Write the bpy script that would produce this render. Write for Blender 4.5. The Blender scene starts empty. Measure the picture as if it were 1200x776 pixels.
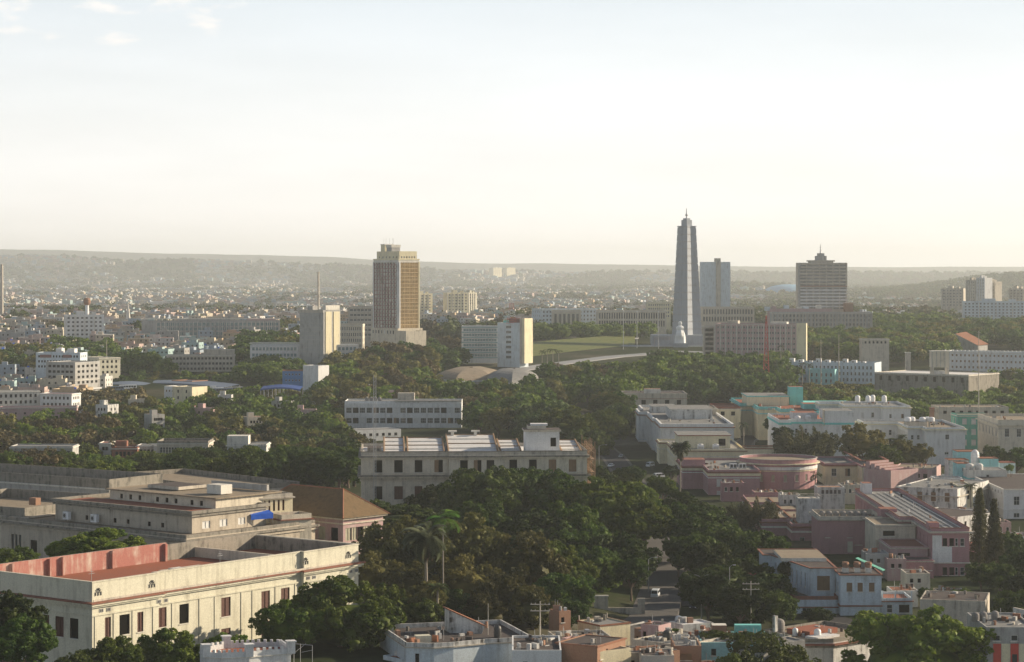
import bpy, math, random
import numpy as np
from mathutils import Vector, noise
from math import radians as R_, sin, cos, pi, hypot, atan2, sqrt
random.seed(7)
SC = bpy.context.scene
COL = SC.collection
# ------------------------------------------------------------ camera
F = 2730.0; CZ = 90.0; HY = 318.0        # focal length in photo pixels, eye height, eye level row
cam = bpy.data.objects.new('camera', bpy.data.cameras.new('camera')); COL.objects.link(cam)
cam.location = (0, 0, CZ); cam.rotation_euler = (R_(90), 0, 0)
cam.data.sensor_width = 36; cam.data.lens = 36 * F / 1200
cam.data.shift_y = (HY - 388) / 1200
cam.data.clip_start = 1; cam.data.clip_end = 60000
SC.camera = cam
# ------------------------------------------------------------ sky and sun
SUN_AZ, SUN_EL = 71, 20                  # degrees clockwise from +Y, above horizon
world = bpy.data.worlds.new('World'); SC.world = world; world.use_nodes = True
nt = world.node_tree; nt.nodes.clear()
out = nt.nodes.new('ShaderNodeOutputWorld'); bg = nt.nodes.new('ShaderNodeBackground')
sky = nt.nodes.new('ShaderNodeTexSky'); sky.sky_type = 'NISHITA'; sky.sun_disc = False
sky.sun_elevation = R_(SUN_EL); sky.sun_rotation = R_(SUN_AZ)
sky.air_density = 1.0; sky.dust_density = 2.0; sky.ozone_density = 1.2; sky.altitude = 50
tc = nt.nodes.new('ShaderNodeTexCoord')
mp = nt.nodes.new('ShaderNodeMapping'); mp.inputs['Scale'].default_value = (2.2, 2.2, 14)
nz = nt.nodes.new('ShaderNodeTexNoise'); nz.inputs['Scale'].default_value = 2.1; nz.inputs['Detail'].default_value = 7
nz.inputs['Roughness'].default_value = .55
cr = nt.nodes.new('ShaderNodeValToRGB')
cr.color_ramp.elements[0].position = .36; cr.color_ramp.elements[0].color = (.84, .84, .84, 1)
cr.color_ramp.elements[1].position = .66; cr.color_ramp.elements[1].color = (.95, .95, .95, 1)
mx = nt.nodes.new('ShaderNodeMixRGB'); mx.inputs['Color2'].default_value = (15.6, 15.9, 15.7, 1)   # high thin cloud
nt.links.new(tc.outputs['Generated'], mp.inputs['Vector']); nt.links.new(mp.outputs[0], nz.inputs['Vector'])
nt.links.new(nz.outputs['Fac'], cr.inputs[0]); sx = nt.nodes.new('ShaderNodeSeparateXYZ'); nt.links.new(tc.outputs['Generated'], sx.inputs[0])
lo = nt.nodes.new('ShaderNodeMapRange'); lo.interpolation_type = 'SMOOTHSTEP'      # the veil lies low over the horizon
lo.inputs['From Min'].default_value = .30; lo.inputs['From Max'].default_value = .06; nt.links.new(sx.outputs['Z'], lo.inputs['Value'])
ml = nt.nodes.new('ShaderNodeMath'); ml.operation = 'MULTIPLY'; nt.links.new(lo.outputs[0], ml.inputs[0]); nt.links.new(cr.outputs[0], ml.inputs[1])
nt.links.new(ml.outputs[0], mx.inputs['Fac'])
nt.links.new(sky.outputs[0], mx.inputs['Color1'])
# a few small fair-weather clouds high on the left
mp2 = nt.nodes.new('ShaderNodeMapping'); mp2.inputs['Scale'].default_value = (16, 16, 44); mp2.inputs['Location'].default_value = (1.1, .2, .35)
nz2 = nt.nodes.new('ShaderNodeTexNoise'); nz2.inputs['Scale'].default_value = 2.4; nz2.inputs['Detail'].default_value = 8
nt.links.new(tc.outputs['Generated'], mp2.inputs[0]); nt.links.new(mp2.outputs[0], nz2.inputs['Vector'])
def mrange(src, a, b, kind='SMOOTHSTEP'):
    q = nt.nodes.new('ShaderNodeMapRange'); q.interpolation_type = kind; q.inputs['From Min'].default_value = a; q.inputs['From Max'].default_value = b
    nt.links.new(src, q.inputs['Value']); return q.outputs[0]
def mmul(a, b):
    q = nt.nodes.new('ShaderNodeMath'); q.operation = 'MULTIPLY'; nt.links.new(a, q.inputs[0]); nt.links.new(b, q.inputs[1]); return q.outputs[0]
cf = mmul(mmul(mrange(nz2.outputs['Fac'], .52, .74), mrange(sx.outputs['Z'], .084, .10)), mrange(sx.outputs['X'], -.06, -.12))
mx2 = nt.nodes.new('ShaderNodeMixRGB'); mx2.inputs['Color2'].default_value = (13, 12.4, 11.8, 1); nt.links.new(cf, mx2.inputs['Fac'])
nt.links.new(mx.outputs[0], mx2.inputs['Color1']); nt.links.new(mx2.outputs[0], bg.inputs['Color'])
nt.links.new(bg.outputs[0], out.inputs['Surface'])
bg.inputs['Strength'].default_value = 0.055
el = nt.nodes.new('ShaderNodeMapRange'); el.inputs['From Min'].default_value = .01; el.inputs['From Max'].default_value = .13; nt.links.new(sx.outputs['Z'], el.inputs['Value'])
vc = nt.nodes.new('ShaderNodeMixRGB'); vc.inputs[1].default_value = (14.4, 13.8, 13.0, 1); vc.inputs[2].default_value = (11.0, 12.0, 12.8, 1)      # warmer low down, bluer above
nt.links.new(el.outputs[0], vc.inputs[0]); nt.links.new(vc.outputs[0], mx.inputs['Color2'])
sl = bpy.data.lights.new('sun', 'SUN'); sl.energy = 5.0; sl.angle = R_(.55); sl.color = (1, .83, .61)
so = bpy.data.objects.new('sun', sl); COL.objects.link(so)
sd = Vector((sin(R_(SUN_AZ)) * cos(R_(SUN_EL)), cos(R_(SUN_AZ)) * cos(R_(SUN_EL)), sin(R_(SUN_EL))))
so.rotation_euler = (-sd).to_track_quat('-Z', 'Y').to_euler(); so.location = (300, 100, 400)
SC.render.engine = 'CYCLES'
SC.cycles.use_denoising = True
SC.cycles.max_bounces = 5; SC.cycles.diffuse_bounces = 2; SC.cycles.volume_bounces = 4
SC.cycles.transparent_max_bounces = 4; SC.cycles.glossy_bounces = 2
SC.view_settings.view_transform = 'Standard'; SC.view_settings.look = 'None'
SC.view_settings.exposure = 0.64; SC.view_settings.gamma = 1
HAZE = 0.000062

# ------------------------------------------------------------ pixel <-> place
def XW(px, D): return (px - 600) / F * D
def ZW(py, D): return CZ - (py - HY) / F * D
def DP(py, z): return (CZ - z) * F / (py - HY)
def PXY(x, y, z): return (600 + x / y * F, HY + (CZ - z) / y * F)
def ss(a, b, t):
    t = max(0, min(1, (t - a) / (b - a))); return t * t * (3 - 2 * t)
def lerp_tab(tab, t):
    if t <= tab[0][0]: return tab[0][1]
    for (a, va), (b, vb) in zip(tab, tab[1:]):
        if t <= b: return va + (vb - va) * (t - a) / (b - a)
    return tab[-1][1]
RIDGE = [(-600, 297), (0, 293), (150, 296), (300, 300), (440, 306), (600, 311), (800, 313), (1000, 314), (1200, 314), (1900, 310)]
def ground(x, y):
    z = 5 + 25 * ss(1100, 2100, y)
    z += 8 * (1 - ss(-10, 45, x)) * ss(360, 420, y) * (1 - ss(800, 960, y))
    if y > 2300:
        f = ss(2300, 4000, y); z -= 20 * ss(2750, 4200, y)
        z += f * 8 * noise.noise(Vector((x / 900, y / 900, .3)))
        px = 600 + x / y * F
        n = noise.noise(Vector((x / 1500, y / 5000, 4.)))
        zr = ZW(lerp_tab(RIDGE, px) - 1, 19000)
        z += (zr - 6) * (1 + .07 * n + .03 * noise.noise(Vector((x / 420, 3, 9)))) * math.exp(-((y - 19000) / 1800) ** 2)
        z2 = ZW(lerp_tab(RIDGE, px) + 9, 13000)
        z += (z2 - 6) * (.95 + .16 * noise.noise(Vector((x / 600, 2, 4.)))) * math.exp(-((y - 13000) / 1000) ** 2)
        # low wooded hill on the right
        z += 58 * math.exp(-((x - 1640) / 330) ** 2 - ((y - 7200) / 900) ** 2)
        z += 30 * math.exp(-((x - 800) / 260) ** 2 - ((y - 8200) / 800) ** 2)
    return z

# ------------------------------------------------------------ materials
MATS = {}
def new_mat(name):
    m = bpy.data.materials.new(name); m.use_nodes = True
    return m, m.node_tree, m.node_tree.nodes['Principled BSDF']
def N(t, kind, **kw):
    n = t.nodes.new(kind)
    for k, v in kw.items(): setattr(n, k, v)
    return n
def stained(name, col, stain=(.10, .09, .08), amt=.5, rough=.9, scale=.35, streak=True, dirt=.55, objcol=False):
    """plaster / concrete with large patches, vertical streaks and fine grain, in world position"""
    if name in MATS: return MATS[name]
    m, t, b = new_mat(name)
    geo = N(t, 'ShaderNodeNewGeometry')
    def noise_(sc, mapping, det=6, rough=.6):
        mpn = N(t, 'ShaderNodeMapping'); mpn.inputs['Scale'].default_value = mapping
        t.links.new(geo.outputs['Position'], mpn.inputs[0])
        n = N(t, 'ShaderNodeTexNoise'); n.inputs['Scale'].default_value = sc; n.inputs['Detail'].default_value = det
        n.inputs['Roughness'].default_value = rough
        t.links.new(mpn.outputs[0], n.inputs['Vector']); return n
    def ramp(src, a, b_, va=0., vb=1.):
        r = N(t, 'ShaderNodeMapRange'); r.inputs['From Min'].default_value = a; r.inputs['From Max'].default_value = b_
        r.inputs['To Min'].default_value = va; r.inputs['To Max'].default_value = vb
        t.links.new(src, r.inputs['Value']); return r.outputs[0]
    n1 = noise_(scale, (1, 1, 1)); n2 = noise_(.9, (1, 1, .12) if streak else (1, 1, 1), 5); n3 = noise_(3.5, (1, 1, 1), 3)
    base = N(t, 'ShaderNodeMixRGB'); base.blend_type = 'MULTIPLY'; base.inputs[0].default_value = 1
    if objcol:
        oi = N(t, 'ShaderNodeObjectInfo'); t.links.new(oi.outputs['Color'], base.inputs[1])
    else: base.inputs[1].default_value = (*col, 1)
    g = ramp(n3.outputs['Fac'], .25, .75, .8, 1.12)
    t.links.new(g, base.inputs[2])
    mul = N(t, 'ShaderNodeMath'); mul.operation = 'MULTIPLY'
    t.links.new(ramp(n1.outputs['Fac'], .42, .68), mul.inputs[0]); t.links.new(ramp(n2.outputs['Fac'], .38, .66), mul.inputs[1])
    add = N(t, 'ShaderNodeMath'); add.operation = 'MULTIPLY_ADD'; add.inputs[1].default_value = amt
    t.links.new(mul.outputs[0], add.inputs[0])
    t.links.new(ramp(n2.outputs['Fac'], .5, .8, 0, dirt * amt), add.inputs[2])
    add.use_clamp = True
    mixn = N(t, 'ShaderNodeMixRGB'); mixn.inputs[2].default_value = (*stain, 1)
    t.links.new(add.outputs[0], mixn.inputs[0]); t.links.new(base.outputs[0], mixn.inputs[1])
    t.links.new(mixn.outputs[0], b.inputs['Base Color'])
    b.inputs['Roughness'].default_value = rough
    b.inputs['Specular IOR Level'].default_value = .15
    MATS[name] = m; return m
def flat(name, col, rough=.6, metal=0, spec=.3, emit=0):
    if name in MATS: return MATS[name]
    m, t, b = new_mat(name)
    geo = N(t, 'ShaderNodeNewGeometry')
    n = N(t, 'ShaderNodeTexNoise'); n.inputs['Scale'].default_value = .8; n.inputs['Detail'].default_value = 4
    t.links.new(geo.outputs['Position'], n.inputs['Vector'])
    r = N(t, 'ShaderNodeMapRange'); r.inputs['To Min'].default_value = .72; r.inputs['To Max'].default_value = 1.25
    t.links.new(n.outputs['Fac'], r.inputs['Value'])
    mm = N(t, 'ShaderNodeMixRGB'); mm.blend_type = 'MULTIPLY'; mm.inputs[0].default_value = 1; mm.inputs[1].default_value = (*col, 1)
    t.links.new(r.outputs[0], mm.inputs[2]); t.links.new(mm.outputs[0], b.inputs['Base Color'])
    b.inputs['Roughness'].default_value = rough; b.inputs['Metallic'].default_value = metal
    b.inputs['Specular IOR Level'].default_value = spec
    if emit:
        b.inputs['Emission Color'].default_value = (*col, 1); b.inputs['Emission Strength'].default_value = emit
    MATS[name] = m; return m
def leafmat(name, c1, c2, trans=.25, varyo=.5):
    if name in MATS: return MATS[name]
    m, t, b = new_mat(name)
    geo = N(t, 'ShaderNodeNewGeometry'); oi = N(t, 'ShaderNodeObjectInfo')
    n = N(t, 'ShaderNodeTexNoise'); n.inputs['Scale'].default_value = .28; n.inputs['Detail'].default_value = 5
    t.links.new(geo.outputs['Position'], n.inputs['Vector'])
    r = N(t, 'ShaderNodeMapRange'); r.inputs['From Min'].default_value = .35; r.inputs['From Max'].default_value = .65
    t.links.new(n.outputs['Fac'], r.inputs['Value'])
    mm = N(t, 'ShaderNodeMixRGB'); mm.inputs[1].default_value = (*c1, 1); mm.inputs[2].default_value = (*c2, 1)
    t.links.new(r.outputs[0], mm.inputs[0])
    hs = N(t, 'ShaderNodeHueSaturation')
    rv = N(t, 'ShaderNodeMapRange'); rv.inputs['To Min'].default_value = 1 - varyo; rv.inputs['To Max'].default_value = 1 + varyo
    t.links.new(oi.outputs['Random'], rv.inputs['Value']); t.links.new(rv.outputs[0], hs.inputs['Value'])
    rh = N(t, 'ShaderNodeMapRange'); rh.inputs['To Min'].default_value = .485; rh.inputs['To Max'].default_value = .515
    mu = N(t, 'ShaderNodeMath'); mu.operation = 'FRACT'
    m3 = N(t, 'ShaderNodeMath'); m3.operation = 'MULTIPLY'; m3.inputs[1].default_value = 7.31
    t.links.new(oi.outputs['Random'], m3.inputs[0]); t.links.new(m3.outputs[0], mu.inputs[0])
    t.links.new(mu.outputs[0], rh.inputs['Value']); t.links.new(rh.outputs[0], hs.inputs['Hue'])
    t.links.new(mm.outputs[0], hs.inputs['Color']); t.links.new(hs.outputs[0], b.inputs['Base Color'])
    b.inputs['Roughness'].default_value = .65; b.inputs['Specular IOR Level'].default_value = .2
    tr = N(t, 'ShaderNodeBsdfTranslucent'); t.links.new(hs.outputs[0], tr.inputs[0])
    mixs = N(t, 'ShaderNodeMixShader'); mixs.inputs[0].default_value = trans
    t.links.new(b.outputs[0], mixs.inputs[1]); t.links.new(tr.outputs[0], mixs.inputs[2])
    t.links.new(mixs.outputs[0], t.nodes['Material Output'].inputs['Surface'])
    MATS[name] = m; return m

# base colours
CREAM = stained('cream_plaster', (.72, .66, .47), amt=.35, scale=.2)
YELLOWC = stained('pale_yellow_plaster', (.62, .60, .485), amt=.45, scale=.25, dirt=.8, stain=(.22, .2, .15))
WHITE = stained('white_plaster', (.70, .71, .71), amt=.35, scale=.22)
BLUEW = stained('bluish_white_plaster', (.58, .66, .72), amt=.4, scale=.3)
OLDWH = stained('decayed_white_plaster', (.62, .62, .60), stain=(.07, .065, .06), amt=1.0, scale=.5)
GREYC = stained('grey_concrete', (.40, .40, .39), amt=.6)
STONE = stained('weathered_stone', (.52, .48, .41), amt=.65, stain=(.12, .11, .10))
STONE2 = stained('old_limestone', (.62, .57, .47), amt=.55, stain=(.16, .14, .12), scale=.3)
DKCONC = stained('blackened_concrete', (.27, .25, .215), amt=.9, stain=(.05, .05, .045), scale=.6)
PINK = stained('dusty_pink_plaster', (.41, .235, .25), amt=.4, stain=(.2, .12, .12))
PINK2 = stained('faded_pink_plaster', (.43, .29, .29), amt=.5, stain=(.55, .52, .5), scale=.3)
RASP = stained('raspberry_plaster', (.36, .155, .13), amt=1.0, stain=(.50, .42, .36), scale=.3, streak=True)
TERRA = stained('terracotta_tile', (.29, .135, .085), amt=.6, stain=(.12, .07, .05), streak=False)
RROOF = stained('red_roof_tiles', (.30, .11, .07), amt=.55, stain=(.2, .12, .09), streak=False)
OTILE = stained('mossy_clay_tiles', (.20, .14, .08), amt=.7, stain=(.10, .08, .05), streak=False, scale=.5)
TURQ = stained('turquoise_paint', (.20, .58, .56), amt=.3)
AQUA = stained('light_aqua_paint', (.33, .62, .64), amt=.35)
GREENP = stained('green_paint', (.14, .42, .34), amt=.4)
GROOF = stained('grey_flat_roof', (.24, .24, .235), amt=.7, stain=(.09, .09, .085), streak=False, scale=.15)
BROOF = stained('brown_flat_roof', (.29, .24, .18), amt=.7, stain=(.11, .10, .08), streak=False, scale=.2)
DROOF = stained('dark_felt_roof', (.10, .085, .08), amt=.6, stain=(.04, .04, .04), streak=False)
WROOF = stained('white_terrace_roof', (.66, .66, .66), amt=.45, stain=(.3, .27, .25), streak=False, scale=.25)
BRICK = stained('orange_brick', (.30, .175, .12), amt=.4, stain=(.3, .22, .18))
TRIM = stained('pale_trim', (.68, .66, .60), amt=.4)
BROWNT = stained('red_brown_trim', (.27, .12, .085), amt=.5)
WOOD = flat('brown_shutter_wood', (.085, .03, .02), .7)
BOARD = flat('orange_boarding', (.25, .165, .10), .8)
GLASS = flat('dark_window_glass', (.035, .042, .05), .12, spec=.7)
GLASSB = flat('bluish_window_glass', (.10, .20, .22), .15, spec=.8)
SHADEPANE = flat('painted_room_dark', (.012, .011, .010), 1, spec=0)  # near-black sheet; the unlit room's darkness is put into its colour
WFRAME = flat('white_window_frame', (.62, .62, .60), .6)
LOUV = flat('cream_louvres', (.42, .40, .30), .7)
METAL = flat('galvanised_metal', (.42, .43, .44), .45, .5)
DMETAL = flat('dark_metal', (.07, .07, .07), .5, .3)
TANKW = flat('white_tank_plastic', (.74, .75, .76), .4)
TANKD = flat('grey_fibre_cement', (.22, .21, .20), .9)
BLUEP = flat('bright_blue_plastic', (.02, .12, .62), .45)
REDP = flat('red_paint', (.52, .07, .05), .5)
BARK = stained('bark', (.16, .12, .09), amt=.5)
PBARK = stained('palm_trunk_bark', (.30, .27, .23), amt=.4)
CARW = flat('white_car_paint', (.62, .66, .70), .3, spec=.5)
CARD = flat('dark_car_paint', (.03, .03, .035), .25, spec=.5)
TYRE = flat('tyre_rubber', (.02, .02, .02), .9)
LAMPG = flat('lamp_glass', (.7, .7, .65), .2)
SKIN = flat('skin', (.3, .17, .1), .6)
CLOTH1 = flat('white_shirt_cloth', (.6, .6, .6), .9)
CLOTH2 = flat('blue_trouser_cloth', (.04, .06, .12), .9)

HALLP = stained('tan_hall_plaster', (.47, .42, .345), amt=.6, stain=(.14, .12, .10))
# ------------------------------------------------------------ mesh builder
class MB:
    def __init__(s): s.v = []; s.f = []; s.m = []; s.mats = []
    def mi(s, mat):
        if mat not in s.mats: s.mats.append(mat)
        return s.mats.index(mat)
    def poly(s, pts, mat):
        n = len(s.v); s.v += [tuple(p) for p in pts]; s.f.append(tuple(range(n, n + len(pts)))); s.m.append(s.mi(mat))
    def faces(s, vs, fs, mat):
        n = len(s.v); s.v += [tuple(p) for p in vs]; k = s.mi(mat)
        for f in fs: s.f.append(tuple(i + n for i in f)); s.m.append(k)
    def box(s, x0, x1, y0, y1, z0, z1, mat, top=None):
        v = [(x0, y0, z0), (x1, y0, z0), (x1, y1, z0), (x0, y1, z0), (x0, y0, z1), (x1, y0, z1), (x1, y1, z1), (x0, y1, z1)]
        s.faces(v, [(0, 3, 2, 1), (0, 1, 5, 4), (1, 2, 6, 5), (2, 3, 7, 6), (3, 0, 4, 7)], mat)
        s.faces(v[4:], [(0, 1, 2, 3)], top or mat)
    def rbox(s, cx, cy, z0, z1, w, d, ang, mat, top=None):
        c, n = cos(ang), sin(ang)
        q = [(cx + c * a - n * b, cy + n * a + c * b) for a, b in ((-w / 2, -d / 2), (w / 2, -d / 2), (w / 2, d / 2), (-w / 2, d / 2))]
        v = [(*p, z0) for p in q] + [(*p, z1) for p in q]
        s.faces(v, [(0, 3, 2, 1), (0, 1, 5, 4), (1, 2, 6, 5), (2, 3, 7, 6), (3, 0, 4, 7)], mat)
        s.faces(v[4:], [(0, 1, 2, 3)], top or mat)
    def prism(s, poly, z0, z1, mat, top=None, bottom=True):
        n = len(poly); v = [(*p, z0) for p in poly] + [(*p, z1) for p in poly]
        s.faces(v, [(i, (i + 1) % n, n + (i + 1) % n, n + i) for i in range(n)] + ([tuple(range(n))[::-1]] if bottom else []), mat)
        s.faces(v[n:], [tuple(range(n))], top or mat)
    def tube(s, a, b, r, mat, r2=None, n=8, cap=True):
        a = Vector(a); b = Vector(b); d = (b - a).normalized()
        u = d.orthogonal().normalized(); w = d.cross(u); r2 = r if r2 is None else r2
        v = [a + (u * cos(2 * pi * i / n) + w * sin(2 * pi * i / n)) * r for i in range(n)] + \
            [b + (u * cos(2 * pi * i / n) + w * sin(2 * pi * i / n)) * r2 for i in range(n)]
        s.faces(v, [(i, (i + 1) % n, n + (i + 1) % n, n + i) for i in range(n)] + ([tuple(range(n))[::-1], tuple(range(n, 2 * n))] if cap else []), mat)
    def path(s, pts, rs, mat, n=7):
        for (a, b, r1, r2) in zip(pts, pts[1:], rs, rs[1:]): s.tube(a, b, r1, mat, r2, n, True)
    def lathe(s, prof, mat, cx=0, cy=0, n=16):
        k = len(prof); v = []
        for i in range(n):
            a = 2 * pi * i / n
            v += [(cx + r * cos(a), cy + r * sin(a), z) for r, z in prof]
        f = []
        for i in range(n):
            j = (i + 1) % n
            for q in range(k - 1): f.append((i * k + q, j * k + q, j * k + q + 1, i * k + q + 1))
        s.faces(v, f, mat)
        s.poly([(cx + prof[-1][0] * cos(2 * pi * i / n), cy + prof[-1][0] * sin(2 * pi * i / n), prof[-1][1]) for i in range(n)], mat)
    def ring(s, poly, o, i, z0, z1, mat, top=None):
        A = offset(poly, o); B_ = offset(poly, i); n = len(poly); f = []
        v = [(*p, z0) for p in A] + [(*p, z1) for p in A] + [(*p, z1) for p in B_] + [(*p, z0) for p in B_]
        for q in range(n):
            r = (q + 1) % n
            f += [(q, r, n + r, n + q), (2 * n + q, 2 * n + r, 3 * n + r, 3 * n + q), (3 * n + q, 3 * n + r, r, q)]
        s.faces(v, f, mat)
        s.faces(v[n:3 * n], [(q, (q + 1) % n, n + (q + 1) % n, n + q) for q in range(n)], top or mat)
    def pieces(s):
        """one builder per separate solid"""
        key = [tuple(round(c, 3) for c in v) for v in s.v]; par = {}
        def find(a):
            while par.setdefault(a, a) != a: a = par[a]
            return a
        for f in s.f:
            for i in f[1:]: par[find(key[i])] = find(key[f[0]])
        out = {}
        for f, k in zip(s.f, s.m): out.setdefault(find(key[f[0]]), MB()).faces([s.v[i] for i in f], [tuple(range(len(f)))], s.mats[k])
        return out.values()
    def mesh(s, name):
        me = bpy.data.meshes.new(name); me.from_pydata(s.v, [], s.f)
        for m in s.mats: me.materials.append(m)
        if len(s.mats) > 1: me.polygons.foreach_set('material_index', s.m)
        me.update(); return me
    def build(s, name, parent=None, loc=(0, 0, 0), rz=0):
        o = bpy.data.objects.new(name, s.mesh(name)); COL.objects.link(o); o.parent = parent
        o.location = loc; o.rotation_euler = (0, 0, rz); return o
def offset(poly, d):
    """offset a CCW polygon outward by d"""
    n = len(poly); out = []
    for i in range(n):
        p0, p1, p2 = poly[i - 1], poly[i], poly[(i + 1) % n]
        a = Vector((p1[0] - p0[0], p1[1] - p0[1])).normalized(); b = Vector((p2[0] - p1[0], p2[1] - p1[1])).normalized()
        na = Vector((a.y, -a.x)); nb = Vector((b.y, -b.x)); k = 1 + na.dot(nb)
        m = (na + nb) / max(k, .3)
        out.append((p1[0] + m.x * d, p1[1] + m.y * d))
    return out
def rect(x0, x1, y0, y1): return [(x0, y0), (x1, y0), (x1, y1), (x0, y1)]
def tag(o, label=None, cat=None, group=None, kind=None):
    if label: o['label'] = label
    if cat: o['category'] = cat
    if group: o['group'] = group
    if kind: o['kind'] = kind
    return o
def empty(name, loc, rz=0):
    o = bpy.data.objects.new(name, None); COL.objects.link(o); o.location = loc; o.rotation_euler = (0, 0, rz); o.empty_display_size = .5
    return o
def link_copy(o, parent=None):
    c = o.copy(); COL.objects.link(c); c.parent = parent
    for ch in o.children: link_copy(ch, c)
    return c
ORD = ['leftmost', 'second from left', 'third from left', 'fourth from left', 'fifth from left', 'sixth from left', 'seventh from left', 'eighth from left', 'ninth from left', 'tenth from left']
FOOT = []       # footprints (x, y, yaw, x0, x1, y0, y1) keep trees out
def hits(x, y, m=0):
    for (ox, oy, c, s_, x0, x1, y0, y1) in FOOT:
        dx, dy = x - ox, y - oy; u = dx * c + dy * s_; v = -dx * s_ + dy * c
        if x0 - m < u < x1 + m and y0 - m < v < y1 + m: return True
    return False

# ------------------------------------------------------------ windows
WIN = {}
def window_mesh(style, w, h):
    k = (style, round(w, 2), round(h, 2))
    if k in WIN: return WIN[k]
    m = MB(); a, b = -w / 2 + .01, w / 2 - .01; t = .09 if w < 2.5 else .12
    z0, z1 = .01, h - .01
    if style in ('glass', 'glassb', 'shutter', 'louver', 'board', 'white'):
        fm = {'glass': WFRAME, 'glassb': METAL, 'shutter': WOOD, 'louver': LOUV, 'board': BOARD, 'white': WFRAME}[style]
        for (p, q, r, s_) in ((a, a + t, z0, z1), (b - t, b, z0, z1), (a + t, b - t, z0, z0 + t), (a + t, b - t, z1 - t, z1)):
            m.box(p, q, .1, .2, r, s_, fm)
        if style in ('glass', 'glassb'):
            g = GLASS if style == 'glass' else GLASSB
            m.poly([(a, .22, z0), (b, .22, z0), (b, .22, z1), (a, .22, z1)], g)
            nx = max(1, int(round(w / 1.1))) ; nz_ = max(1, int(round(h / 1.2)))
            for i in range(1, nx): x = a + (b - a) * i / nx; m.box(x - .035, x + .035, .12, .19, z0 + t, z1 - t, fm)
            for i in range(1, nz_): z = z0 + (z1 - z0) * i / nz_; m.box(a + t, b - t, .13, .18, z - .035, z + .035, fm)
        else:
            m.poly([(a, .24, z0), (b, .24, z0), (b, .24, z1), (a, .24, z1)], fm)
            m.box(-.05, .05, .08, .23, z0 + t, z1 - t, fm)
            ns = max(3, int(h / .28))
            for i in range(ns):
                z = z0 + t + (z1 - z0 - 2 * t) * (i + .5) / ns
                m.faces([(a + t, .22, z + .09), (b - t, .22, z + .09), (b - t, .15, z - .04), (a + t, .15, z - .04)], [(0, 1, 2, 3)], fm)
    elif style == 'open':
        m.poly([(a, .29, z0), (b, .29, z0), (b, .29, z1), (a, .29, z1)], SHADEPANE)
        m.box(a, a + .07, .12, .2, z0, z1, WOOD); m.box(b - .07, b, .12, .2, z0, z1, WOOD)
    elif style == 'half':
        m.poly([(a, .29, z0), (b, .29, z0), (b, .29, z1), (a, .29, z1)], SHADEPANE)
        m.box(a, 0, .12, .2, z0, z1, BOARD)
    elif style == 'slit':
        m.poly([(a, .25, z0), (b, .25, z0), (b, .25, z1), (a, .25, z1)], GLASS)
    me = m.mesh('window'); WIN[k] = me; return me
SILL = {}
def sill_mesh(w):
    k = round(w, 2)
    if k not in SILL:
        m = MB(); m.box(-w / 2 - .15, w / 2 + .15, -.16, -.003, -.16, -.003, TRIM); SILL[k] = m.mesh('sill')
    return SILL[k]

def wall_face(mb, p0, p1, z0, z1, wins, mat, dep=.3):
    p0 = Vector(p0); p1 = Vector(p1); L = (p1 - p0).length; d = (p1 - p0) / L; n = Vector((-d.y, d.x))
    def P(u, z, k=0): q = p0 + d * u + n * k; return (q.x, q.y, z)
    wins = [w for w in wins if w[0] > 0.02 and w[1] < L - .02 and w[3] < z1 - .01 and w[2] > z0 + .01]
    us = sorted({0, L} | {w[0] for w in wins} | {w[1] for w in wins}); zs = sorted({z0, z1} | {w[2] for w in wins} | {w[3] for w in wins})
    for a, b in zip(us, us[1:]):
        run = None
        for c, e in zip(zs, zs[1:]):
            um, zm = (a + b) / 2, (c + e) / 2
            if any(w[0] < um < w[1] and w[2] < zm < w[3] for w in wins):
                if run is not None: mb.poly([P(a, run), P(b, run), P(b, c), P(a, c)], mat)
                run = None
            elif run is None: run = c
        if run is not None: mb.poly([P(a, run), P(b, run), P(b, z1), P(a, z1)], mat)
    for (a, b, c, e, *_) in wins:
        mb.faces([P(a, c), P(b, c), P(b, e), P(a, e), P(a, c, dep), P(b, c, dep), P(b, e, dep), P(a, e, dep)],
                 [(0, 4, 5, 1), (1, 5, 6, 2), (2, 6, 7, 3), (3, 7, 4, 0)], mat)
    return wins, p0, d
def grid(L, n, w, h, sills, m0=1.2, m1=None, style=None):
    m1 = m0 if m1 is None else m1; p = (L - m0 - m1) / n
    return [(m0 + p * (i + .5) - w / 2, m0 + p * (i + .5) + w / 2, s_, s_ + h) + ((style,) if style else ()) for s_ in sills for i in range(n)]

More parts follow.
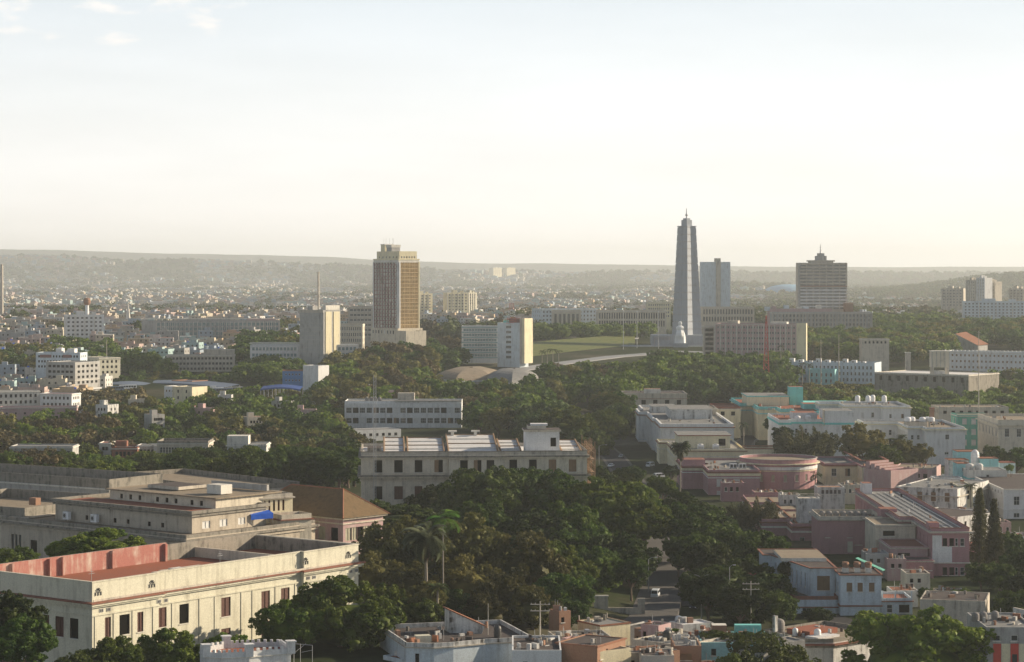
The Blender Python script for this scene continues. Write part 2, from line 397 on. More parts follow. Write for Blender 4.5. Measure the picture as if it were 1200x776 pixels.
class Bld:
    def __init__(s, name, label, cat, A, B, group=None, base=None):
        ax, ay = XW(*A), A[1]; bx, by = XW(*B), B[1]
        s.ax, s.ay = ax, ay
        s.yaw = atan2(by - ay, bx - ax); s.w = hypot(bx - ax, by - ay)
        s.zb = (min(ground(ax, ay), ground(bx, by)) - .8) if base is None else base
        s.root = tag(empty(name, (ax, ay, s.zb), s.yaw), label, cat, group)
        s.nwin = 0; s.extra = None; s.c, s.s = cos(s.yaw), sin(s.yaw)
        s.pos = (A[0] + B[0]) / 2
    def h(s, py, D=None): return ZW(py, D or s.ay) - s.zb           # local height of a pixel row at distance D
    def u(s, px):                                                    # where a pixel column meets the front
        k = (px - 600) / F
        return (k * s.ay - s.ax) / (s.c - k * s.s)
    def world(s, x, y, z=0): return (s.ax + x * s.c - y * s.s, s.ay + x * s.s + y * s.c, s.zb + z)
    def put(s, mb, name): return mb.build(name, s.root)
    def puts(s, mb, name):
        for q in mb.pieces(): q.build(name, s.root)
    def windows(s, wins, p0, d, style, sill=True, deep=False):
        ang = atan2(d.y, d.x)
        for wn in wins:
            a, b, c, e = wn[:4]; st = wn[4] if len(wn) > 4 else style
            if st in ('glass', 'shutter', 'louver') and len(wn) == 4 and b - a < 3.2:      # some stand open, some are boarded or whitened
                k_ = (int((q0 := p0 + d * a).x * 7.3 + q0.y * 3.1 + c * 5.7) * 2654435761 >> 7) % 10
                st = 'open' if k_ < 2 else 'half' if k_ == 3 and st != 'shutter' else 'white' if k_ == 4 and st == 'glass' else st
            q = p0 + d * (a + b) / 2; me = window_mesh(st, b - a, e - c)
            if s.nwin < 100:
                o = bpy.data.objects.new('window', me); COL.objects.link(o); o.parent = s.root
                o.location = (q.x, q.y, c); o.rotation_euler = (0, 0, ang); s.nwin += 1
                if sill:
                    k = bpy.data.objects.new('sill', sill_mesh(b - a)); COL.objects.link(k); k.parent = o
            else:
                if s.extra is None: s.extra = []
                s.extra.append((me, q.x, q.y, c, ang))
    def block(s, poly, z0, z1, wall, roof=GROOF, par=.7, thick=.3, corn=None, wins=None, style='glass', sill=True, parm=None, cm=None, foot=True, pin=None):
        """corn: list of (z, out, height[, material]) bands run round the outline"""
        if len(poly) == 4 and not isinstance(poly, list): poly = rect(*poly)
        m = MB(); n = len(poly); todo = []
        for i in range(n):
            todo.append(wall_face(m, poly[i], poly[(i + 1) % n], z0, z1, (wins or {}).get(i, []), wall))
        s.put(m, 'wall')
        for t in todo: s.windows(*t, style, sill)
        r = MB(); r.poly([(*p, z1 + .02) for p in (offset(poly, -.05) if par else poly)], roof); s.put(r, 'roof')
        if par:
            p = MB(); p.ring(poly, 0, -thick, z1, z1 + par, parm or wall, pin); s.put(p, 'parapet')
        for cc in (corn or []):
            k = MB(); k.ring(poly, cc[1], -.06, cc[0], cc[0] + cc[2], cc[3] if len(cc) > 3 else (cm or TRIM)); s.put(k, 'cornice')
        if foot:
            xs = [p[0] for p in poly]; ys = [p[1] for p in poly]
            FOOT.append((s.ax, s.ay, s.c, s.s, min(xs), max(xs), min(ys), max(ys)))
        return s
    def W(s, L, n, w, h, sills, **k): return grid(L, n, w, h, sills, **k)
    def finish(s):
        if s.extra:
            V = []; Fc = []; M = []; mats = []; off = 0
            for me, x, y, z, a in s.extra:
                ca, sa = cos(a), sin(a)
                for v in me.vertices: V.append((x + v.co.x * ca - v.co.y * sa, y + v.co.x * sa + v.co.y * ca, z + v.co.z))
                mm = []
                for q in me.materials:
                    if q not in mats: mats.append(q)
                    mm.append(mats.index(q))
                for p in me.polygons: Fc.append(tuple(i + off for i in p.vertices)); M.append(mm[p.material_index])
                off += len(me.vertices)
            me = bpy.data.meshes.new('window_rows'); me.from_pydata(V, [], Fc)
            for q in mats: me.materials.append(q)
            me.polygons.foreach_set('material_index', M)
            o = bpy.data.objects.new('window_rows', me); COL.objects.link(o); o.parent = s.root; tag(o, kind='stuff'); s.extra = None
        return s
# ------------------------------------------------------------ ground
def build_ground():
    rows = [60 * (22000 / 60) ** (i / 260) for i in range(261)]; nc = 150; V = []; Fc = []
    for y in rows:
        hw = .42 * y + 420
        for j in range(nc + 1):
            x = (j / nc * 2 - 1) * hw; V.append((x, y, ground(x, y)))
    for i in range(len(rows) - 1):
        for j in range(nc):
            a = i * (nc + 1) + j; Fc.append((a, a + 1, a + nc + 2, a + nc + 1))
    me = bpy.data.meshes.new('ground'); me.from_pydata(V, [], Fc)
    for p in me.polygons: p.use_smooth = True
    o = bpy.data.objects.new('ground', me); COL.objects.link(o); tag(o, kind='structure')
    m, t, b = new_mat('earth_and_scrub')
    geo = N(t, 'ShaderNodeNewGeometry')
    def nn(sc, det=6):
        n = N(t, 'ShaderNodeTexNoise'); n.inputs['Scale'].default_value = sc; n.inputs['Detail'].default_value = det
        t.links.new(geo.outputs['Position'], n.inputs['Vector']); return n.outputs['Fac']
    r = N(t, 'ShaderNodeValToRGB'); e = r.color_ramp.elements
    e[0].position = .38; e[0].color = (.018, .028, .010, 1); e[1].position = .5; e[1].color = (.03, .04, .016, 1)
    for p, c in ((.58, (.06, .058, .035, 1)), (.68, (.13, .12, .095, 1))):
        k = e.new(p); k.color = c
    t.links.new(nn(.012, 9), r.inputs[0])
    m2 = N(t, 'ShaderNodeMixRGB'); m2.blend_type = 'OVERLAY'; m2.inputs[0].default_value = .6
    t.links.new(r.outputs[0], m2.inputs[1]); t.links.new(nn(.3, 8), m2.inputs[2])
    t.links.new(m2.outputs[0], b.inputs['Base Color']); b.inputs['Roughness'].default_value = .95; b.inputs['Specular IOR Level'].default_value = .05
    me.materials.append(m)
build_ground()
ASPH = stained('asphalt', (.042, .042, .045), amt=.5, stain=(.025, .025, .025), streak=False, scale=.3)
PAVE = stained('pavement_concrete', (.11, .105, .10), amt=.5, streak=False)
PALEP = stained('pale_plaza_paving', (.30, .31, .33), amt=.3, streak=False)
ROADS = []
def strip(name, pts, w, lift, mat, kind='structure', kerb=0, part=True):
    """a draped band following pts [(x,y)]"""
    fine = []
    for (a, b) in zip(pts, pts[1:]):
        n = max(1, int(hypot(b[0] - a[0], b[1] - a[1]) / 8))
        fine += [(a[0] + (b[0] - a[0]) * i / n, a[1] + (b[1] - a[1]) * i / n) for i in range(n)]
    fine.append(pts[-1]); mb = MB(); L = []; Rr = []
    for i, p in enumerate(fine):
        q0 = fine[max(0, i - 1)]; q1 = fine[min(len(fine) - 1, i + 1)]; d = Vector((q1[0] - q0[0], q1[1] - q0[1])).normalized()
        n_ = Vector((-d.y, d.x)); L.append((p[0] + n_.x * w / 2, p[1] + n_.y * w / 2)); Rr.append((p[0] - n_.x * w / 2, p[1] - n_.y * w / 2))
    V = []
    for l, r, p in zip(L, Rr, fine):
        z = max(ground(*p), ground(*l), ground(*r)) + lift
        V += [(*l, z), (*r, z), (*l, z - 1.2), (*r, z - 1.2)]
    fs = []
    for i in range(len(fine) - 1):
        a = 4 * i; fs += [(a, a + 1, a + 5, a + 4), (a, a + 4, a + 6, a + 2), (a + 1, a + 3, a + 7, a + 5)]
    mb.faces(V, fs, mat); o = mb.build(name); tag(o, kind=kind)
    return o
def road(name, pts, w, side=1.3):
    strip('pavement', pts, w + 2 * side, .16, PAVE)
    ROADS.append((pts, w / 2 + side))
    strip(name, pts, w, .18, ASPH)     # set just above the pavement slab it is cut into
def near_road(x, y, m=0):
    for pts, hw in ROADS:
        for a, b in zip(pts, pts[1:]):
            dx, dy = b[0] - a[0], b[1] - a[1]; L2 = dx * dx + dy * dy
            t = max(0, min(1, ((x - a[0]) * dx + (y - a[1]) * dy) / L2))
            if hypot(x - a[0] - t * dx, y - a[1] - t * dy) < hw + m: return True
    return False
def pt(px, D): return (XW(px, D), D)
road('road', [pt(700, 480), pt(765, 560), pt(775, 610), pt(782, 680), pt(778, 760), pt(757, 850), pt(738, 950), pt(720, 1060), pt(690, 1200), pt(672, 1340)], 9)
strip('road', [pt(790, 592), pt(850, 600), pt(930, 590), pt(1000, 560)], 7, .176, ASPH); ROADS.append(([pt(790, 592), pt(850, 600), pt(930, 590), pt(1000, 560)], 5))
road('road', [pt(866, 1090), pt(872, 1150), pt(884, 1200), pt(878, 1260), pt(862, 1320), pt(840, 1400)], 8, 1.5)
strip('avenue', [pt(560, 1600), pt(640, 1700), pt(720, 1790), pt(800, 1850), pt(900, 1800)], 17, .3, PALEP); ROADS.append(([pt(560, 1600), pt(640, 1700), pt(720, 1790), pt(800, 1850)], 16))
# grass slope in front of the monument
GRASS = leafmat('mown_grass', (.10, .14, .03), (.18, .18, .05), .1, 0)
mb = MB(); gp = []
for i in range(13):
    for j in range(7):
        px = 600 + i * 12; D = 1760 + j * 20 + i * 15
        x, y = XW(px, D), D; gp.append((x, y, ground(x, y) + .35 + 4 * (j / 6)))
mb.faces(gp, [(i * 7 + j, (i + 1) * 7 + j, (i + 1) * 7 + j + 1, i * 7 + j + 1) for i in range(12) for j in range(6)], GRASS)
o = mb.build('lawn'); tag(o, kind='structure'); ROADS.append(([pt(600, 1900), pt(760, 1960)], 70))
strip('footpath', [pt(600, 1890), pt(660, 1960), pt(745, 2070)], 6, 1.2, PALEP)
# ------------------------------------------------------------ foliage
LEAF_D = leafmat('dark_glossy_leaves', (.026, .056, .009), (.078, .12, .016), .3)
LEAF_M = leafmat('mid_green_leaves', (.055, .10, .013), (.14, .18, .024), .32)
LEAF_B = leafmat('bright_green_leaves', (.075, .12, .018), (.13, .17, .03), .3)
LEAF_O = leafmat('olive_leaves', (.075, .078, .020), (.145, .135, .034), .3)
LEAF_R = leafmat('brownish_olive_leaves', (.075, .058, .026), (.11, .09, .036), .2)
LEAF_C = leafmat('needle_foliage', (.036, .044, .015), (.085, .085, .028), .25)
LEAF_P = leafmat('palm_fronds', (.045, .075, .022), (.085, .11, .035), .25)
LEAF_Y = leafmat('banana_leaves', (.10, .22, .03), (.16, .30, .05), .4)
LEAF_G = leafmat('grey_green_fronds', (.16, .19, .11), (.22, .25, .15), .35)
LEAF_X = leafmat('dry_fronds', (.15, .11, .06), (.20, .15, .09), .1)
rng = np.random.default_rng(11)
def quads_mesh(name, P, Nn, size, mats, aspect=.75, core=None, size_jit=.5):
    """leaf faces at P, facing Nn"""
    n = len(P); Nn = Nn / np.linalg.norm(Nn, axis=1, keepdims=True)
    rnd = rng.normal(size=(n, 3)); U = np.cross(Nn, rnd); U /= np.linalg.norm(U, axis=1, keepdims=True); W = np.cross(Nn, U)
    s = size * (1 + size_jit * (rng.random(n) - .5) * 2)[:, None]
    U = U * s; W = W * s * aspect
    V = np.stack([P - U, P + W * .9 - U * .1, P + U, P - W * .9 + U * .1], 1).reshape(-1, 3)
    faces = np.arange(4 * n).reshape(n, 4)
    cv, cf = (core if core else (np.zeros((0, 3)), np.zeros((0, 3), int)))
    nv = len(V) + len(cv)
    me = bpy.data.meshes.new(name); me.vertices.add(nv)
    me.vertices.foreach_set('co', np.concatenate([V, cv]).astype(np.float32).ravel())
    loops = np.concatenate([faces.ravel(), (cf + len(V)).ravel()]) if len(cf) else faces.ravel()
    me.loops.add(len(loops)); me.loops.foreach_set('vertex_index', loops.astype(np.int32))
    tot = np.concatenate([np.full(n, 4), np.full(len(cf), 3)]); st = np.concatenate([[0], np.cumsum(tot)[:-1]])
    me.polygons.add(len(tot)); me.polygons.foreach_set('loop_start', st.astype(np.int32)); me.polygons.foreach_set('loop_total', tot.astype(np.int32))
    me.materials.append(mats); me.update(calc_edges=True); return me
def ico(sub=2):
    import bmesh
    bm = bmesh.new(); bmesh.ops.create_icosphere(bm, subdivisions=sub, radius=1)
    v = np.array([list(x.co) for x in bm.verts]); f = np.array([[q.index for q in x.verts] for x in bm.faces]); bm.free(); return v, f
IV, IF = ico(2)
def crown(name, mat, nlobes=26, leaves=8000, size=.055, flat_=.74, lobe=(.22, .36), seed=1, gaps=.0, under=-.6, plume=False, sub=True, jit=1.0):
    """unit crown: radius 1, centre at 0; lobes with sub lobes, leaves over their outsides"""
    global rng
    rng = np.random.default_rng(seed)
    C = []; Rd = []
    k = 0
    while len(C) < nlobes and k < 4000:
        k += 1
        a = rng.random() * 2 * pi; z = under + (1 - under) * rng.random()
        rr = sqrt(max(0, 1 - max(0, z) ** 2)) * (1 if z > 0 else 1 + .6 * z)
        r = rng.uniform(*lobe); q = rng.random() ** .3
        p = np.array([cos(a) * rr * (1 - r * .8) * (.55 + .45 * q), sin(a) * rr * (1 - r * .8) * (.55 + .45 * q), z * flat_ * (1 - r * .5)])
        p *= 1 + .12 * rng.normal()
        if any(np.linalg.norm((p - c) / np.array([1, 1, .8])) < (r + rd) * .55 for c, rd in zip(C, Rd)): continue
        C.append(p); Rd.append(r)
    C = np.array(C); Rd = np.array(Rd)
    if sub:       # each lobe carries smaller tufts
        C2 = []; R2 = []
        for c, r in zip(C, Rd):
            C2.append(c); R2.append(r * .55)
            for _ in range(20):
                d = rng.normal(size=3); d[2] = d[2] + .25; d /= np.linalg.norm(d)
                C2.append(c + d * r * rng.uniform(.75, 1.02) * np.array([1, 1, .85])); R2.append(r * rng.uniform(.16, .36))
        C2 = np.array(C2); R2 = np.array(R2)
    else: C2, R2 = C, Rd
    w = R2 ** 2; w /= w.sum(); idx = rng.choice(len(C2), size=leaves * 2, p=w)
    d = rng.normal(size=(leaves * 2, 3)); d[:, 2] = d[:, 2] + .1; d /= np.linalg.norm(d, axis=1, keepdims=True)
    sc = np.array([1, 1, 1.9 if plume else .85])
    P = C2[idx] + d * R2[idx][:, None] * (rng.uniform(.86, 1.1, (leaves * 2, 1))) * sc
    keep = np.ones(len(P), bool)
    for c, r in zip(C, Rd):
        keep &= np.linalg.norm((P - c) / sc, axis=1) > r * .74
    P = P[keep][:leaves]; dn = d[keep][:leaves]
    Nn = dn + rng.normal(size=dn.shape) * jit * .75
    cv = []; cf = []; off = 0
    for c, r in zip(C, Rd):
        v = IV * (1 + .12 * rng.normal(size=(len(IV), 1))) * r * (.58 - gaps) * sc + c
        cv.append(v); cf.append(IF + off); off += len(IV)
    if gaps < .3:
        v = IV * np.array([.62, .62, .5 * flat_]) * (1 + .08 * rng.normal(size=(len(IV), 1))); cv.append(v); cf.append(IF + off)
    return quads_mesh(name, P, Nn, size * .62, mat, core=(np.concatenate(cv), np.concatenate(cf)))
def trunk_mesh(mat=BARK, seed=0, spread=.5):
    """unit: height 1 = up to the crown centre, crown radius 1 (x,y scaled separately)"""
    r = random.Random(seed); m = MB()
    m.path([(0, 0, -.12), (.02, .01, .2), (.0, .03, .45)], [.085, .055, .05], mat)
    for i in range(6):
        a = i * 1.05 + r.random() * .5; e = r.uniform(.35, spread + .2)
        m.path([(0, .03, .42), (cos(a) * e * .45, sin(a) * e * .45, .68), (cos(a) * e, sin(a) * e, .98)], [.042, .03, .012], mat, 5)
    return m.mesh('trunk')
TRUNKS = [trunk_mesh(seed=i) for i in range(3)]
def protos(name, mat, n, seed, **k): return [crown(name, mat, seed=seed + i, **k) for i in range(n)]
CR = {
 'laurel': protos('crown', LEAF_D, 3, 10, nlobes=46, leaves=21000, size=.048, lobe=(.16, .27)),
 'green': protos('crown', LEAF_M, 3, 20, nlobes=48, leaves=21000, size=.048, lobe=(.14, .26)),
 'bright': protos('crown', LEAF_B, 2, 30, nlobes=30, leaves=9000, size=.052, lobe=(.18, .32)),
 'olive': protos('crown', LEAF_O, 3, 40, nlobes=46, leaves=17000, size=.044, lobe=(.12, .24), flat_=.8),
 'brown': protos('crown', LEAF_R, 2, 50, nlobes=30, leaves=9000, size=.05, lobe=(.14, .28), gaps=.08),
}
CRL = {  # lighter meshes for the middle distance
 'laurel': protos('crown', LEAF_D, 3, 110, nlobes=24, leaves=2600, size=.095, lobe=(.2, .36), sub=True),
 'green': protos('crown', LEAF_M, 3, 120, nlobes=24, leaves=2600, size=.095, lobe=(.2, .34), sub=True),
 'bright': protos('crown', LEAF_B, 2, 130, nlobes=20, leaves=2200, size=.10, lobe=(.2, .36), sub=True),
 'olive': protos('crown', LEAF_O, 3, 140, nlobes=22, leaves=2600, size=.09, lobe=(.18, .34), flat_=.75),
 'brown': protos('crown', LEAF_R, 2, 150, nlobes=20, leaves=2200, size=.09, lobe=(.18, .32), flat_=.8),
}
CRF = {k: [crown('crown', m, nlobes=9, leaves=150, size=.36, lobe=(.35, .5), seed=200 + i, sub=False) for i in range(2)]
       for k, m in (('laurel', LEAF_D), ('green', LEAF_M), ('olive', LEAF_O), ('brown', LEAF_R), ('bright', LEAF_B))}

def plume_mesh(seed, leaves=9000, tiers=64, mat=LEAF_C, cone=False):
    """casuarina: many upward plumes; or a conifer with whorls when cone"""
    global rng
    rng = np.random.default_rng(seed); P = []; Nn = []
    for t in range(tiers):
        if cone:
            z = .08 + .9 * t / tiers; r = .26 * (1 - z) ** .8 + .015; nb = 9
            for b in range(nb):
                a = b * 2 * pi / nb + t * .7 + rng.normal() * .15; L = r * rng.uniform(.75, 1.15); n = leaves // (tiers * nb)
                s = rng.random(n) ** .7
                p = np.stack([np.cos(a) * L * s, np.sin(a) * L * s, z - .035 * s + .05 * s * s], 1) + rng.normal(size=(n, 3)) * [.012, .012, .008]
                P.append(p); Nn.append(rng.normal(size=(n, 3)) * .6 + [0, 0, 1])
        else:
            a = rng.random() * 2 * pi; r0 = .34 * rng.random() ** .5; z0 = rng.uniform(.18, .62); L = rng.uniform(.25, .42) * (1.05 - .5 * r0 / .34)
            n = leaves // tiers; s = rng.random(n); wd = .075 * (1 - s) ** .6 + .01
            ln = rng.uniform(.05, .22)
            q = np.stack([np.cos(a) * (r0 + ln * s), np.sin(a) * (r0 + ln * s), z0 + L * s], 1)
            o = rng.normal(size=(n, 3)); o /= np.linalg.norm(o, axis=1, keepdims=True)
            P.append(q + o * wd[:, None] * [1, 1, 1.3]); Nn.append(o + rng.normal(size=(n, 3)) * .5)
    P = np.concatenate(P); Nn = np.concatenate(Nn)
    return quads_mesh('crown', P, Nn, .021 if not cone else .021, mat, aspect=.4)
PLUME = [plume_mesh(i, 15000) for i in (61, 62, 63)]
CONE = [plume_mesh(i, 11000, 34, LEAF_C, True) for i in (71, 72)]
pm = MB(); pm.path([(0, 0, -.05), (.005, 0, .5), (0, 0, .93)], [.018, .012, .003], BARK)
PTRUNK = pm.mesh('trunk')

def frond(L, droop, w, n=16, mat=LEAF_P, up=.5, seed=0, leaflet=.5):
    """one palm frond as a mesh along +X from origin"""
    r = random.Random(seed); m = MB(); pts = []
    x = z = 0; a = up
    for i in range(n + 1):
        pts.append(Vector((x, 0, z))); x += cos(a) * L / n; z += sin(a) * L / n; a -= droop / n * (1 + i / n)
    for i in range(n):
        t = i / n; p, q = pts[i], pts[i + 1]; ww = w * (sin(pi * min(1, t * .85 + .15)) ** .6)
        m.faces([p + Vector((0, .03, 0)), p - Vector((0, .03, 0)), q - Vector((0, .02, 0)), q + Vector((0, .02, 0))], [(0, 1, 2, 3)], mat)
        if t > .12:
            for sd_ in (-1, 1):
                for h_ in (0, .33, .66):
                    b = p.lerp(q, h_); dr = r.uniform(.25, .75) * ww * leaflet
                    tip = b + Vector((ww * .5, sd_ * ww, -dr)); tp2 = tip - Vector((L / n * .4, 0, 0))
                    k = Vector((L / n * .8, 0, 0))
                    m.faces([b - k * .5, b + k * .5, tip, tp2], [(0, 1, 2, 3)], mat)
    return m
def palm(label, px, D, H, cat='palm tree', nf=16, L=3.4, group=None, dead=0, mat=LEAF_P, base=None, wide=.6, thick=.28, shaft=True, seed=0, name='palm_tree'):
    x, y = XW(px, D), D; z = ground(x, y) if base is None else base
    r = random.Random(seed + int(px)); t = tag(empty(name, (x, y, z), r.random() * 6), label, cat, group)
    m = MB(); m.path([(0, 0, -.5), (.1, 0, H * .5), (.25, 0, H)], [thick * 1.2, thick, thick * .7], PBARK, 10); m.build('trunk', t)
    if shaft:
        m = MB(); m.path([(.25, 0, H), (.26, 0, H + 1.4)], [thick * .75, thick * .4], LEAF_P, 10); m.build('crownshaft', t)
    cap = MB(); n = 0
    for i in range(nf):
        up = r.uniform(-.2, 1.25) if nf < 30 else r.uniform(-.7, 1.4)
        fm = frond(L * r.uniform(.85, 1.1), r.uniform(1.0, 1.7), wide, 14, mat, up, i)
        me = fm.mesh('frond'); o = bpy.data.objects.new('frond', me); COL.objects.link(o); o.parent = t
        o.location = (.26, 0, H + (1.2 if shaft else .1)); o.rotation_euler = (0, 0, i * 2.4 + r.random() * .4)
    for i in range(dead):
        me = frond(L * r.uniform(.7, .9), r.uniform(.2, .5), wide * .6, 10, LEAF_X, r.uniform(-1.5, -1.0), i).mesh('dry_frond')
        o = bpy.data.objects.new('dry_frond', me); COL.objects.link(o); o.parent = t
        o.location = (.26, 0, H); o.rotation_euler = (0, 0, i * 2.4)
    return t

NTREE = 0
def tree(kind, x, y, R, ztop, label, group=None, z0=None, flat_=None, parts=True, far=False, name=None):
    """broad tree whose crown top is at ztop"""
    global NTREE
    NTREE += 1; r = random.Random(int(x * 13 + y * 7)); z0 = ground(x, y) if z0 is None else z0
    lib = CR if not far else CRL
    me = r.choice(lib[kind]); hz = R * (flat_ or .9) * r.uniform(.92, 1.08)
    cz = max(ztop - hz * .86, z0 + R * .35)
    nm = name or {'laurel': 'laurel_tree', 'green': 'broadleaf_tree', 'bright': 'bright_tree', 'olive': 'olive_green_tree', 'brown': 'brownish_tree'}[kind]
    cat = 'tree'
    if parts:
        t = tag(empty(nm, (x, y, z0)), label, cat, group)
        tr = bpy.data.objects.new('trunk', r.choice(TRUNKS)); COL.objects.link(tr); tr.parent = t
        tr.scale = (R, R, cz - z0); tr.rotation_euler = (0, 0, r.random() * 6)
        o = bpy.data.objects.new('crown', me); COL.objects.link(o); o.parent = t; o.location = (0, 0, cz - z0)
    else:
        o = bpy.data.objects.new(nm, me); COL.objects.link(o); o.location = (x, y, cz); tag(o, label, cat, group); t = o
    o.scale = (R * r.uniform(.95, 1.05), R * r.uniform(.9, 1.05), hz); o.rotation_euler = (0, 0, r.random() * 6.28)
    return t
def plume_tree(kind, x, y, H, label, group=None, wid=1.0, z0=None):
    z0 = ground(x, y) if z0 is None else z0; r = random.Random(int(x * 3 + y * 5))
    nm = 'casuarina_tree' if kind == 'plume' else 'conifer_tree'
    t = tag(empty(nm, (x, y, z0), r.random() * 6), label, 'tree', group)
    tr = bpy.data.objects.new('trunk', PTRUNK); COL.objects.link(tr); tr.parent = t; tr.scale = (H, H, H)
    me = r.choice(PLUME if kind == 'plume' else CONE)
    o = bpy.data.objects.new('crown', me); COL.objects.link(o); o.parent = t; o.scale = (H * wid, H * wid, H); o.location = (0, 0, 0)
    return t
# ================================================================ university side (left)
def wpx(b, pairs, z0, z1, style=None):
    return [(b.u(p), b.u(q), z0, z1) + ((style,) if style else ()) for p, q in pairs]
# ---- pale yellow building with the terrace
b = Bld('university_building', 'pale yellow classical building with red roof terrace and brown shuttered windows, nearest at lower left', 'building', (108, 450), (420, 513), base=8)
w = b.w; H = 21.8; par = 2.9; d = 31
zt = H - par
wz0, wz1 = b.h(734, 467.5), b.h(711, 467.5)
fw = wpx(b, [(123, 130), (140, 152), (161, 168)], wz0, wz1) + wpx(b, [(188, 199), (214, 225), (263, 274), (310, 320), (333, 343)], wz0, wz1) + \
     wpx(b, [(366, 375), (380, 389), (396, 405)], wz0, wz1)
fw2 = [(a, c, z0 - 6.4, z1 - 6.4) for a, c, z0, z1 in fw]
Lw = grid(d, 6, 2.4, wz1 - wz0, [wz0 - .2], 3)
poly = [(0, 0), (b.u(186), 0), (b.u(186), .9), (b.u(356), .9), (b.u(356), 0), (w, 0), (w, d), (0, d)]
def split(ws, lo, hi, o): return [(a - o, c - o, e, f) for a, c, e, f in ws if a > lo and c < hi]
e0 = split(fw + fw2, 0, b.u(186), 0); e2 = split(fw + fw2, b.u(186), b.u(356), b.u(186)); e4 = split(fw + fw2, b.u(356), w, b.u(356))
b.block(poly, -8, zt, YELLOWC, RROOF, par=0, wins={0: e0, 2: e2, 4: e4, 7: Lw}, style='shutter',
        corn=[(zt - 1.15, 1.15, .28, BROWNT), (zt - 1.6, .85, .45, YELLOWC), (zt - 1.95, .5, .35, YELLOWC), (zt - 3.6, .22, .28, YELLOWC), (wz1 + .55, .16, .2, YELLOWC)])
m = MB(); m.ring(poly, 0, -.45, zt, zt + par, YELLOWC, DKCONC); m.ring(poly, .14, -.55, zt + par, zt + par + .22, YELLOWC, STONE2)
b.put(m, 'parapet')
m = MB()
for px in (112, 134, 156, 180, 206, 238, 256, 287, 300, 327, 350, 361, 376, 390, 410):
    u = b.u(px); o_ = .9 if b.u(186) < u < b.u(356) else 0; m.box(u - .3, u + .3, o_ - .13, o_ - .004, wz0 - 7, wz1 + .5, YELLOWC)
b.puts(m, 'pilaster')
m = MB()
for k in range(26):
    u = 1.2 + k * (w - 2.4) / 25; o_ = .9 if b.u(186) < u < b.u(356) else 0; m.box(u - .5, u + .3 + (k * 37 % 9) * .12, o_ - 1.1, o_ - .55, zt - .868, zt - .80 + (k * 13 % 5) * .05, DKCONC)
m2_ = MB(); m2_.box(.3, w - .3, -.05, -.004, zt - .84, zt - .45, STONE); b.put(m2_, 'stained_band')
# weather-stained pink lining of the tall back parapet, with its buttresses
m = MB(); m.box(.6, w * .63, d - 1.0, d - .47, zt + .03, zt + par + 1.1, RASP, DKCONC)
for x in (5.5, 15.5, 19, 33, w * .63 - 1):
    m.box(x, x + .6, d - 1.75, d - 1.0, zt + .03, zt + par + .9, RASP, DKCONC)
m.box(w * .63, w - .6, d - 1.0, d - .47, zt + .03, zt + par + .6, DKCONC); m.box(w - 1.1, w - .47, .6, d - 1.0, zt + .03, zt + par + .1, DKCONC)
m.box(w * .74, w * .74 + .5, 6, d - 1, zt + .03, zt + 2.2, STONE2)
b.put(m, 'inner_parapet_wall')
m = MB()
for (x0, x1, y0, y1) in ((w * .14, w * .4, 5, 9), (w * .45, w * .6, 10, 18), (w * .62, w * .72, 3, 15)): m.box(x0, x1, y0, y1, zt + .03, zt + .32, STONE2)
b.put(m, 'terrace_slab')
m = MB(); m.box(w * .385, w * .425, 7, 10, zt + .33, zt + 1.9, STONE2, TRIM); m.box(w * .43, w * .49, 7.5, 9, zt + .34, zt + 1.1, GREYC); b.put(m, 'roof_duct')
for px in (115, 178, 358, 408):        # small arched ornaments on the parapet
    u = b.u(px); m = MB(); yy = -.06
    for k in range(7):
        a = pi * k / 6; m.tube((u + .75 * cos(a), yy, zt + .95 + .75 * sin(a) * 1.1), (u + .3 * cos(a), yy, zt + .95 + .35 * sin(a)), .09, DMETAL, n=5)
    m.box(u - .8, u - .62, yy - .08, yy + .02, zt + .3, zt + 1.0, DMETAL); m.box(u + .62, u + .8, yy - .08, yy + .02, zt + .3, zt + 1.0, DMETAL)
    m.box(u - .1, u + .1, yy - .08, yy + .02, zt + .3, zt + 1.1, DMETAL); b.put(m, 'ornament')
for px in (110, 178, 354, 404):
    for k in (0, 1):
        u = b.u(px) + 1.4 + k * 1.9; m = MB(); m.box(u, u + 1.1, -.1, -.004, zt - 3.05, zt - 2.35, GREYC)
        m.box(u + .2, u + .45, -.14, -.1, zt - 2.95, zt - 2.45, DMETAL); m.box(u + .62, u + .87, -.14, -.1, zt - 2.95, zt - 2.45, DMETAL); b.put(m, 'relief_panel')
for k, (px_, uu) in enumerate(((100, w * .045), (100, w * .5))):
    m = MB(); m.tube((uu, 4, zt), (uu, 4, zt + 5), .05, METAL, n=6); m.box(uu - .8, uu + .8, 3.98, 4.02, zt + 4, zt + 4.05, METAL)
    m.box(uu - .5, uu + .5, 3.98, 4.02, zt + 4.4, zt + 4.45, METAL); o = m.build('roof_antenna'); x, y, z = b.world(0, 0, 0); o.location = (x, y, z); o.rotation_euler = (0, 0, b.yaw)
    tag(o, ['thin mast at the left end of the red terrace on the pale yellow building', 'thin mast midway along the red terrace of the pale yellow building'][k], 'antenna')
b.finish()

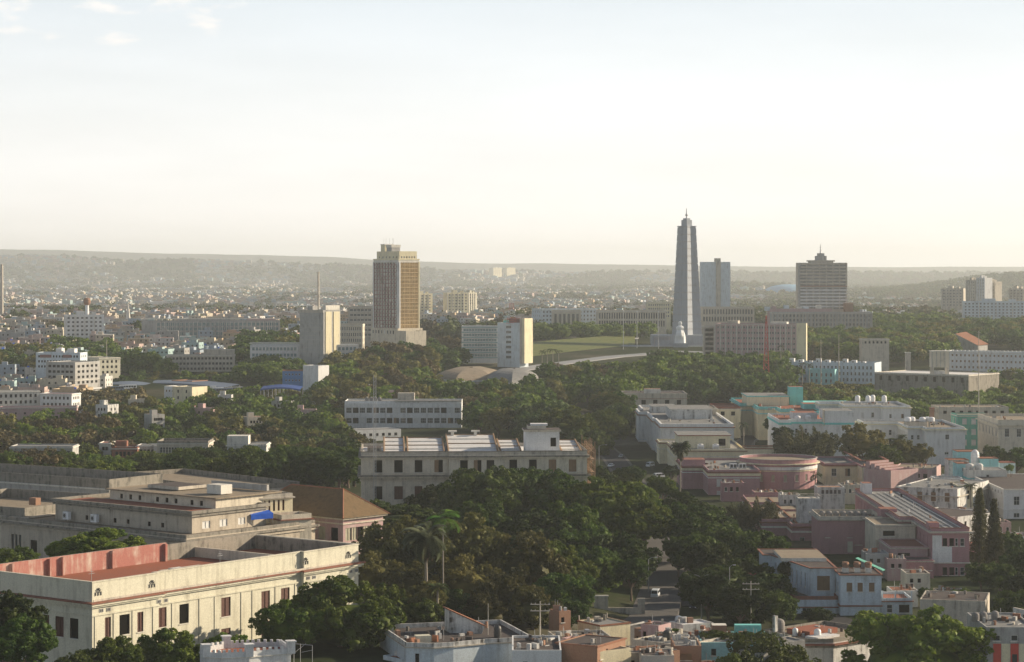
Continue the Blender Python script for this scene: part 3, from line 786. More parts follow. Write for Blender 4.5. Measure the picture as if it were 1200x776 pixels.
# ---- weathered grey hall behind it
b = Bld('university_hall', 'large weathered grey hall with stepped flat roofs behind the pale yellow building', 'building', (65, 616), (225, 583), base=10)
w = b.w; zt = 30 - 10; d = 38
low = rect(-13, w + 6, -7.5, d)
lw = [(i, i + .95, 6.3, 10.6, 'slit') for i in (4.2, 5.7, 7.2)] + [(i, i + 2.6, 6.3, 9.6, 'open') for i in (12, 26, 33, 40, 50, 58)]
b.block(low, -6, 14.2, HALLP, BROOF, par=.8, thick=.6, wins={0: lw, 1: grid(d + 7, 6, 2, 2.6, [7.5], 3)}, style='open', sill=False, parm=DKCONC,
        corn=[(13.4, .9, .5, DKCONC), (12.6, .45, .5, HALLP)])
uw = [(a, a + 1.1, 15.1, 16.3, 'open') for a in (12, 23, 28, 36, 41)]
b.block(rect(0, w, 0, 26), 14.3, 19.2, HALLP, BROOF, par=.0, wins={0: uw, 1: [(3.5, 6.2, 15.2, 17.1, 'white'), (9.5, 12.2, 15.2, 17.1, 'white'), (16, 18.5, 15.2, 17, 'white')]},
        sill=False, corn=[(18.5, .5, .4, DKCONC), (19.2, .8, .8, DKCONC)], foot=False)
# inner raised block
b.block(rect(9, w - 3, 11, 33), 14.35, 22.2, STONE2, BROOF, par=.0, corn=[(22.0, .9, .35, BROOF)], foot=False, sill=False,
        wins={0: [(a, a + 1.1, 19.9, 21.2, 'open') for a in (4, 7.6, 11.2, 18, 21.6, 25, 31, 34.5)]})
m = MB(); m.box(1, w - 1, 1.5, 10.9, 19.25, 19.5, RROOF); b.put(m, 'roof_deck')
m = MB(); m.box(16, 28, 18, 28, 22.45, 23.3, STONE, DROOF); m.box(w * .76, w * .86, 17, 21, 22.45, 24.8, TRIM); b.put(m, 'roof_house')
m = MB(); m.box(w * .5, w * .9, 31.5, 32.3, 22.45, 24, GREYC, DKCONC); b.put(m, 'roof_wall')
b.finish()
for k, u_ in enumerate((5.5, 16.5)):
    m = MB(); m.box(0, 2.3, 0, .9, 0, 2, TANKW); m.box(.15, 1.4, -.04, -.003, .25, 1.75, METAL); m.tube((.75, -.06, 1), (.75, -.02, 1), .45, DMETAL, n=12)
    o = m.build('air_conditioner'); o.location = b.world(u_, -2.2, 15.02); o.rotation_euler = (0, 0, b.yaw)
    tag(o, ['white air conditioner on the grey hall ledge, the left one of two', 'white air conditioner on the grey hall ledge, the right one of two'][k], 'air conditioner', 'air conditioners on the hall ledge')
m = MB()
for i in range(3): m.lathe([(1.05, 0), (1.1, .9), (.95, 1.7), (.3, 2.0)], BLUEP, 1.2 + i * 2.4, 0, 14)
b_tarp = MB(); b_tarp.faces([(0, 0, 2.4), (6.2, 0, 2.6), (6.2, 3, 3.1), (0, 3, 2.9)], [(0, 1, 2, 3)], BLUEP); b_tarp.faces([(0, 0, 2.4), (6.2, 0, 2.6), (6.2, 0, 1.2), (0, 0, 1.1)], [(0, 1, 2, 3)], BLUEP)
for p in ((.1, .1), (6.1, .1), (.1, 2.9), (6.1, 2.9)): b_tarp.tube((*p, 0), (*p, 2.5), .06, METAL, n=6)
o = b_tarp.build('tarpaulin_shelter'); o.location = b.world(w + .6, 20, 15.05); o.rotation_euler = (0, 0, b.yaw + 1.2); tag(o, 'bright blue tarpaulin shelter on the terrace of the grey hall', 'shelter')
# small outbuildings on the hall's terrace
for k, (px, D, ww, zz, col) in enumerate(((262, 580, 7, 3.2, CREAM), (272, 596, 6, 2.6, STONE2))):
    pass

# ---- left edge block with dentils
b = Bld('annex_building', 'tan annex with dentilled cornice and dark tall window at the left edge', 'building', (-110, 640), (29, 618), base=10)
w = b.w; b.block(rect(0, w, 0, 40), -6, 14.6, STONE2, BROOF, par=2.6, parm=DKCONC, wins={0: grid(w, 6, 2.3, 4.4, [5.5], 1.2), 1: grid(40, 5, 2.3, 4.4, [5.5], 2)}, style='shutter',
        corn=[(14.4, .9, .45, STONE), (13.2, .3, .3, STONE)])
m = MB()
for i in range(int(w / 1.1)): m.box(i * 1.1, i * 1.1 + .5, -.55, -.01, 13.8, 14.38, STONE)
b.put(m, 'dentils'); m = MB(); m.box(w - 4, w - 1.6, 6, 8, 17.3, 19.2, BRICK); b.put(m, 'roof_hut'); b.finish()

b = Bld('long_grey_building', 'long flat grey block with stained parapets behind the tan annex, far left', 'building', (-140, 755), (128, 700), base=10)
w = b.w; b.block(rect(0, w, 0, 24), -3, b.h(571, 705), GREYC, GROOF, par=2.8, parm=DKCONC, wins={0: grid(w, 9, 1.6, 1.6, [9], 2)}, style='open', sill=False, corn=[(b.h(571, 705) - .5, .4, .4)]); b.finish()
b = Bld('rear_hall', 'low dark-parapeted hall with pale roof beyond the grey hall', 'building', (128, 790), (262, 740), base=10)
w = b.w; hh = b.h(570, 760); b.block(rect(0, w, 0, 30), -3, hh, STONE, BROOF, par=1.6, parm=DKCONC, wins={0: grid(w, 7, 1.6, 1.4, [hh - 3], 2)}, style='open', sill=False); b.finish()

# ---- hipped tile roof building
b = Bld('tiled_pavilion', 'pink arcaded pavilion under a big mossy clay-tile hipped roof', 'building', (296, 635), (402, 612), base=10)
w = b.w; d = 15; e = b.h(607, 612)
ar = grid(w, 7, 2.6, 3.4, [e - 6.2], .8); ar1 = grid(d, 6, 2.4, 3.4, [e - 6.2], 1)
b.block(rect(0, w, 0, d), -6, e, PINK2, OTILE, par=0, wins={0: ar, 1: ar1}, style='louver', sill=False, corn=[(e - .5, .9, .35, STONE2), (e - 1.8, .3, .3, STONE2), (e - 7, .5, .3, STONE2)])
m = MB(); o_ = 1.3; r0 = (d / 2 + .0, d / 2); r1 = (w - d / 2, d / 2); zr = e + 6.6
A0, A1, A2, A3 = (-o_, -o_, e - .05), (w + o_, -o_, e - .05), (w + o_, d + o_, e - .05), (-o_, d + o_, e - .05); P0 = (*r0, zr); P1 = (*r1, zr)
m.faces([A0, A1, A2, A3, P0, P1], [(0, 1, 5, 4), (1, 2, 5), (2, 3, 4, 5), (3, 0, 4), (3, 2, 1, 0)], OTILE)
# courses of tiles as slightly raised battens following the slope
def slope(mb, a, b_, c, dd, n, mat):
    a, b_, c, dd = map(Vector, (a, b_, c, dd))
    for i in range(1, n):
        t = i / n; p = a.lerp(dd, t); q = b_.lerp(c, t); nn_ = (b_ - a).cross(dd - a).normalized() * .07
        up = (dd - a).normalized() * .12
        mb.faces([p, q, q + nn_, p + nn_, p + up, q + up], [(0, 1, 2, 3), (3, 2, 5, 4)], mat)
slope(m, A0, A1, P1, P0, 34, OTILE); slope(m, A1, A2, P1, P1, 30, OTILE)
b.put(m, 'roof_tiles')
m = MB()
for a, c in ((A0, P0), (A1, P1), (P0, P1), (A2, P1), (A3, P0)): m.tube(a, c, .22, TERRA, n=6)
b.put(m, 'ridge_tiles'); b.finish()
b = Bld('side_wing', 'cream wing with five tall narrow openings beside the tiled pavilion', 'building', (304, 606), (343, 611), base=10)
w = b.w; e = b.h(585, 606); b.block(rect(0, w, 0, 10), -3, e, CREAM, DROOF, par=1.1, wins={0: [(1.2 + i * 1.35, 1.8 + i * 1.35, e - 3.3, e - .5) for i in range(5)]}, style='shutter', sill=False, corn=[(e - .1, .5, .35, STONE)], parm=STONE)
b.block(rect(3, w + 2, -7, -.1), -6, e - 4.6, STONE2, RROOF, par=.9, wins={}, foot=False, corn=[(e - 5.2, .5, .3, BROWNT)]); b.finish()

# ---- central building with open windows and scaffolding
b = Bld('central_building', 'long pale classical building with dark empty windows, white skylight roof and scaffolded end', 'building', (423, 744), (688, 748), base=9)
w = b.w; zt = b.h(533, 746); f1 = (b.h(553.5, 746), b.h(539, 746)); f2 = (b.h(585, 746), b.h(569.5, 746)); f3 = (f2[0] - 6.3, f2[1] - 6.6)
pr = [(439, 448, 'open'), (462, 472, 'open'), (486, 495, 'open'), (509, 519, 'half')]
pc = [(539, 548, 'open'), (555, 564, 'half'), (570, 579, 'open')]
pe = [(597, 606, 'open'), (620, 629, 'open'), (643, 652, 'board'), (666.5, 675.5, 'board')]
def rows(prs, off, lo=True):
    r = []
    for p, q, st in prs:
        a, c = b.u(p) - off, b.u(q) - off; r.append((a, c, *f1, st)); s2 = 'shutter' if p in (462, 486, 666.5) else 'open'
        r.append((a, c, *f2, s2)); r.append((a, c, *f3, 'open'))
    return r
u1, u2 = b.u(526), b.u(590); d = 36
poly = [(0, 0), (u1, 0), (u1, -1.2), (u2, -1.2), (u2, 0), (w, 0), (w, d), (0, d)]
zc = b.h(558, 746)
b.block(poly, -5, zt, STONE2, WROOF, par=1.0, thick=.5, parm=STONE, wins={0: rows(pr, 0), 2: rows(pc, u1), 4: rows(pe, u2), 5: grid(d, 6, 2.3, 4, [f1[0], f2[0]], 2, style='open'), 7: grid(d, 6, 2.3, 4, [f1[0], f2[0]], 2, style='open')},
        corn=[(zt - .7, .9, .4, DKCONC), (zt - 1.15, .5, .4, STONE2), (zt + 1.0, .2, .25, DKCONC), (zc, 1.2, .45, DKCONC), (zc - .5, .8, .45, STONE2), (zc - 1.5, .3, .3, STONE2), (f1[0] - .5, .15, .2, STONE)])
m = MB()
for i in range(int(w / .95)):
    x = i * .95 + .2
    if x > w - .6: break
    yy = -1.2 if u1 < x < u2 else 0
    if abs(x - u1) < .6 or abs(x - u2) < .6: continue
    m.box(x, x + .45, yy - .6, yy - .01, zc - 1.0, zc - .52, STONE2)
b.put(m, 'dentils')
m = MB()                                # pilasters between windows
for px in (427, 453, 478, 502, 523, 592, 613, 636, 659, 683):
    u = b.u(px); m.box(u - .55, u + .55, -.16, -.005, f1[0] - .3, zt - 1.2, STONE2); m.box(u - .55, u + .55, -.16, -.005, f3[0] - 1, zc - 1.55, STONE2)
b.puts(m, 'pilaster')
# skylight sheds: white sloping panels between ribs
def shed(x0, x1, y0, y1, z0, z1, name='skylight'):
    m = MB(); m.faces([(x0, y0, z0), (x1, y0, z0), (x1, y1, z1), (x0, y1, z1)], [(0, 1, 2, 3)], WROOF); m.faces([(x0, y1, z1), (x1, y1, z1), (x1, y1, zt), (x0, y1, zt)], [(0, 3, 2, 1)], WROOF)
    n = 4
    for i in range(n + 1):
        y = y0 + (y1 - y0) * i / n; z = z0 + (z1 - z0) * i / n; m.box(x0, x1, y - .15, y + .15, z + .01, z + .28, TRIM if i % 2 else BOARD)
    for x in (x0, x1): m.faces([(x, y0, zt), (x, y1, zt), (x, y1, z1), (x, y0, z0)], [(0, 1, 2, 3)], WROOF); m.tube((x, y0, z0 + .3), (x, y1, z1 + .3), .3, BOARD, n=5)
    b.put(m, name)
shed(b.u(450), b.u(474), 3, 33, zt + .3, zt + 3.1); shed(b.u(478), b.u(521), 3, 33, zt + .3, zt + 3.1); shed(b.u(526), b.u(584), 2, 35, zt + .4, zt + 3.9); shed(b.u(588), b.u(612), 4, 32, zt + .2, zt + 2.4)
shed(b.u(660), b.u(683), 4, 32, zt + .2, zt + 2.2)
m = MB(); m.box(2, b.u(447), 6, 16, zt + .03, zt + 1.8, DKCONC, DROOF); b.put(m, 'roof_hut')
for px in (534, 562):
    u = b.u(px); m = MB(); m.box(u - .5, u + .5, 33.5, 34.5, zt + 3.8, zt + 5, TRIM); m.box(u - 1.4, u + 1.4, 33, 35, zt + 5, zt + 5.5, TRIM); b.put(m, 'chimney')
u = b.u(617); u_ = b.u(657); m = MB()
ww, p0_, d_ = wall_face(m, (u, 5), (u_, 5), zt, zt + 7.0, [(u_ - u - 2.9, u_ - u - 1.1, zt + 2.2, zt + 5)], WHITE)
m.faces([(u, 5, zt), (u, 16, zt), (u, 16, zt + 7), (u, 5, zt + 7), (u_, 5, zt), (u_, 16, zt), (u_, 16, zt + 7), (u_, 5, zt + 7)], [(0, 3, 2, 1), (4, 5, 6, 7), (1, 2, 6, 5)], WHITE)
m.box(u - .5, u_ + .5, 4.4, 16.5, zt + 7, zt + 7.5, STONE2, DROOF); m.box(u + 1, u_ - 4, 9, 15, zt + 7.5, zt + 8.6, STONE2, DROOF); m.box(u_ - 9, u_ - 3.5, 9.5, 14, zt + 8.6, zt + 9.2, WHITE)
b.put(m, 'penthouse'); b.windows(ww, p0_, d_, 'open'); b.finish()
# scaffolding on the right-hand end
sc = tag(empty('scaffolding', b.world(w + .4, 0, 0), b.yaw), 'rusty wooden scaffolding wrapped round the right end of the long pale building', 'scaffolding')
r = random.Random(4); m = MB()
for i in range(9):
    for k in (0, 1.8):
        m.tube((k + .3, i * 4, -1), (k + .5 + r.uniform(-.2, .2), i * 4, zt + r.uniform(1, 4.4)), .11, BOARD, n=5)
m.build('pole', sc); m = MB()
for L in range(1, 12):
    z = L * 2.05; m.tube((.3, 0, z), (.3, 32, z + r.uniform(-.2, .2)), .09, BOARD, n=5); m.tube((2.1, 0, z), (2.1, 32, z), .09, BOARD, n=5)
    for i in range(8): m.tube((.3, i * 4, z), (2.1, i * 4 + 4 * (L % 2), z + 2), .07, BOARD, n=5)
    m.tube((.2, 0, z), (2.2, 0, z), .08, BOARD, n=5); m.tube((.2, 0, z), (2.2, 0, z + 2), .07, BOARD, n=5)
m.build('ledger', sc); m = MB()
for L in (2, 4, 6, 8, 10): m.box(.4, 2, .2, 31, L * 2.05 + .1, L * 2.05 + .17, BOARD)
m.build('platform', sc)
m = MB(); x, y, z = b.world(b.u(438), -2.6, 0)
for k in (0, .7): m.tube((k, 0, -3), (k, 0, 48), .07, METAL, n=5); m.tube((k, .6, -3), (k, .6, 48), .07, METAL, n=5)
for i in range(46): m.tube((0, 0, i + .5), (.7, .6 * (i % 2), i + 1.3), .04, METAL, n=4)
o = m.build('lattice_mast'); o.location = (x, y, z); tag(o, 'thin grey lattice mast in front of the left end of the long pale building', 'mast')

# ================================================================ hospital side (right)
def simple(name, label, cat, A, B, ytop, depth, wall, roof, par=.8, floors=3, nw=6, ww=1.3, wh=1.9, style='glass', side=(3,), sn=4, corn=None, group=None, parm=None, fh=3.8, top=1.4, base=None, sill=True, D=None, cm=None, sstyle=None, skip=()):
    b = Bld(name, label, cat, A, B, group, base); zt = b.h(ytop, D) - par
    rowz = [zt - top - wh - i * fh for i in range(floors)]
    rowz = [z for z in rowz if z > .8]
    wins = {}
    if nw: wins[0] = grid(b.w, nw, ww, wh, rowz, 1.2, style=style)
    for s_ in side: wins[s_] = grid(depth, sn, ww, wh, rowz, 1.5, style=sstyle or style)
    b.block(rect(0, b.w, 0, depth), -3, zt, wall, roof, par=par, wins=wins, corn=corn if corn is not None else [(zt - .35, .45, .35)], style=style, parm=parm, sill=sill, cm=cm)
    b.zt = zt; b.d = depth; return b
def tanks(b, spec, lab, mat=TANKW, r=.9, h=1.6, stand=0, grp=None, zt=None, name='water_tank'):
    """row of tanks; spec = list of (x, y) local"""
    n = len(spec)
    for k, (x, y) in enumerate(sorted(spec)):
        m = MB(); m.lathe([(r * .98, stand), (r, stand + h * .2), (r * 1.02, stand + h * .5), (r, stand + h * .8), (r * .8, stand + h), (r * .3, stand + h * 1.12)], mat, n=16)
        for q in (.3, .6): m.lathe([(r * 1.0, stand + h * q), (r * 1.07, stand + h * (q + .03)), (r * 1.0, stand + h * (q + .06))], mat, n=16)
        if stand:
            for sx in (-1, 1):
                for sy in (-1, 1): m.box(sx * r * .7 - .1, sx * r * .7 + .1, sy * r * .7 - .1, sy * r * .7 + .1, 0, stand, GREYC)
            m.box(-r, r, -r, r, stand - .15, stand - .003, GREYC)
        o = m.build(name); o.location = b.world(x, y, (zt if zt is not None else b.zt) + .03); o.rotation_euler = (0, 0, b.yaw)
        tag(o, f"{ORD[k]} of the {lab}" if n > 1 else lab, 'water tank', grp or (lab if n > 1 else None))
H1 = simple('tan_ward', 'stained tan hospital block with square dark windows and small rooftop slab, farthest on the street', 'building', (731, 1300), (805, 1300), 461, 30, STONE, DROOF, par=.5, floors=1, nw=5, ww=2.4, wh=2.6, top=3.2, style='open', sn=4,
    corn=[(14.6, .3, .3, STONE), (12, .3, .25, BRICK)])
m = MB(); m.box(12, 21, 8, 14, H1.zt + .03, H1.zt + 2.6, TRIM, BRICK); H1.put(m, 'roof_house'); m = MB(); m.box(-4, -.02, -6, 12, -3, H1.zt - 1.5, STONE); H1.put(m, 'side_bay'); H1.finish()
H2 = Bld('white_ward', 'bright white hospital block whose tall ribbed left wall runs along the street', 'building', (774, 1065), (860, 1065))
zt = H2.h(497) - .9; H2.zt = zt; d = 150
H2.block([(0, 0), (H2.w, 0), (H2.w, d), (-2, d), (-2, 120), (-5, 120), (-5, 92), (-1, 92), (-1, 40), (0, 40)], -3, zt, WHITE, GROOF, par=1.0, thick=.9, parm=WHITE,
         wins={8: grid(40, 8, 1.3, 5.5, [zt - 8.5], 2, style='slit'), 9: grid(40, 7, 1.2, 6.5, [zt - 9.5], 2, style='slit'), 6: grid(28, 3, 1.4, 3.2, [zt - 6], 2, style='slit')}, corn=[(zt - .9, .6, .45, BRICK), (zt - 1.5, .35, .5, WHITE), (2.2, .2, .3, BLUEW)])
for (x0, x1, y0, y1, hh) in ((8, 28, 50, 84, 4.5), (2, 14, 100, 120, 3)):
    m = MB(); m.box(x0, x1, y0, y1, zt + .03, zt + hh, OLDWH, GROOF); m.box(x0 - .3, x1 + .3, y0 - .3, y1 + .3, zt + hh, zt + hh + .3, TRIM, GROOF); H2.put(m, 'roof_house')
m = MB()
for i in range(9):
    y = 3 + i * 4.2; m.box(-.35, -.003, y, y + .8, 0, zt - 1.5, WHITE)
for i in range(7):
    y = 44 + i * 7; m.box(-1.35, -1.003, y, y + .8, 0, zt - 1.5, WHITE)
H2.puts(m, 'pilaster'); H2.finish()
H3 = Bld('cream_ward', 'cream hospital block with red-edged cornice and two air handlers on its roof', 'building', (790, 985), (874, 985))
zt = H3.h(527) - .6; H3.zt = zt; d = 62
H3.block([(0, 0), (H3.w, 0), (H3.w, d), (-3.5, d), (-3.5, 44), (0, 44)], -3, zt, CREAM, GROOF, par=.7, parm=CREAM,
         wins={5: grid(44, 8, 1.2, 2.6, [zt - 4.2, zt - 8.4], 1.5, style='glass'), 0: grid(H3.w, 7, 1.3, 2, [zt - 8], 1.2)}, corn=[(zt - .2, .6, .35, BRICK), (zt - 2.6, .3, .3, TRIM)])
m = MB(); wd, p0_, d_ = wall_face(m, (3, 14), (25, 14), zt, zt + 5.4, [(17, 20, zt + 1.2, zt + 4.2)], CREAM)
m.faces([(3, 14, zt), (3, 38, zt), (3, 38, zt + 5.4), (3, 14, zt + 5.4), (25, 14, zt), (25, 38, zt), (25, 38, zt + 5.4), (25, 14, zt + 5.4)], [(0, 3, 2, 1), (4, 5, 6, 7), (1, 2, 6, 5)], CREAM)
m.box(2.5, 25.5, 13.5, 38.5, zt + 5.4, zt + 5.8, BROWNT, GROOF); H3.put(m, 'roof_house'); H3.windows(wd, p0_, d_, 'open'); H3.finish()
for k, x in enumerate((10.5, 17)):
    m = MB(); m.box(0, 2.6, 0, 3.4, .3, 2.1, TANKW); m.box(.2, 2.4, -.7, -.003, .4, 1.5, METAL); m.tube((1.3, 1.7, 2.1), (1.3, 1.7, 2.5), .9, METAL, n=12)
    for q in ((.1, .1), (2.4, .1), (.1, 3.2), (2.4, 3.2)): m.box(q[0], q[0] + .12, q[1], q[1] + .12, 0, .3, DMETAL)
    o = m.build('air_handler'); o.location = H3.world(x, 6, zt + .03); tag(o, ['left', 'right'][k] + ' of the two big white air handlers on the cream ward roof', 'air handler', 'air handlers on the cream ward')

H4 = Bld('turquoise_ward', 'cream hospital block with turquoise cornices and a turquoise stair tower', 'building', (932, 1130), (964, 1130))
zt = H4.h(482) - .8; H4.zt = zt
P4 = [(0, 0), (H4.w, 0), (H4.w, 120), (-20, 120), (-20, 66), (-14, 66), (-14, 38), (-5, 38), (-5, 18), (0, 18)]
H4.block(P4, -3, zt, CREAM, RROOF, par=.9, parm=TURQ, wins={7: [(4, 5.6, zt - 13, zt - 3, 'slit')], 9: grid(18, 3, 1.3, 2.4, [zt - 5, zt - 9], 1.5), 0: grid(H4.w, 3, 1.6, 2.2, [zt - 5, zt - 9], .8, style='glass'), 5: grid(28, 5, 1.1, 3, [zt - 6], 1.4, style='slit')},
         corn=[(zt - .6, .7, .5, TURQ), (zt - 3.0, .25, .6, AQUA)])
m = MB(); m.box(-17, 4, 60, 90, zt + .03, zt + 4.5, CREAM, GROOF); m.box(-17.4, 4.4, 59.6, 90.4, zt + 4.5, zt + 5.1, TURQ, GROOF); H4.put(m, 'roof_house')
m = MB(); m.box(5, 12, 66, 74, zt + .03, zt + 9.4, TURQ, RROOF); H4.put(m, 'stair_tower')
m = MB(); m.box(8, 24, 30, 44, zt - 2, zt + 2.6, TURQ, RROOF); m.box(16, 30, 20, 34, zt - 2, zt + 1.8, AQUA, RROOF); m.box(12, 36, 60, 80, -2, zt + 1.5, CREAM, TURQ); H4.put(m, 'turquoise_penthouse'); H4.finish()
H5 = Bld('white_turquoise_ward', 'white hospital block with a turquoise band, right of the turquoise-corniced ward', 'building', (913, 1035), (1000, 1035))
zt = H5.h(492) - .8; H5.zt = zt
H5.block([(0, 0), (5.2, 0), (5.2, 6), (20, 6), (20, 0), (H5.w, 0), (H5.w, 46), (0, 46)], -3, zt, WHITE, RROOF, par=.8, parm=WHITE, wins={2: grid(14.8, 3, 1.2, 2, [zt - 5.5], 1.2), 7: grid(46, 6, 1.2, 2, [zt - 5.5, zt - 9.5], 1.2)},
         corn=[(zt - 1.4, .3, .9, TURQ)])
m = MB(); m.box(20.2, H5.w - .2, .2, 18, zt + .81, zt + 4.8, WHITE, GROOF); m.box(19.9, 20.19, -.3, 5, zt - 2, zt + 5.2, STONE2); H5.put(m, 'raised_wing')
m = MB(); m.box(8, 19, 16, 28, zt + .03, zt + 3, WHITE, RROOF); H5.put(m, 'roof_house'); H5.finish()
tanks(H5, [(9.5, 10), (14.5, 13)], 'white tanks on the red-roofed turquoise-banded ward', r=1.3, h=1.8)
H6 = Bld('white_pavilion', 'white hospital pavilion with cream corner piers and four tall white tanks on the roof', 'building', (1000, 1120), (1068, 1120))
zt = H6.h(476) - .8; H6.zt = zt
P6 = [(14, 0), (27.5, 0), (27.5, 40), (-13, 40), (-13, 34), (-13, 26), (-3.5, 26), (-3.5, 6), (14, 6)]
H6.block(P6, -3, zt, WHITE, GROOF, par=1.0, parm=WHITE, wins={5: [(1.5, 3, zt - 5.6, zt - 2.8, 'glass'), (5.8, 7.2, zt - 5.6, zt - 2.8, 'glass')], 6: grid(20, 8, 1, 4.5, [zt - 6.6], 1, style='louver'), 7: grid(17.5, 3, 1.4, 2.4, [zt - 5, zt - 9], 1.2), 0: grid(13.5, 2, 1.2, 2, [zt - 5], 1)}, corn=[(zt - .3, .8, .5, CREAM), (zt - .9, .4, .5, WHITE)])
H6.finish(); tanks(H6, [(5, 20), (10, 19), (13, 24), (18, 20)], 'tall white dome-topped tanks on the cream-piered pavilion', r=1.25, h=3, stand=1.6)
H7 = Bld('white_pavilion', 'white hospital pavilion with stepped front and box tanks, right of the palms', 'building', (1085, 1020), (1131, 1020))
zt = H7.h(501) - .9; H7.zt = zt
P7 = [(0, 0), (H7.w, 0), (H7.w, 55), (-22, 55), (-22, 36), (-6.5, 36), (-6.5, 8), (0, 8)]
H7.block(P7, -3, zt, WHITE, BROOF, par=1.0, parm=WHITE, wins={5: grid(28, 9, 1.1, 5.5, [zt - 7.4], 1, style='louver'), 0: [(8.5, 10.2, zt - 4.4, zt - 2.2, 'glass'), (8.2, 10, zt - 11, zt - 9.9, 'glass')], 4: grid(15.5, 3, 1.3, 2.4, [zt - 5, zt - 9], 1), 6: grid(6.5, 2, 1.2, 2, [zt - 5], .6)},
         corn=[(zt - .3, .9, .45, CREAM), (zt - .8, .5, .45, WHITE)])
m = MB(); m.box(-6, 3, 14, 22, zt + .03, zt + 2.4, STONE, DROOF); H7.put(m, 'roof_house'); H7.finish()
tanks(H7, [(-5, 17), (-2.8, 19), (1.5, 17), (4, 19), (5.5, 17)], 'squat white tanks clustered on the stepping pavilion roof', r=1.45, h=1.7, stand=2.5)
m = MB(); m.box(-1, 1, -1, 1, 0, 21.5, BRICK); m.box(-1.15, 1.15, -1.15, 1.15, 21.5, 22, BROWNT); o = m.build('brick_chimney'); x, y = XW(1092, 1085), 1085; o.location = (x, y, ground(x, y) - .5)
tag(o, 'square red brick chimney rising behind the white pavilions', 'chimney')
# pink hospital
H8 = Bld('pink_hospital', 'dusty pink hospital with white bands and a rounded end, behind the casuarina', 'building', (830, 885), (872, 885))
zt = H8.h(551) - .7; H8.zt = zt
H8.block([(0, 0), (H8.w + 6, 0), (H8.w + 6, 55), (-8, 55), (-8, 24), (0, 24)], -3, zt, PINK, GROOF, par=.8, parm=PINK, wins={0: [(3.2, 5.6, zt - 5.5, zt - 2.7, 'white'), (9.6, 12, zt - 5.5, zt - 2.7, 'white'), (3.2, 5.6, zt - 10, zt - 7.2, 'white'), (9.6, 12, zt - 10, zt - 7.2, 'white')], 5: grid(24, 4, 1.6, 5.5, [zt - 8.5], 1.5, style='white'), 3: grid(31, 3, 1.2, 3, [zt - 6], 2)},
         corn=[(zt - .4, .5, .5, BROWNT), (zt - 1.5, .3, .9, CREAM), (zt - 2.4, .15, .3, WHITE)])
m = MB(); m.box(-7.5, 1, 26, 36, zt + .03, zt + 2.6, PINK, BROWNT); H8.put(m, 'roof_house'); 
# apse
cx, cy, Rr = H8.w + 17, 36, 15.2
ap = [(cx + Rr * cos(a), cy + Rr * sin(a)) for a in [2 * pi * i / 40 for i in range(40)]]
aw = {}
for i in range(24, 38, 2): aw[i] = [(.5, 1.7, zt - 5.6, zt - 3, 'louver')]
H8.block(ap, -3, zt + 1.8, PINK, BROOF, par=1.0, parm=PINK, pin=GREYC, wins=aw, corn=[(zt + 2.7, .3, .25, GREYC), (zt + .9, 1.3, .35, CREAM), (zt - 1.2, .25, 1.2, WHITE), (zt - 1.75, .18, .3, CREAM)], foot=True)
H8.finish()
for k, x in enumerate((9.5, 13)):
    m = MB(); m.box(0, 2.8, 0, 1.2, .2, 1.9, TANKW); m.box(.2, 1.2, -.03, -.003, .4, 1.7, DMETAL); m.box(1.5, 2.6, -.03, -.003, .4, 1.7, DMETAL); m.box(.1, .3, 0, 1.2, 0, .2, DMETAL); m.box(2.5, 2.7, 0, 1.2, 0, .2, DMETAL)
    o = m.build('air_conditioner'); o.location = H8.world(x, 14, zt + .03); tag(o, ['left', 'right'][k] + ' of the white air conditioner pair on the pink hospital roof', 'air conditioner', 'air conditioners on the pink hospital')
H9 = Bld('pink_wing', 'pink hospital wing with long stepped brown roof terraces, in front of the rounded end', 'building', (928, 735), (970, 735))
zt = H9.h(617); H9.zt = zt
H9.block([(0, 0), (H9.w, 0), (H9.w - 2, 96), (-6, 96), (-8, 14), (0, 14)], -3, zt, PINK, BROOF, par=.8, parm=PINK, wins={0: [(2.5, 4, zt - 5, zt - 3.4, 'glass'), (7.5, 9, zt - 5, zt - 3.4, 'glass')]}, corn=[(zt - .4, .6, .4, BROWNT), (zt - 2, .2, .6, TRIM)])
m = MB()
for y in (20, 46, 70): m.box(-6, H9.w - 3, y, y + .5, zt + .03, zt + .7, PINK, TERRA)
m.box(2.2, 2.7, 8, 90, zt + .031, zt + .5, TERRA); H9.put(m, 'roof_curb'); H9.finish()
H10 = simple('cream_wing', 'cream hospital wing with tall windows and brown-edged cornice, right of the rounded pink end', 'building', (1010, 915), (1040, 915), 546, 48, CREAM, GROOF, par=.7, floors=2, nw=2, ww=1.6, wh=3, sn=8, fh=5, corn=[(11.2, .7, .5, BROWNT)], parm=PINK)
H10.block(rect(-13, -.05, 12, 48), -3, H10.zt, CREAM, GROOF, par=.7, parm=PINK, wins={0: grid(12.9, 2, 2, 3, [H10.zt - 4.4], 1)}, corn=[(H10.zt - .5, .6, .5, BROWNT)]); H10.finish()
H10b = simple('pink_annex', 'low pink annex with a pale peeling wall and a stair parapet beside the cream wing', 'building', (1012, 880), (1044, 870), 549, 16, PINK2, PINK, par=.9, floors=0, nw=0, side=(), corn=[])
m = MB()
for k in range(4): m.box(.4 + k * 2.4, 2.2 + k * 2.4, 1, 12, H10b.zt + .93, H10b.zt + 3.6 - k * .7, PINK2, BROWNT)
H10b.put(m, 'stair_parapet'); H10b.finish()
H11 = simple('beige_ward', 'long beige single-roofed ward with two boarded windows and a grey roof slab', 'building', (1050, 800), (1122, 790), 570, 38, OLDWH, GROOF, par=.3, floors=1, nw=4, ww=1.7, wh=3, top=1.2, style='board', side=(3,), sn=6, sstyle='louver', corn=[(9.1, .7, .3, STONE)])
H11.finish()
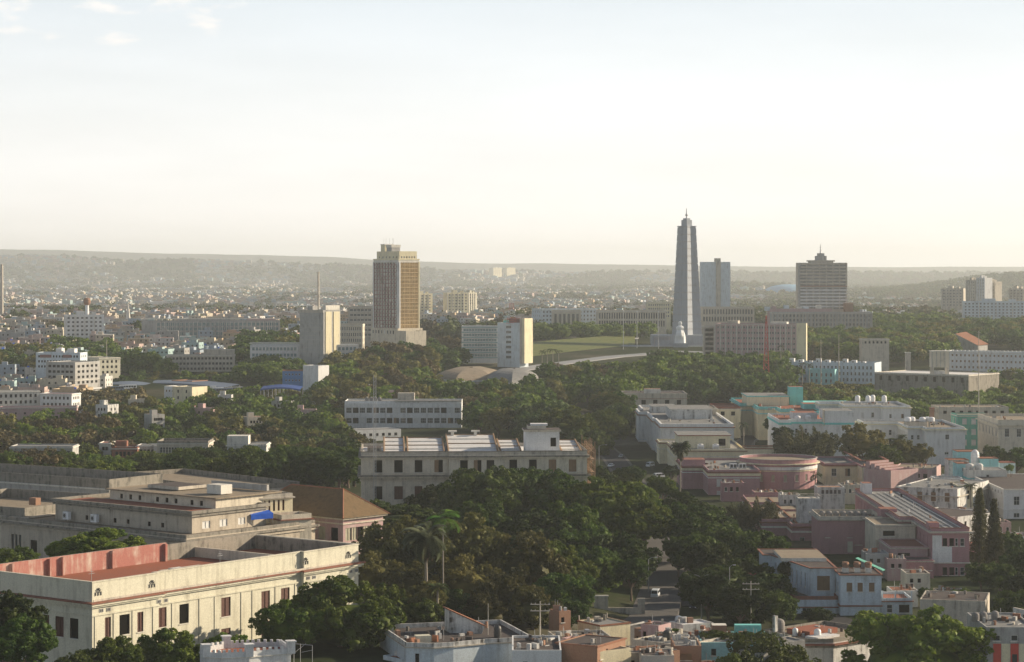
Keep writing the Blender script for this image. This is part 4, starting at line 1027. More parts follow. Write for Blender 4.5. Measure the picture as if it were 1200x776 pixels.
H12 = simple('grey_roofed_ward', 'low ward with sun-bleached flat roof in front of the mango trees', 'building', (1043, 905), (1092, 900), 549, 26, PINK2, BROOF, par=.4, floors=1, nw=5, ww=1.6, wh=1.6, style='open', side=(3,), corn=[]); H12.finish()
H13 = simple('pink_laundry', 'pink block with one repainted white patch and a row of roof tanks', 'building', (961, 700), (1034, 700), 605, 20, PINK, BROOF, par=1.4, floors=0, nw=0, parm=STONE, corn=[(11, .8, .4, STONE)], side=())
zt = H13.zt; m = MB(); ww, p0_, d_ = wall_face(m, (0, -.05), (H13.w, -.05), -1, zt - .5, [(1.6, 2.9, zt - 5, zt - 2.2, 'glass'), (8.2, 9.6, zt - 5, zt - 2.2, 'glass'), (10.4, 12.6, zt - 7.2, zt - 5.6, 'glass'), (14, 16.2, zt - 7.2, zt - 5.6, 'glass')], PINK); H13.put(m, 'front_wall'); H13.windows(ww, p0_, d_, 'glass')
m = MB(); m.box(13.9, H13.w - .6, -.09, -.052, zt - 4.6, zt - 1.4, WHITE); H13.put(m, 'white_patch')
m = MB(); m.box(8.2, 9.8, -.15, -.052, zt - 9.5, zt - 6.2, YELLOWC); H13.put(m, 'door'); H13.finish()
tanks(H13, [(1.5 + i * 2.1, 6) for i in range(7)], 'grey round tanks lined up on the pink block', TANKD, .95, 2.1)
m = MB(); m.box(0, 5, 0, 6, 0, 4.5, PINK, BROWNT); H13.put(m, 'stair_tower').location = (H13.w - .4, 1, zt - 1)
# long pink building with grey roof
H14 = Bld('pink_hospital_block', 'long pink three-storey block with grey ribbed roof and half-whitewashed end wall', 'building', (1092, 650), (1136, 650))
zt = H14.h(620) - .6; H14.zt = zt; d = 118
fwn = [(1.0, 1.95, 'white')] ; hh = zt
F0 = []
for z in (zt - 4.2, zt - 12.3):
    for a in (4.9 - 2.2, 6.2, 7.0, 8.9): pass
    F0 += [(3.0, 4.3, z, z + 2.2, 'open'), (4.9, 6.2, z, z + 2.2, 'open'), (6.5, 7.3, z, z + 2.2, 'glass'), (7.9, 9.1, z, z + 2.2, 'glass')]
H14.block([(0, 0), (H14.w, 0), (H14.w, d), (-4, d), (-4, 30), (0, 30)], -3, zt, PINK, GROOF, par=.8, parm=PINK, wins={0: F0, 5: [(6 + k * 5.5, 6.8 + k * 5.5, zt - 6.5, zt - 2.2, 'slit') for k in range(4)], 3: grid(88, 12, .9, 3.2, [zt - 5.2], 3, style='slit')},
          corn=[(zt - .5, .9, .45, STONE), (zt - 9, .3, .3, TRIM), (zt + .8, .15, .2, BROWNT)])
m = MB(); m.box(.15, 5.6, -.05, -.004, zt - 8.9, zt - 4.4, WHITE); m.box(.15, 2.8, -.05, -.004, zt - 4.4, zt - 1.2, WHITE); m.box(.15, 5.4, -.05, -.004, zt - 16.2, zt - 12.5, TRIM); H14.put(m, 'whitewash_patch')
m = MB()
for i in range(5): x = 1 + i * 2.1; m.tube((x, 6, zt + .2), (x - .6, d - 6, zt + .2), .12, METAL, n=5)
m.box(-.4, 2.6, 3, 7, zt + .03, zt + 2.0, PINK, BROWNT); m.box(-3, 0, 108, 114, zt + .03, zt + 3.5, WHITE, BROWNT); H14.put(m, 'roof_rib')
# low front wings of it
for (x0, x1, y0, y1, ht, c_, rf) in ((-11, -.4, 4, 24, 8.2, PINK2, BROWNT), (-12, -.4, 24.2, 44, 12.2, STONE2, BROOF), (-8, -.4, -5, 3.6, 5.6, PINK, DROOF)):
    H14.block(rect(x0, x1, y0, y1), -3, ht, c_, rf, par=.3, wins={0: [(2.2, 5.6, ht - 3.0, ht - 1.5, 'open')]} if x1 - x0 > 8 else {}, corn=[(ht - .3, .35, .25, STONE)], foot=True)
H14.finish()
# white-blue house front right
H15 = Bld('blue_white_house', 'pale blue-white house with dark red trim, three boarded front windows and chimneys', 'building', (985, 575), (1033, 575))
zt = H15.h(674); H15.zt = zt; y3 = H15.h(711, 575)
H15.block(rect(0, H15.w, 0, 13), -3, zt, BLUEW, DROOF, par=.0, wins={0: [(1.5, 2.9, zt - 4.1, zt - 1.9, 'board'), (4.2, 5.5, zt - 4.1, zt - 1.9, 'board'), (7.0, 8.4, zt - 4.1, zt - 1.9, 'board'), (1.5, 3.1, y3 - 4, y3 - 2.2, 'glass'), (4.2, 5.6, y3 - 4, y3 - 2.2, 'glass')], 3: [(3, 5, zt - 5.6, zt - 2, 'glass'), (7, 9, zt - 5, zt - 2.4, 'glass')]},
         corn=[(zt - .1, .35, .3, BROWNT), (y3, .25, .35, BROWNT)])
H15.block([(-6.2, 9), (-.1, 9), (-.1, 48), (-15, 48), (-15, 36), (-13, 36)], -3, zt + .6, BLUEW, DROOF, par=.0, wins={0: [(1.6, 4.8, zt - 5.0, zt - 1.4, 'board')], 5: grid(27, 8, .8, 3.6, [zt - 4.6], 1.5, style='glass'), 3: grid(12, 2, 1, 3, [zt - 4], 1)}, corn=[(zt + .5, .5, .25, BROWNT)])
ov = [(-10.5, 3.5), (-.12, 3.5), (-.12, 48), (-19, 48), (-19, 36)]
H15.block(ov, -3, zt - 6.6, BLUEW, DROOF, par=.9, parm=BROWNT, wins={0: [(1.5, 3.5, zt - 11, zt - 8.6, 'glass')]}, corn=[(zt - 8.6, .2, .3, BROWNT)])
m = MB()
for k, x in enumerate((1.2, 4.1, 6.9)): m.box(x, x + 1.5, 4.5, 6, zt + .03, zt + 1.2, TRIM); m.lathe([(.75, zt + 1.2), (.95, zt + 2.2), (.8, zt + 2.4), (.8, zt + 2.6)], BRICK, x + .75, 5.2, 10)
H15.puts(m, 'chimney_pot'); m = MB(); m.box(-12, -.5, 22, 40, zt + .62, zt + 1.5, TRIM, BROOF); H15.put(m, 'roof_house')
H15.block(rect(H15.w + .05, H15.w + 8, 2, 14), -3, y3 + 1.2, BLUEW, RROOF, par=.6, wins={0: [(1.6, 3.0, y3 - 1.8, y3 + .2, 'glass'), (4.6, 7.2, y3 - 1.8, y3 + .2, 'open')]}, corn=[(y3 + .9, .3, .25, BROWNT)])
m = MB()
for x in (H15.w + .4, H15.w + 3.6, H15.w + 7.6): m.box(x, x + .35, 2.05, 2.4, y3 + 1.81, y3 + 3.6, BLUEW)
for i in range(16): m.tube((H15.w + .6 + i * .45, 2.2, y3 + 1.8), (H15.w + .6 + i * .45, 2.2, y3 + 2.8), .04, METAL, n=4)
m.box(H15.w + .4, H15.w + 8, 2.15, 2.25, y3 + 2.8, y3 + 2.9, METAL); H15.put(m, 'railing')
m = MB(); m.faces([(6, 16, zt + 2.2), (12, 10, zt - .2), (13, 12, zt - .2), (7, 18, zt + 2.2)], [(0, 1, 2, 3)], GREENP); m.faces([(6, 16, zt + 2.1), (12, 10, zt - .3), (13, 12, zt - .3), (7, 18, zt + 2.1)], [(3, 2, 1, 0)], GREENP); H15.put(m, 'green_awning'); H15.finish()

H16 = Bld('louvred_block', 'white block with rows of small vent holes under a dark roof, right edge', 'building', (1176, 800), (1260, 800))
zt = H16.h(574); d = 62
lv = [(2.5 + k * 5, 3.7 + k * 5, zt - 2.0, zt - 1.0, 'open') for k in range(12)] + [(3 + k * 5, 4.2 + k * 5, zt - 6.4, zt - 5.0, 'open') for k in range(11)]
H16.block(rect(0, H16.w, 0, d), -3, zt, WHITE, DROOF, par=.2, wins={3: lv, 0: [(3.5, 5.5, zt - 5.3, zt - 2.3, 'glass'), (3.5, 5.5, zt - 9.6, zt - 8, 'glass'), (11, 13, zt - 5.3, zt - 2.3, 'glass')]}, corn=[(zt - 7, .3, .35, WHITE), (zt - .1, .3, .3, TRIM)], sill=False); H16.finish()
# aqua huts
for k, (A, B_, yt, dp, wc, rf, lb) in enumerate((
    ((1122, 905), (1148, 905), 529, 10, AQUA, TERRA, 'aqua house with orange tile roof, tallest of the aqua cluster'),
    ((1149, 890), (1170, 890), 537, 9, AQUA, TERRA, 'aqua cabin with orange roof beside a white dome, right one of its cluster'),
    ((1112, 880), (1136, 880), 539, 9, OLDWH, TERRA, 'small whitish hut with red tile roof, leftmost of the aqua cluster'),
    ((1122, 860), (1137, 860), 543, 9, AQUA, TERRA, 'narrow aqua hut with red tile roof in front of its cluster'),
    ((1135, 850), (1180, 850), 551, 14, TRIM, GROOF, 'low house with white parapet over a turquoise stripe, below the aqua huts'),
    ((1172, 905), (1190, 905), 542, 8, WHITE, RROOF, 'small white hut with red roof edge at the right of the aqua cluster'))):
    b = simple('small_house', lb, 'house', A, B_, yt, dp, wc, rf, par=.25, floors=1, nw=0 if k in (0, 1) else 1, ww=1.1, wh=1.4, side=(3,), sn=1, sill=False, corn=[] if k != 4 else [(9.6, .1, .7, TURQ)], parm=rf if k != 4 else TRIM); b.finish()
    if k == 4: tanks(b, [(1, 3), (4.5, 3.4)], 'fat whitish tanks on the turquoise-striped house', OLDWH, 1.5, 2.2)
    if k == 1: tanks(b, [(-1.3, 4)], 'white domed tank between the aqua house and aqua cabin', TANKW, 1.6, 5.5, zt=b.zt - 3)
# more background hospital buildings, right
G1 = simple('green_house', 'green-painted two-storey house with white windows behind the white pavilion', 'house', (1122, 1110), (1160, 1110), 486, 16, GREENP, BROOF, par=.5, floors=3, nw=3, ww=2.2, wh=2.6, style='white', fh=5, sn=2); G1.finish()
G2 = simple('beige_ward', 'beige classical ward with tall windows at the right edge, beyond the aqua huts', 'building', (1170, 1030), (1260, 1030), 492, 46, STONE2, BROOF, par=1.2, floors=1, nw=6, ww=2, wh=4, top=2.4, sn=6, style='glass', corn=[(17.5, .8, .5, STONE2), (16, .3, .4, STONE)]); G2.finish()
G3 = simple('long_roofed_house', 'long brown-roofed building behind the green house', 'building', (1100, 1190), (1182, 1190), 477, 22, STONE, BROOF, par=.5, floors=1, nw=8, ww=1.8, wh=1.6, style='open', sn=3, corn=[]); G3.finish()
G4 = simple('red_roofed_ward', 'red-roofed cream ward between the white and turquoise hospital blocks', 'building', (838, 1180), (868, 1180), 477, 34, CREAM, RROOF, par=.9, floors=1, nw=2, ww=2, wh=2, style='open', parm=BROWNT, sn=4); G4.finish()
G5 = simple('tan_house', 'tan low house with two square windows left of the red-roofed ward', 'building', (812, 1150), (840, 1150), 478, 20, STONE, BROOF, par=.4, floors=1, nw=3, ww=1.5, wh=1.5, style='open', sn=2); G5.finish()
G6 = simple('orange_trimmed_ward', 'low cream ward with an orange stripe beside the parked cars', 'building', (874, 985), (924, 985), 527, 14, CREAM, BROOF, par=.5, floors=1, nw=0, side=(), corn=[(10.5, .2, .7, BRICK)]); G6.finish()
G7 = simple('garden_annex', 'grey annex with a doorway and small palm between beige and louvred blocks', 'building', (1122, 800), (1140, 800), 569, 14, CREAM, GROOF, par=.3, floors=1, nw=1, ww=3, wh=3, style='open', side=(3,), sn=1, corn=[], sill=False); G7.finish()
G8 = simple('flat_ward', 'low grey-roofed shed right of the long pink block', 'building', (1122, 720), (1168, 735), 606, 22, OLDWH, DROOF, par=.25, floors=1, nw=3, ww=1.1, wh=1.5, style='open', side=(), corn=[]); G8.finish()
G9 = simple('white_cabin', 'small white building with a window strip between the pink wings', 'building', (958, 830), (990, 830), 571, 9, OLDWH, BRICK, par=.3, floors=1, nw=5, ww=1.2, wh=1.6, top=.6, side=(), corn=[]); G9.finish()
G10 = simple('stair_house', 'square off-white plastered cube left of the row of grey tanks', 'building', (936, 745), (961, 745), 584, 7, OLDWH, STONE, par=.2, floors=0, nw=0, side=(), corn=[(13.8, .15, .25, STONE)]); G10.finish()
# ================================================================ nearest roofs at the bottom
def old_house(label, A, B, ytop, depth, wall, roof, par=.6, wins=None, corn=None, parm=None, base=None, poly=None, name='old_house', sill=True):
    b = Bld(name, label, 'house', A, B, None, base); zt = b.h(ytop) - par; b.zt = zt
    W_ = {k: [(a, c, zt + e, zt + f, *st) for a, c, e, f, *st in v] for k, v in (wins or {}).items()}
    b.block(poly(b) if poly else rect(0, b.w, 0, depth), -4, zt, wall, roof, par=par, wins=W_, corn=[(zt + c[0], *c[1:]) for c in (corn or [])], parm=parm, style='glass', sill=sill)
    return b
def clutter(b, n, x0, x1, y0, y1, seed):
    """pipes, crates, ducts and low walls left on a roof, one mesh that belongs to the roof"""
    r = random.Random(seed); m = MB(); z = b.zt + .03
    for i in range(n):
        x, y = r.uniform(x0, x1), r.uniform(y0, y1); k = r.random(); h = r.uniform(.3, 1.3)
        mat = r.choice([GREYC, STONE, OLDWH, BRICK, TERRA, DKCONC, DROOF, METAL])
        if k < .45: m.rbox(x, y, z, z + h, r.uniform(.4, 1.8), r.uniform(.3, .9), r.random() * 3, mat)
        elif k < .7: m.tube((x, y, z), (x, y, z + h * 1.8), .05, METAL, n=6)
        elif k < .85: m.tube((x, y, z + .15), (x + r.uniform(-3, 3), y + r.uniform(-2, 2), z + .15), .08, METAL, n=6)
        else: m.lathe([(.3, z), (.34, z + .5), (.3, z + .9)], mat, x, y, 10)
    for q in m.pieces(): q.build('roof_item', b.root)
N1 = old_house('decayed blue-white house with stained crenel wall, bottom centre', (476, 455), (625, 462), 753, 24, BLUEW, DROOF, .9,
   wins={0: [(1.8, 2.6, -3.2, -1.2, 'open'), (6.2, 7.2, -4.2, -1.6, 'open'), (9.6, 10.3, -3, -2.0, 'open'), (13.5, 15, -3.4, -1.8, 'open'), (19, 20, -3.4, -1.8, 'glass')]},
   poly=lambda b: [(0, 0), (5, -2.5), (9, -2), (16, 0), (b.w, 0), (b.w, 24), (0, 24)], parm=OLDWH, corn=[(-.15, .25, .25, STONE)])
m = MB(); x0, x1 = 12.5, 20.5        # sloped roof stair house
m.faces([(x0, 15, N1.zt), (x0 + 6, 12, N1.zt), (x0 + 6, 17, N1.zt), (x0, 19, N1.zt), (x0, 15, N1.zt + 4.8), (x0 + 6.6, 12, N1.zt + 1.6), (x0 + 6.6, 17, N1.zt + 1.6), (x0, 19, N1.zt + 4.8)], [(0, 1, 5, 4), (1, 2, 6, 5), (2, 3, 7, 6), (3, 0, 4, 7)], OLDWH)
m.faces([(x0 - .4, 14.8, N1.zt + 4.95), (x0 + 7, 11.6, N1.zt + 1.55), (x0 + 7, 17.3, N1.zt + 1.55), (x0 - .4, 19.2, N1.zt + 4.95), (x0 - .4, 14.8, N1.zt + 4.7), (x0 + 7, 11.6, N1.zt + 1.3), (x0 + 7, 17.3, N1.zt + 1.3), (x0 - .4, 19.2, N1.zt + 4.7)], [(0, 1, 2, 3), (4, 7, 6, 5), (0, 4, 5, 1), (1, 5, 6, 2), (3, 2, 6, 7), (0, 3, 7, 4)], TERRA)
N1.put(m, 'stair_house'); clutter(N1, 34, 1, 22, 2, 20, 1); m = MB(); m.box(3, 6, 4, 6, N1.zt + .03, N1.zt + 1.4, YELLOWC); N1.put(m, 'yellow_box')
N1.finish(); tanks(N1, [(20.3, 6.5)], 'black drum tank with a white post on the bottom centre roof', DMETAL, .75, 2.3, name='drum_tank')
for k, (px, D) in enumerate(((505.5, 468), (539, 470))):    # rooftop statues / urns
    pass
N2 = old_house('white-walled house with plain dark roof at the bottom, right of the decayed blue-white house', (600, 440), (658, 440), 762, 18, WHITE, DROOF, .5, wins={0: [(2, 3, -3, -1.6, 'glass')]}); clutter(N2, 22, 1, 8, 2, 16, 2); N2.finish()
N1b = old_house('low terrace-roofed house with arched openings at the left of the decayed blue-white house', (449, 462), (476, 456), 768, 16, BLUEW, BROWNT, .3, wins={0: [(.6, 1.7, -2.4, -.8, 'open'), (2.2, 3.3, -2.4, -.8, 'open')]}); clutter(N1b, 8, .5, 4, 2, 12, 31); N1b.finish()
N3 = old_house('cream cube house with orange-red roof edge and a small dark window', (677, 505), (703, 498), 727, 8, CREAM, GROOF, .25, wins={3: [(4.3, 5.2, -3.2, -2, 'open')], 0: [(.8, 1.1, -3.6, -3.2, 'open')]}, corn=[(-.05, .12, .35, TERRA)]); clutter(N3, 8, .4, 4, 1, 7, 3)
m = MB(); 
for q in ((.2, .2), (.2, 7.6), (4.2, .2)): m.tube((*q, N3.zt), (*q, N3.zt + 1.3), .16, STONE, n=8)
N3.put(m, 'corner_posts'); N3.finish()
N4 = old_house('orange brick house with two dark windows and flat black roof', (700, 445), (733, 455), 757, 9, BRICK, DROOF, .2, wins={0: [(1.1, 2.0, -2.6, -1.1, 'open'), (3.6, 4.3, -2.6, -.9, 'open')]}, corn=[(-.05, .25, .2, TERRA)]); clutter(N4, 7, .5, 4, 1, 8, 4); N4.finish()
N5 = old_house('mottled cream lean-to wall left of the orange brick house', (675, 452), (700, 446), 758, 8, CREAM, DROOF, .15, wins={0: [(.5, 1.0, -1.6, -1, 'open')]}); N5.finish()
N6 = old_house('low rubble-walled yard house with brown roof behind the brick house', (655, 478), (720, 480), 750, 12, STONE, BROOF, .5, wins={0: [(5, 6, -2.2, -1, 'open')]}); clutter(N6, 26, 1, 10, 1, 10, 5); N6.finish()
N7 = old_house('grey concrete block shed right of the orange brick house', (733, 455), (752, 455), 765, 8, GREYC, BROOF, .3, wins={0: [(.8, 1.8, -2.2, -1.2, 'open')]}); clutter(N7, 6, .3, 3, 1, 7, 6); N7.finish()
# pale terrace with its boundary wall
N8 = old_house('grey terrace with pale boundary walls below the van', (705, 530), (792, 520), 741, 22, GREYC, GROOF, 1.8, parm=GREYC); clutter(N8, 26, 1, 16, 1, 18, 7); N8.finish(); tanks(N8, [(9.8, 19)], 'single white round tank on the grey terrace wall below the van', TANKW, .85, 1.9, zt=N8.zt + 1.8)
N9 = old_house('low house with long concrete roof slab, bottom centre right', (741, 478), (800, 470), 749, 16, STONE, GROOF, .25, wins={0: [(2, 3, -2.2, -1, 'open'), (6, 7, -2.2, -1, 'open')]}); clutter(N9, 30, .5, 9.5, 1, 14, 8)
N9.finish(); tanks(N9, [(5.2, 5)], 'black box-like tank with a white lid on the long slab roof', DMETAL, .9, 1.8)
N10 = old_house('small house with orange wood window at the bottom, right of the long slab roof', (790, 452), (822, 452), 757, 10, BRICK, GROOF, .2, wins={0: [(1.1, 3.4, -2.6, -1.3, 'board')]}); clutter(N10, 12, .4, 5, 1, 9, 9); N10.finish()
N11 = old_house('teal-walled house with grey sheet roof, bottom right of centre', (822, 475), (905, 475), 753, 15, AQUA, GROOF, .3, wins={0: [(2, 3, -2.4, -1, 'open'), (8, 9, -2.4, -1, 'open')]}); clutter(N11, 34, .5, 13.5, 1, 14, 10)
m = MB(); m.box(3, 6, 9, 12, N11.zt + .03, N11.zt + 2.4, BRICK, TRIM); m.box(8, 13.5, 12, 14, N11.zt + .03, N11.zt + 2, TURQ); N11.put(m, 'roof_hut'); N11.finish()
N12 = old_house('squat dark-roofed house between slab roof and brick hut', (752, 440), (790, 440), 768, 8, STONE, DROOF, .2); clutter(N12, 16, .3, 5.6, 1, 7, 11); N12.finish()
rs = random.Random(44)
SH = [('grey', GREYC), ('cream', STONE2), ('brick-red', BRICK), ('whitish', OLDWH), ('dark', DKCONC), ('pinkish', PINK2)]
SP = sorted((rs.uniform(648, 900), k) for k in range(15))
for k, (px, _) in enumerate(SP):
    nm, mt = SH[rs.randrange(6)]; D = rs.uniform(436, 500); w_ = rs.uniform(12, 26); ar = rs.uniform(-6, 6)
    Sx = old_house(f'{nm} patched shack roof, {["first", "second", "third", "fourth", "fifth", "sixth", "seventh", "eighth", "ninth", "tenth", "eleventh", "twelfth", "thirteenth", "fourteenth", "fifteenth"][k]} shack from left along the bottom', (px, D), (px + w_, D + ar), 318 + (CZ - rs.uniform(13, 17.5)) * F / D, rs.uniform(4, 8), mt, rs.choice([DROOF, GROOF, BROOF, TERRA, WROOF]), rs.choice([.12, .3, .5]), wins={0: [(.5, 1.3, -2.3, -1.2, 'open')]}, name='shack')
    clutter(Sx, 6, .3, w_ * D / F - .3, .5, 4, k + 50); Sx.root['group'] = 'patched shacks along the bottom'; Sx.finish()
# decayed white house right
N13 = old_house('decayed white corner house with dark cornice, iron balcony and tall open window', (893, 500), (965, 487), 738, 20, OLDWH, BROOF, .8,
   poly=lambda b: [(0, 0), (9.0, -1.2), (9.4, -3.4), (13.5, -3.6), (b.w + 1, 2), (b.w + 1, 20), (0, 20)], wins={0: [(1.8, 3.4, -4.3, -1.8, 'open'), (5.6, 6.6, -3.4, -1.9, 'open')], 2: [(1.2, 2.1, -5.6, -2.2, 'open')]}, parm=DKCONC, corn=[(-.6, .6, .4, BROWNT), (-1.0, .3, .35, DKCONC)])
m = MB(); m.box(3.5, 10, 4, 13, N13.zt + .03, N13.zt + 1.1, RROOF); m.box(10.5, 14, 2, 9, N13.zt + .03, N13.zt + .5, WROOF); m.box(3.2, 4, -.2, .6, N13.zt + .83, N13.zt + 4.2, OLDWH); N13.put(m, 'roof_hut')
m = MB(); m.box(10, 12.6, -4.9, -3.7, N13.zt - 6, N13.zt - 5.85, DKCONC)
for i in range(9): m.tube((10.05 + i * .31, -4.85, N13.zt - 5.85), (10.05 + i * .31, -4.85, N13.zt - 4.8), .03, DMETAL, n=4)
m.tube((10, -4.85, N13.zt - 4.8), (12.6, -4.85, N13.zt - 4.8), .04, DMETAL, n=4); N13.put(m, 'balcony')
clutter(N13, 26, 1, 12, 2, 16, 12); N13.finish(); tanks(N13, [(1.3, 4)], 'broad round cement tank at the left end of the decayed corner house', TANKD, 1.2, 2.6)
tanks(N13, [(6.8, 3)], 'small white tank in the middle of the decayed corner house roof', TANKW, .6, 1.5); tanks(N13, [(11.3, 5)], 'white cube-like tank beside the bleached patch on the decayed corner house', TANKW, .75, 1.6)
# bottom-right striped building
N14 = old_house('grey-topped building with dark red and cream vertical panels at the bottom right corner', (1156, 465), (1215, 465), 735, 20, GREYC, GROOF, .4, wins={0: [(1.3, 2.8, -2.4, -1.2, 'glass'), (4.9, 6.3, -2.4, -1.2, 'glass')]})
m = MB(); z = N14.zt
for x0, x1, mt in ((1.35, 2.9, REDP), (3.0, 4.7, CREAM), (4.8, 6.4, REDP), (6.5, 8, CREAM)): m.box(x0, x1, -.07, -.004, z - 9, z - 2.9, mt)
N14.put(m, 'painted_panel'); m = MB(); m.box(5.1, 6.1, -.14, -.071, z - 7, z - 5, GLASS); N14.put(m, 'shop_window'); clutter(N14, 20, .5, 9, 1, 16, 13); N14.finish()
tanks(N14, [(-.2, 10), (1.6, 11), (4.2, 12)], 'grey drum tanks on the red-and-cream panelled building', TANKD, .8, 1.7)
N15 = old_house('roofless pale frame wall with three openings, right edge above the panelled building', (1187, 520), (1240, 505), 712, .6, OLDWH, STONE, .0, wins={0: [(1.0, 1.7, -3, -1), (3.4, 4.1, -3, -1), (5.8, 6.6, -3, -1)]}, name='garden_wall'); N15.finish()
for k, (px0, px1, D, yt, dp, mt, rf, lb) in enumerate(((1040, 1062, 640, 655, 8, PINK2, GROOF, 'low pinkish shed behind the blue-white house, nearest its chimneys'), (1062, 1090, 618, 672, 9, STONE2, DROOF, 'low cream shed between the blue-white house and the long pink block'),
        (1045, 1076, 590, 692, 8, OLDWH, TERRA, 'whitish shed with tile roof below the long pink block'), (1015, 1042, 645, 649, 9, GREYC, GROOF, 'grey flat shed behind the brick chimney pots'), (1142, 1175, 700, 640, 12, PINK2, RROOF, 'red-roofed shed right of the long pink block'), (1100, 1135, 612, 694, 8, STONE, DROOF, 'stone lean-to at the foot of the half-whitewashed end wall'))):
    q = old_house(lb, (px0, D), (px1, D), yt, dp, mt, rf, .2, wins={0: [(1, 1.9, -2.3, -1.2, 'open'), (3, 3.9, -2.3, -1.2, 'open')]}, name='shed'); clutter(q, 8, .5, (px1 - px0) * D / F - .5, 1, dp - 1, 80 + k); q.finish()
for k, (px0, px1, D, yt, dp, mt, rf, lb) in enumerate(((884, 912, 835, 577, 10, PINK, BROOF, 'low dusty pink annex under the rounded hospital end'), (985, 1008, 850, 568, 8, STONE2, GROOF, 'cream hut between the rounded pink end and the small white building'),
        (915, 938, 800, 580, 8, OLDWH, BROOF, 'off-white hut left of the plastered cube'), (1128, 1158, 770, 598, 9, STONE2, GROOF, 'cream low house behind the tallest conifer'), (1160, 1185, 745, 612, 9, PINK2, DROOF, 'pinkish house right of the tallest conifer'),
        (1178, 1210, 715, 628, 10, OLDWH, RROOF, 'whitish red-roofed house at the right edge above the dark trees'), (846, 872, 860, 566, 7, PINK, GROOF, 'narrow pink lean-to below the pink hospital front'), (1095, 1128, 845, 560, 8, WHITE, GROOF, 'white flat-roofed house just below the aqua cluster'))):
    q = old_house(lb, (px0, D), (px1, D), yt, dp, mt, rf, .35, wins={0: [(1, 2, -2.8, -1.2), (3, 4, -2.8, -1.2), (5.2, 6.2, -2.8, -1.2)]}, name='small_house'); clutter(q, 10, .6, (px1 - px0) * D / F - .6, 1, dp - 1, 180 + k); q.finish()
for k, (hb, x0, x1, y0, y1, n_) in enumerate(((H1, 2, 22, 15, 28, 8), (H2, 3, 28, 4, 46, 16), (H3, 1, 28, 40, 60, 12), (H4, -12, 8, 20, 56, 14), (H5, 1, 18, 30, 44, 8), (H6, -8, 24, 26, 38, 14), (H7, -4, 14, 26, 52, 16), (H8, 1, 12, 2, 50, 18), (H9, -4, 8, 6, 90, 22),
        (H10, 1, 8, 4, 44, 10), (H11, 2, 20, 3, 34, 20), (H12, 2, 14, 2, 24, 14), (H13, 15, 18, 3, 18, 5), (H14, 2, 9, 10, 110, 12), (G2, 2, 30, 4, 40, 14), (G3, 2, 34, 2, 20, 16))): clutter(hb, n_, x0, x1, y0, y1, 300 + k)
N16 = old_house('dark brown sheet roof house behind the big round tree', (1078, 560), (1155, 556), 702, 16, STONE, DROOF, .15, name='shed'); clutter(N16, 10, 1, 14, 1, 14, 15); N16.finish()
m = MB(); m.box(0, 10, 0, .5, -4, 4, STONE2); 
# crenellated turret-like roof, bottom left
N17 = Bld('turreted_house', 'small white castle-like rooftop with battlements and corner piers at the bottom', 'house', (243, 425), (341, 430)); zt = N17.h(771); w = N17.w; N17.zt = zt
P = [(0, 1), (2.4, -1), (7.5, -1.2), (10, -.5), (w, 0), (w, 8), (11, 9.5), (5, 9.5), (0, 7)]
N17.block(P, -6, zt, WHITE, RROOF, par=.9, thick=.4, wins={}, corn=[(zt - .2, .2, .2)])
m = MB()
for i in range(len(P)):
    a, c = Vector(P[i]), Vector(P[(i + 1) % len(P)]); L = (c - a).length; n = int(L / 1.0)
    for k in range(n):
        q = a.lerp(c, (k + .5) / n); ang = atan2((c - a).y, (c - a).x); nn_ = Vector((-(c - a).y, (c - a).x)).normalized() * .2
        m.rbox(q.x + nn_.x, q.y + nn_.y, zt + .9, zt + 1.4, .5, .46, ang, WHITE)
for q in ((0, 1), (w, 0), (7.5, -1.2), (5.5, 9.5)):
    m.box(q[0] - .7, q[0] + .7, q[1] - .5, q[1] + .9, zt, zt + 2.1, WHITE); m.box(q[0] - .9, q[0] + .9, q[1] - .7, q[1] + 1.1, zt + 2.1, zt + 2.35, WHITE)
N17.puts(m, 'battlement'); N17.finish()
m = MB()
for x in (0, 1.2): m.tube((x, 0, -2), (x, 0, 1.6), .05, METAL, n=6); m.tube((x + .2, 0, 0), (x + 2.2, 0, 1.6 - x), .05, METAL, n=6)
m.tube((0, 0, 1.6), (3.4, 0, 1.3), .05, METAL, n=6); m.tube((3.4, 0, -2), (3.4, 0, 1.3), .05, METAL, n=6); o = m.build('railing'); o.location = N17.world(w + .8, 1, zt); tag(o, 'bent white pipe railing right of the castle-like rooftop', 'railing')
# garden gate pillars by the road
m = MB(); m.box(-7, -3.6, -.3, .3, 0, 4.4, STONE); m.box(-3.6, 3.6, -.2, .2, 0, 1.7, STONE); m.box(3.6, 5.3, -.3, .3, 0, 4.0, STONE); m.box(-7.1, -3.5, -.4, .4, 4.4, 4.7, TRIM)
o = m.build('gate_wall'); x, y = XW(730, 565), 565; o.location = (x, y, ground(x, y) - .3); tag(o, 'low stone gate wall with two square piers left of the van', 'wall')
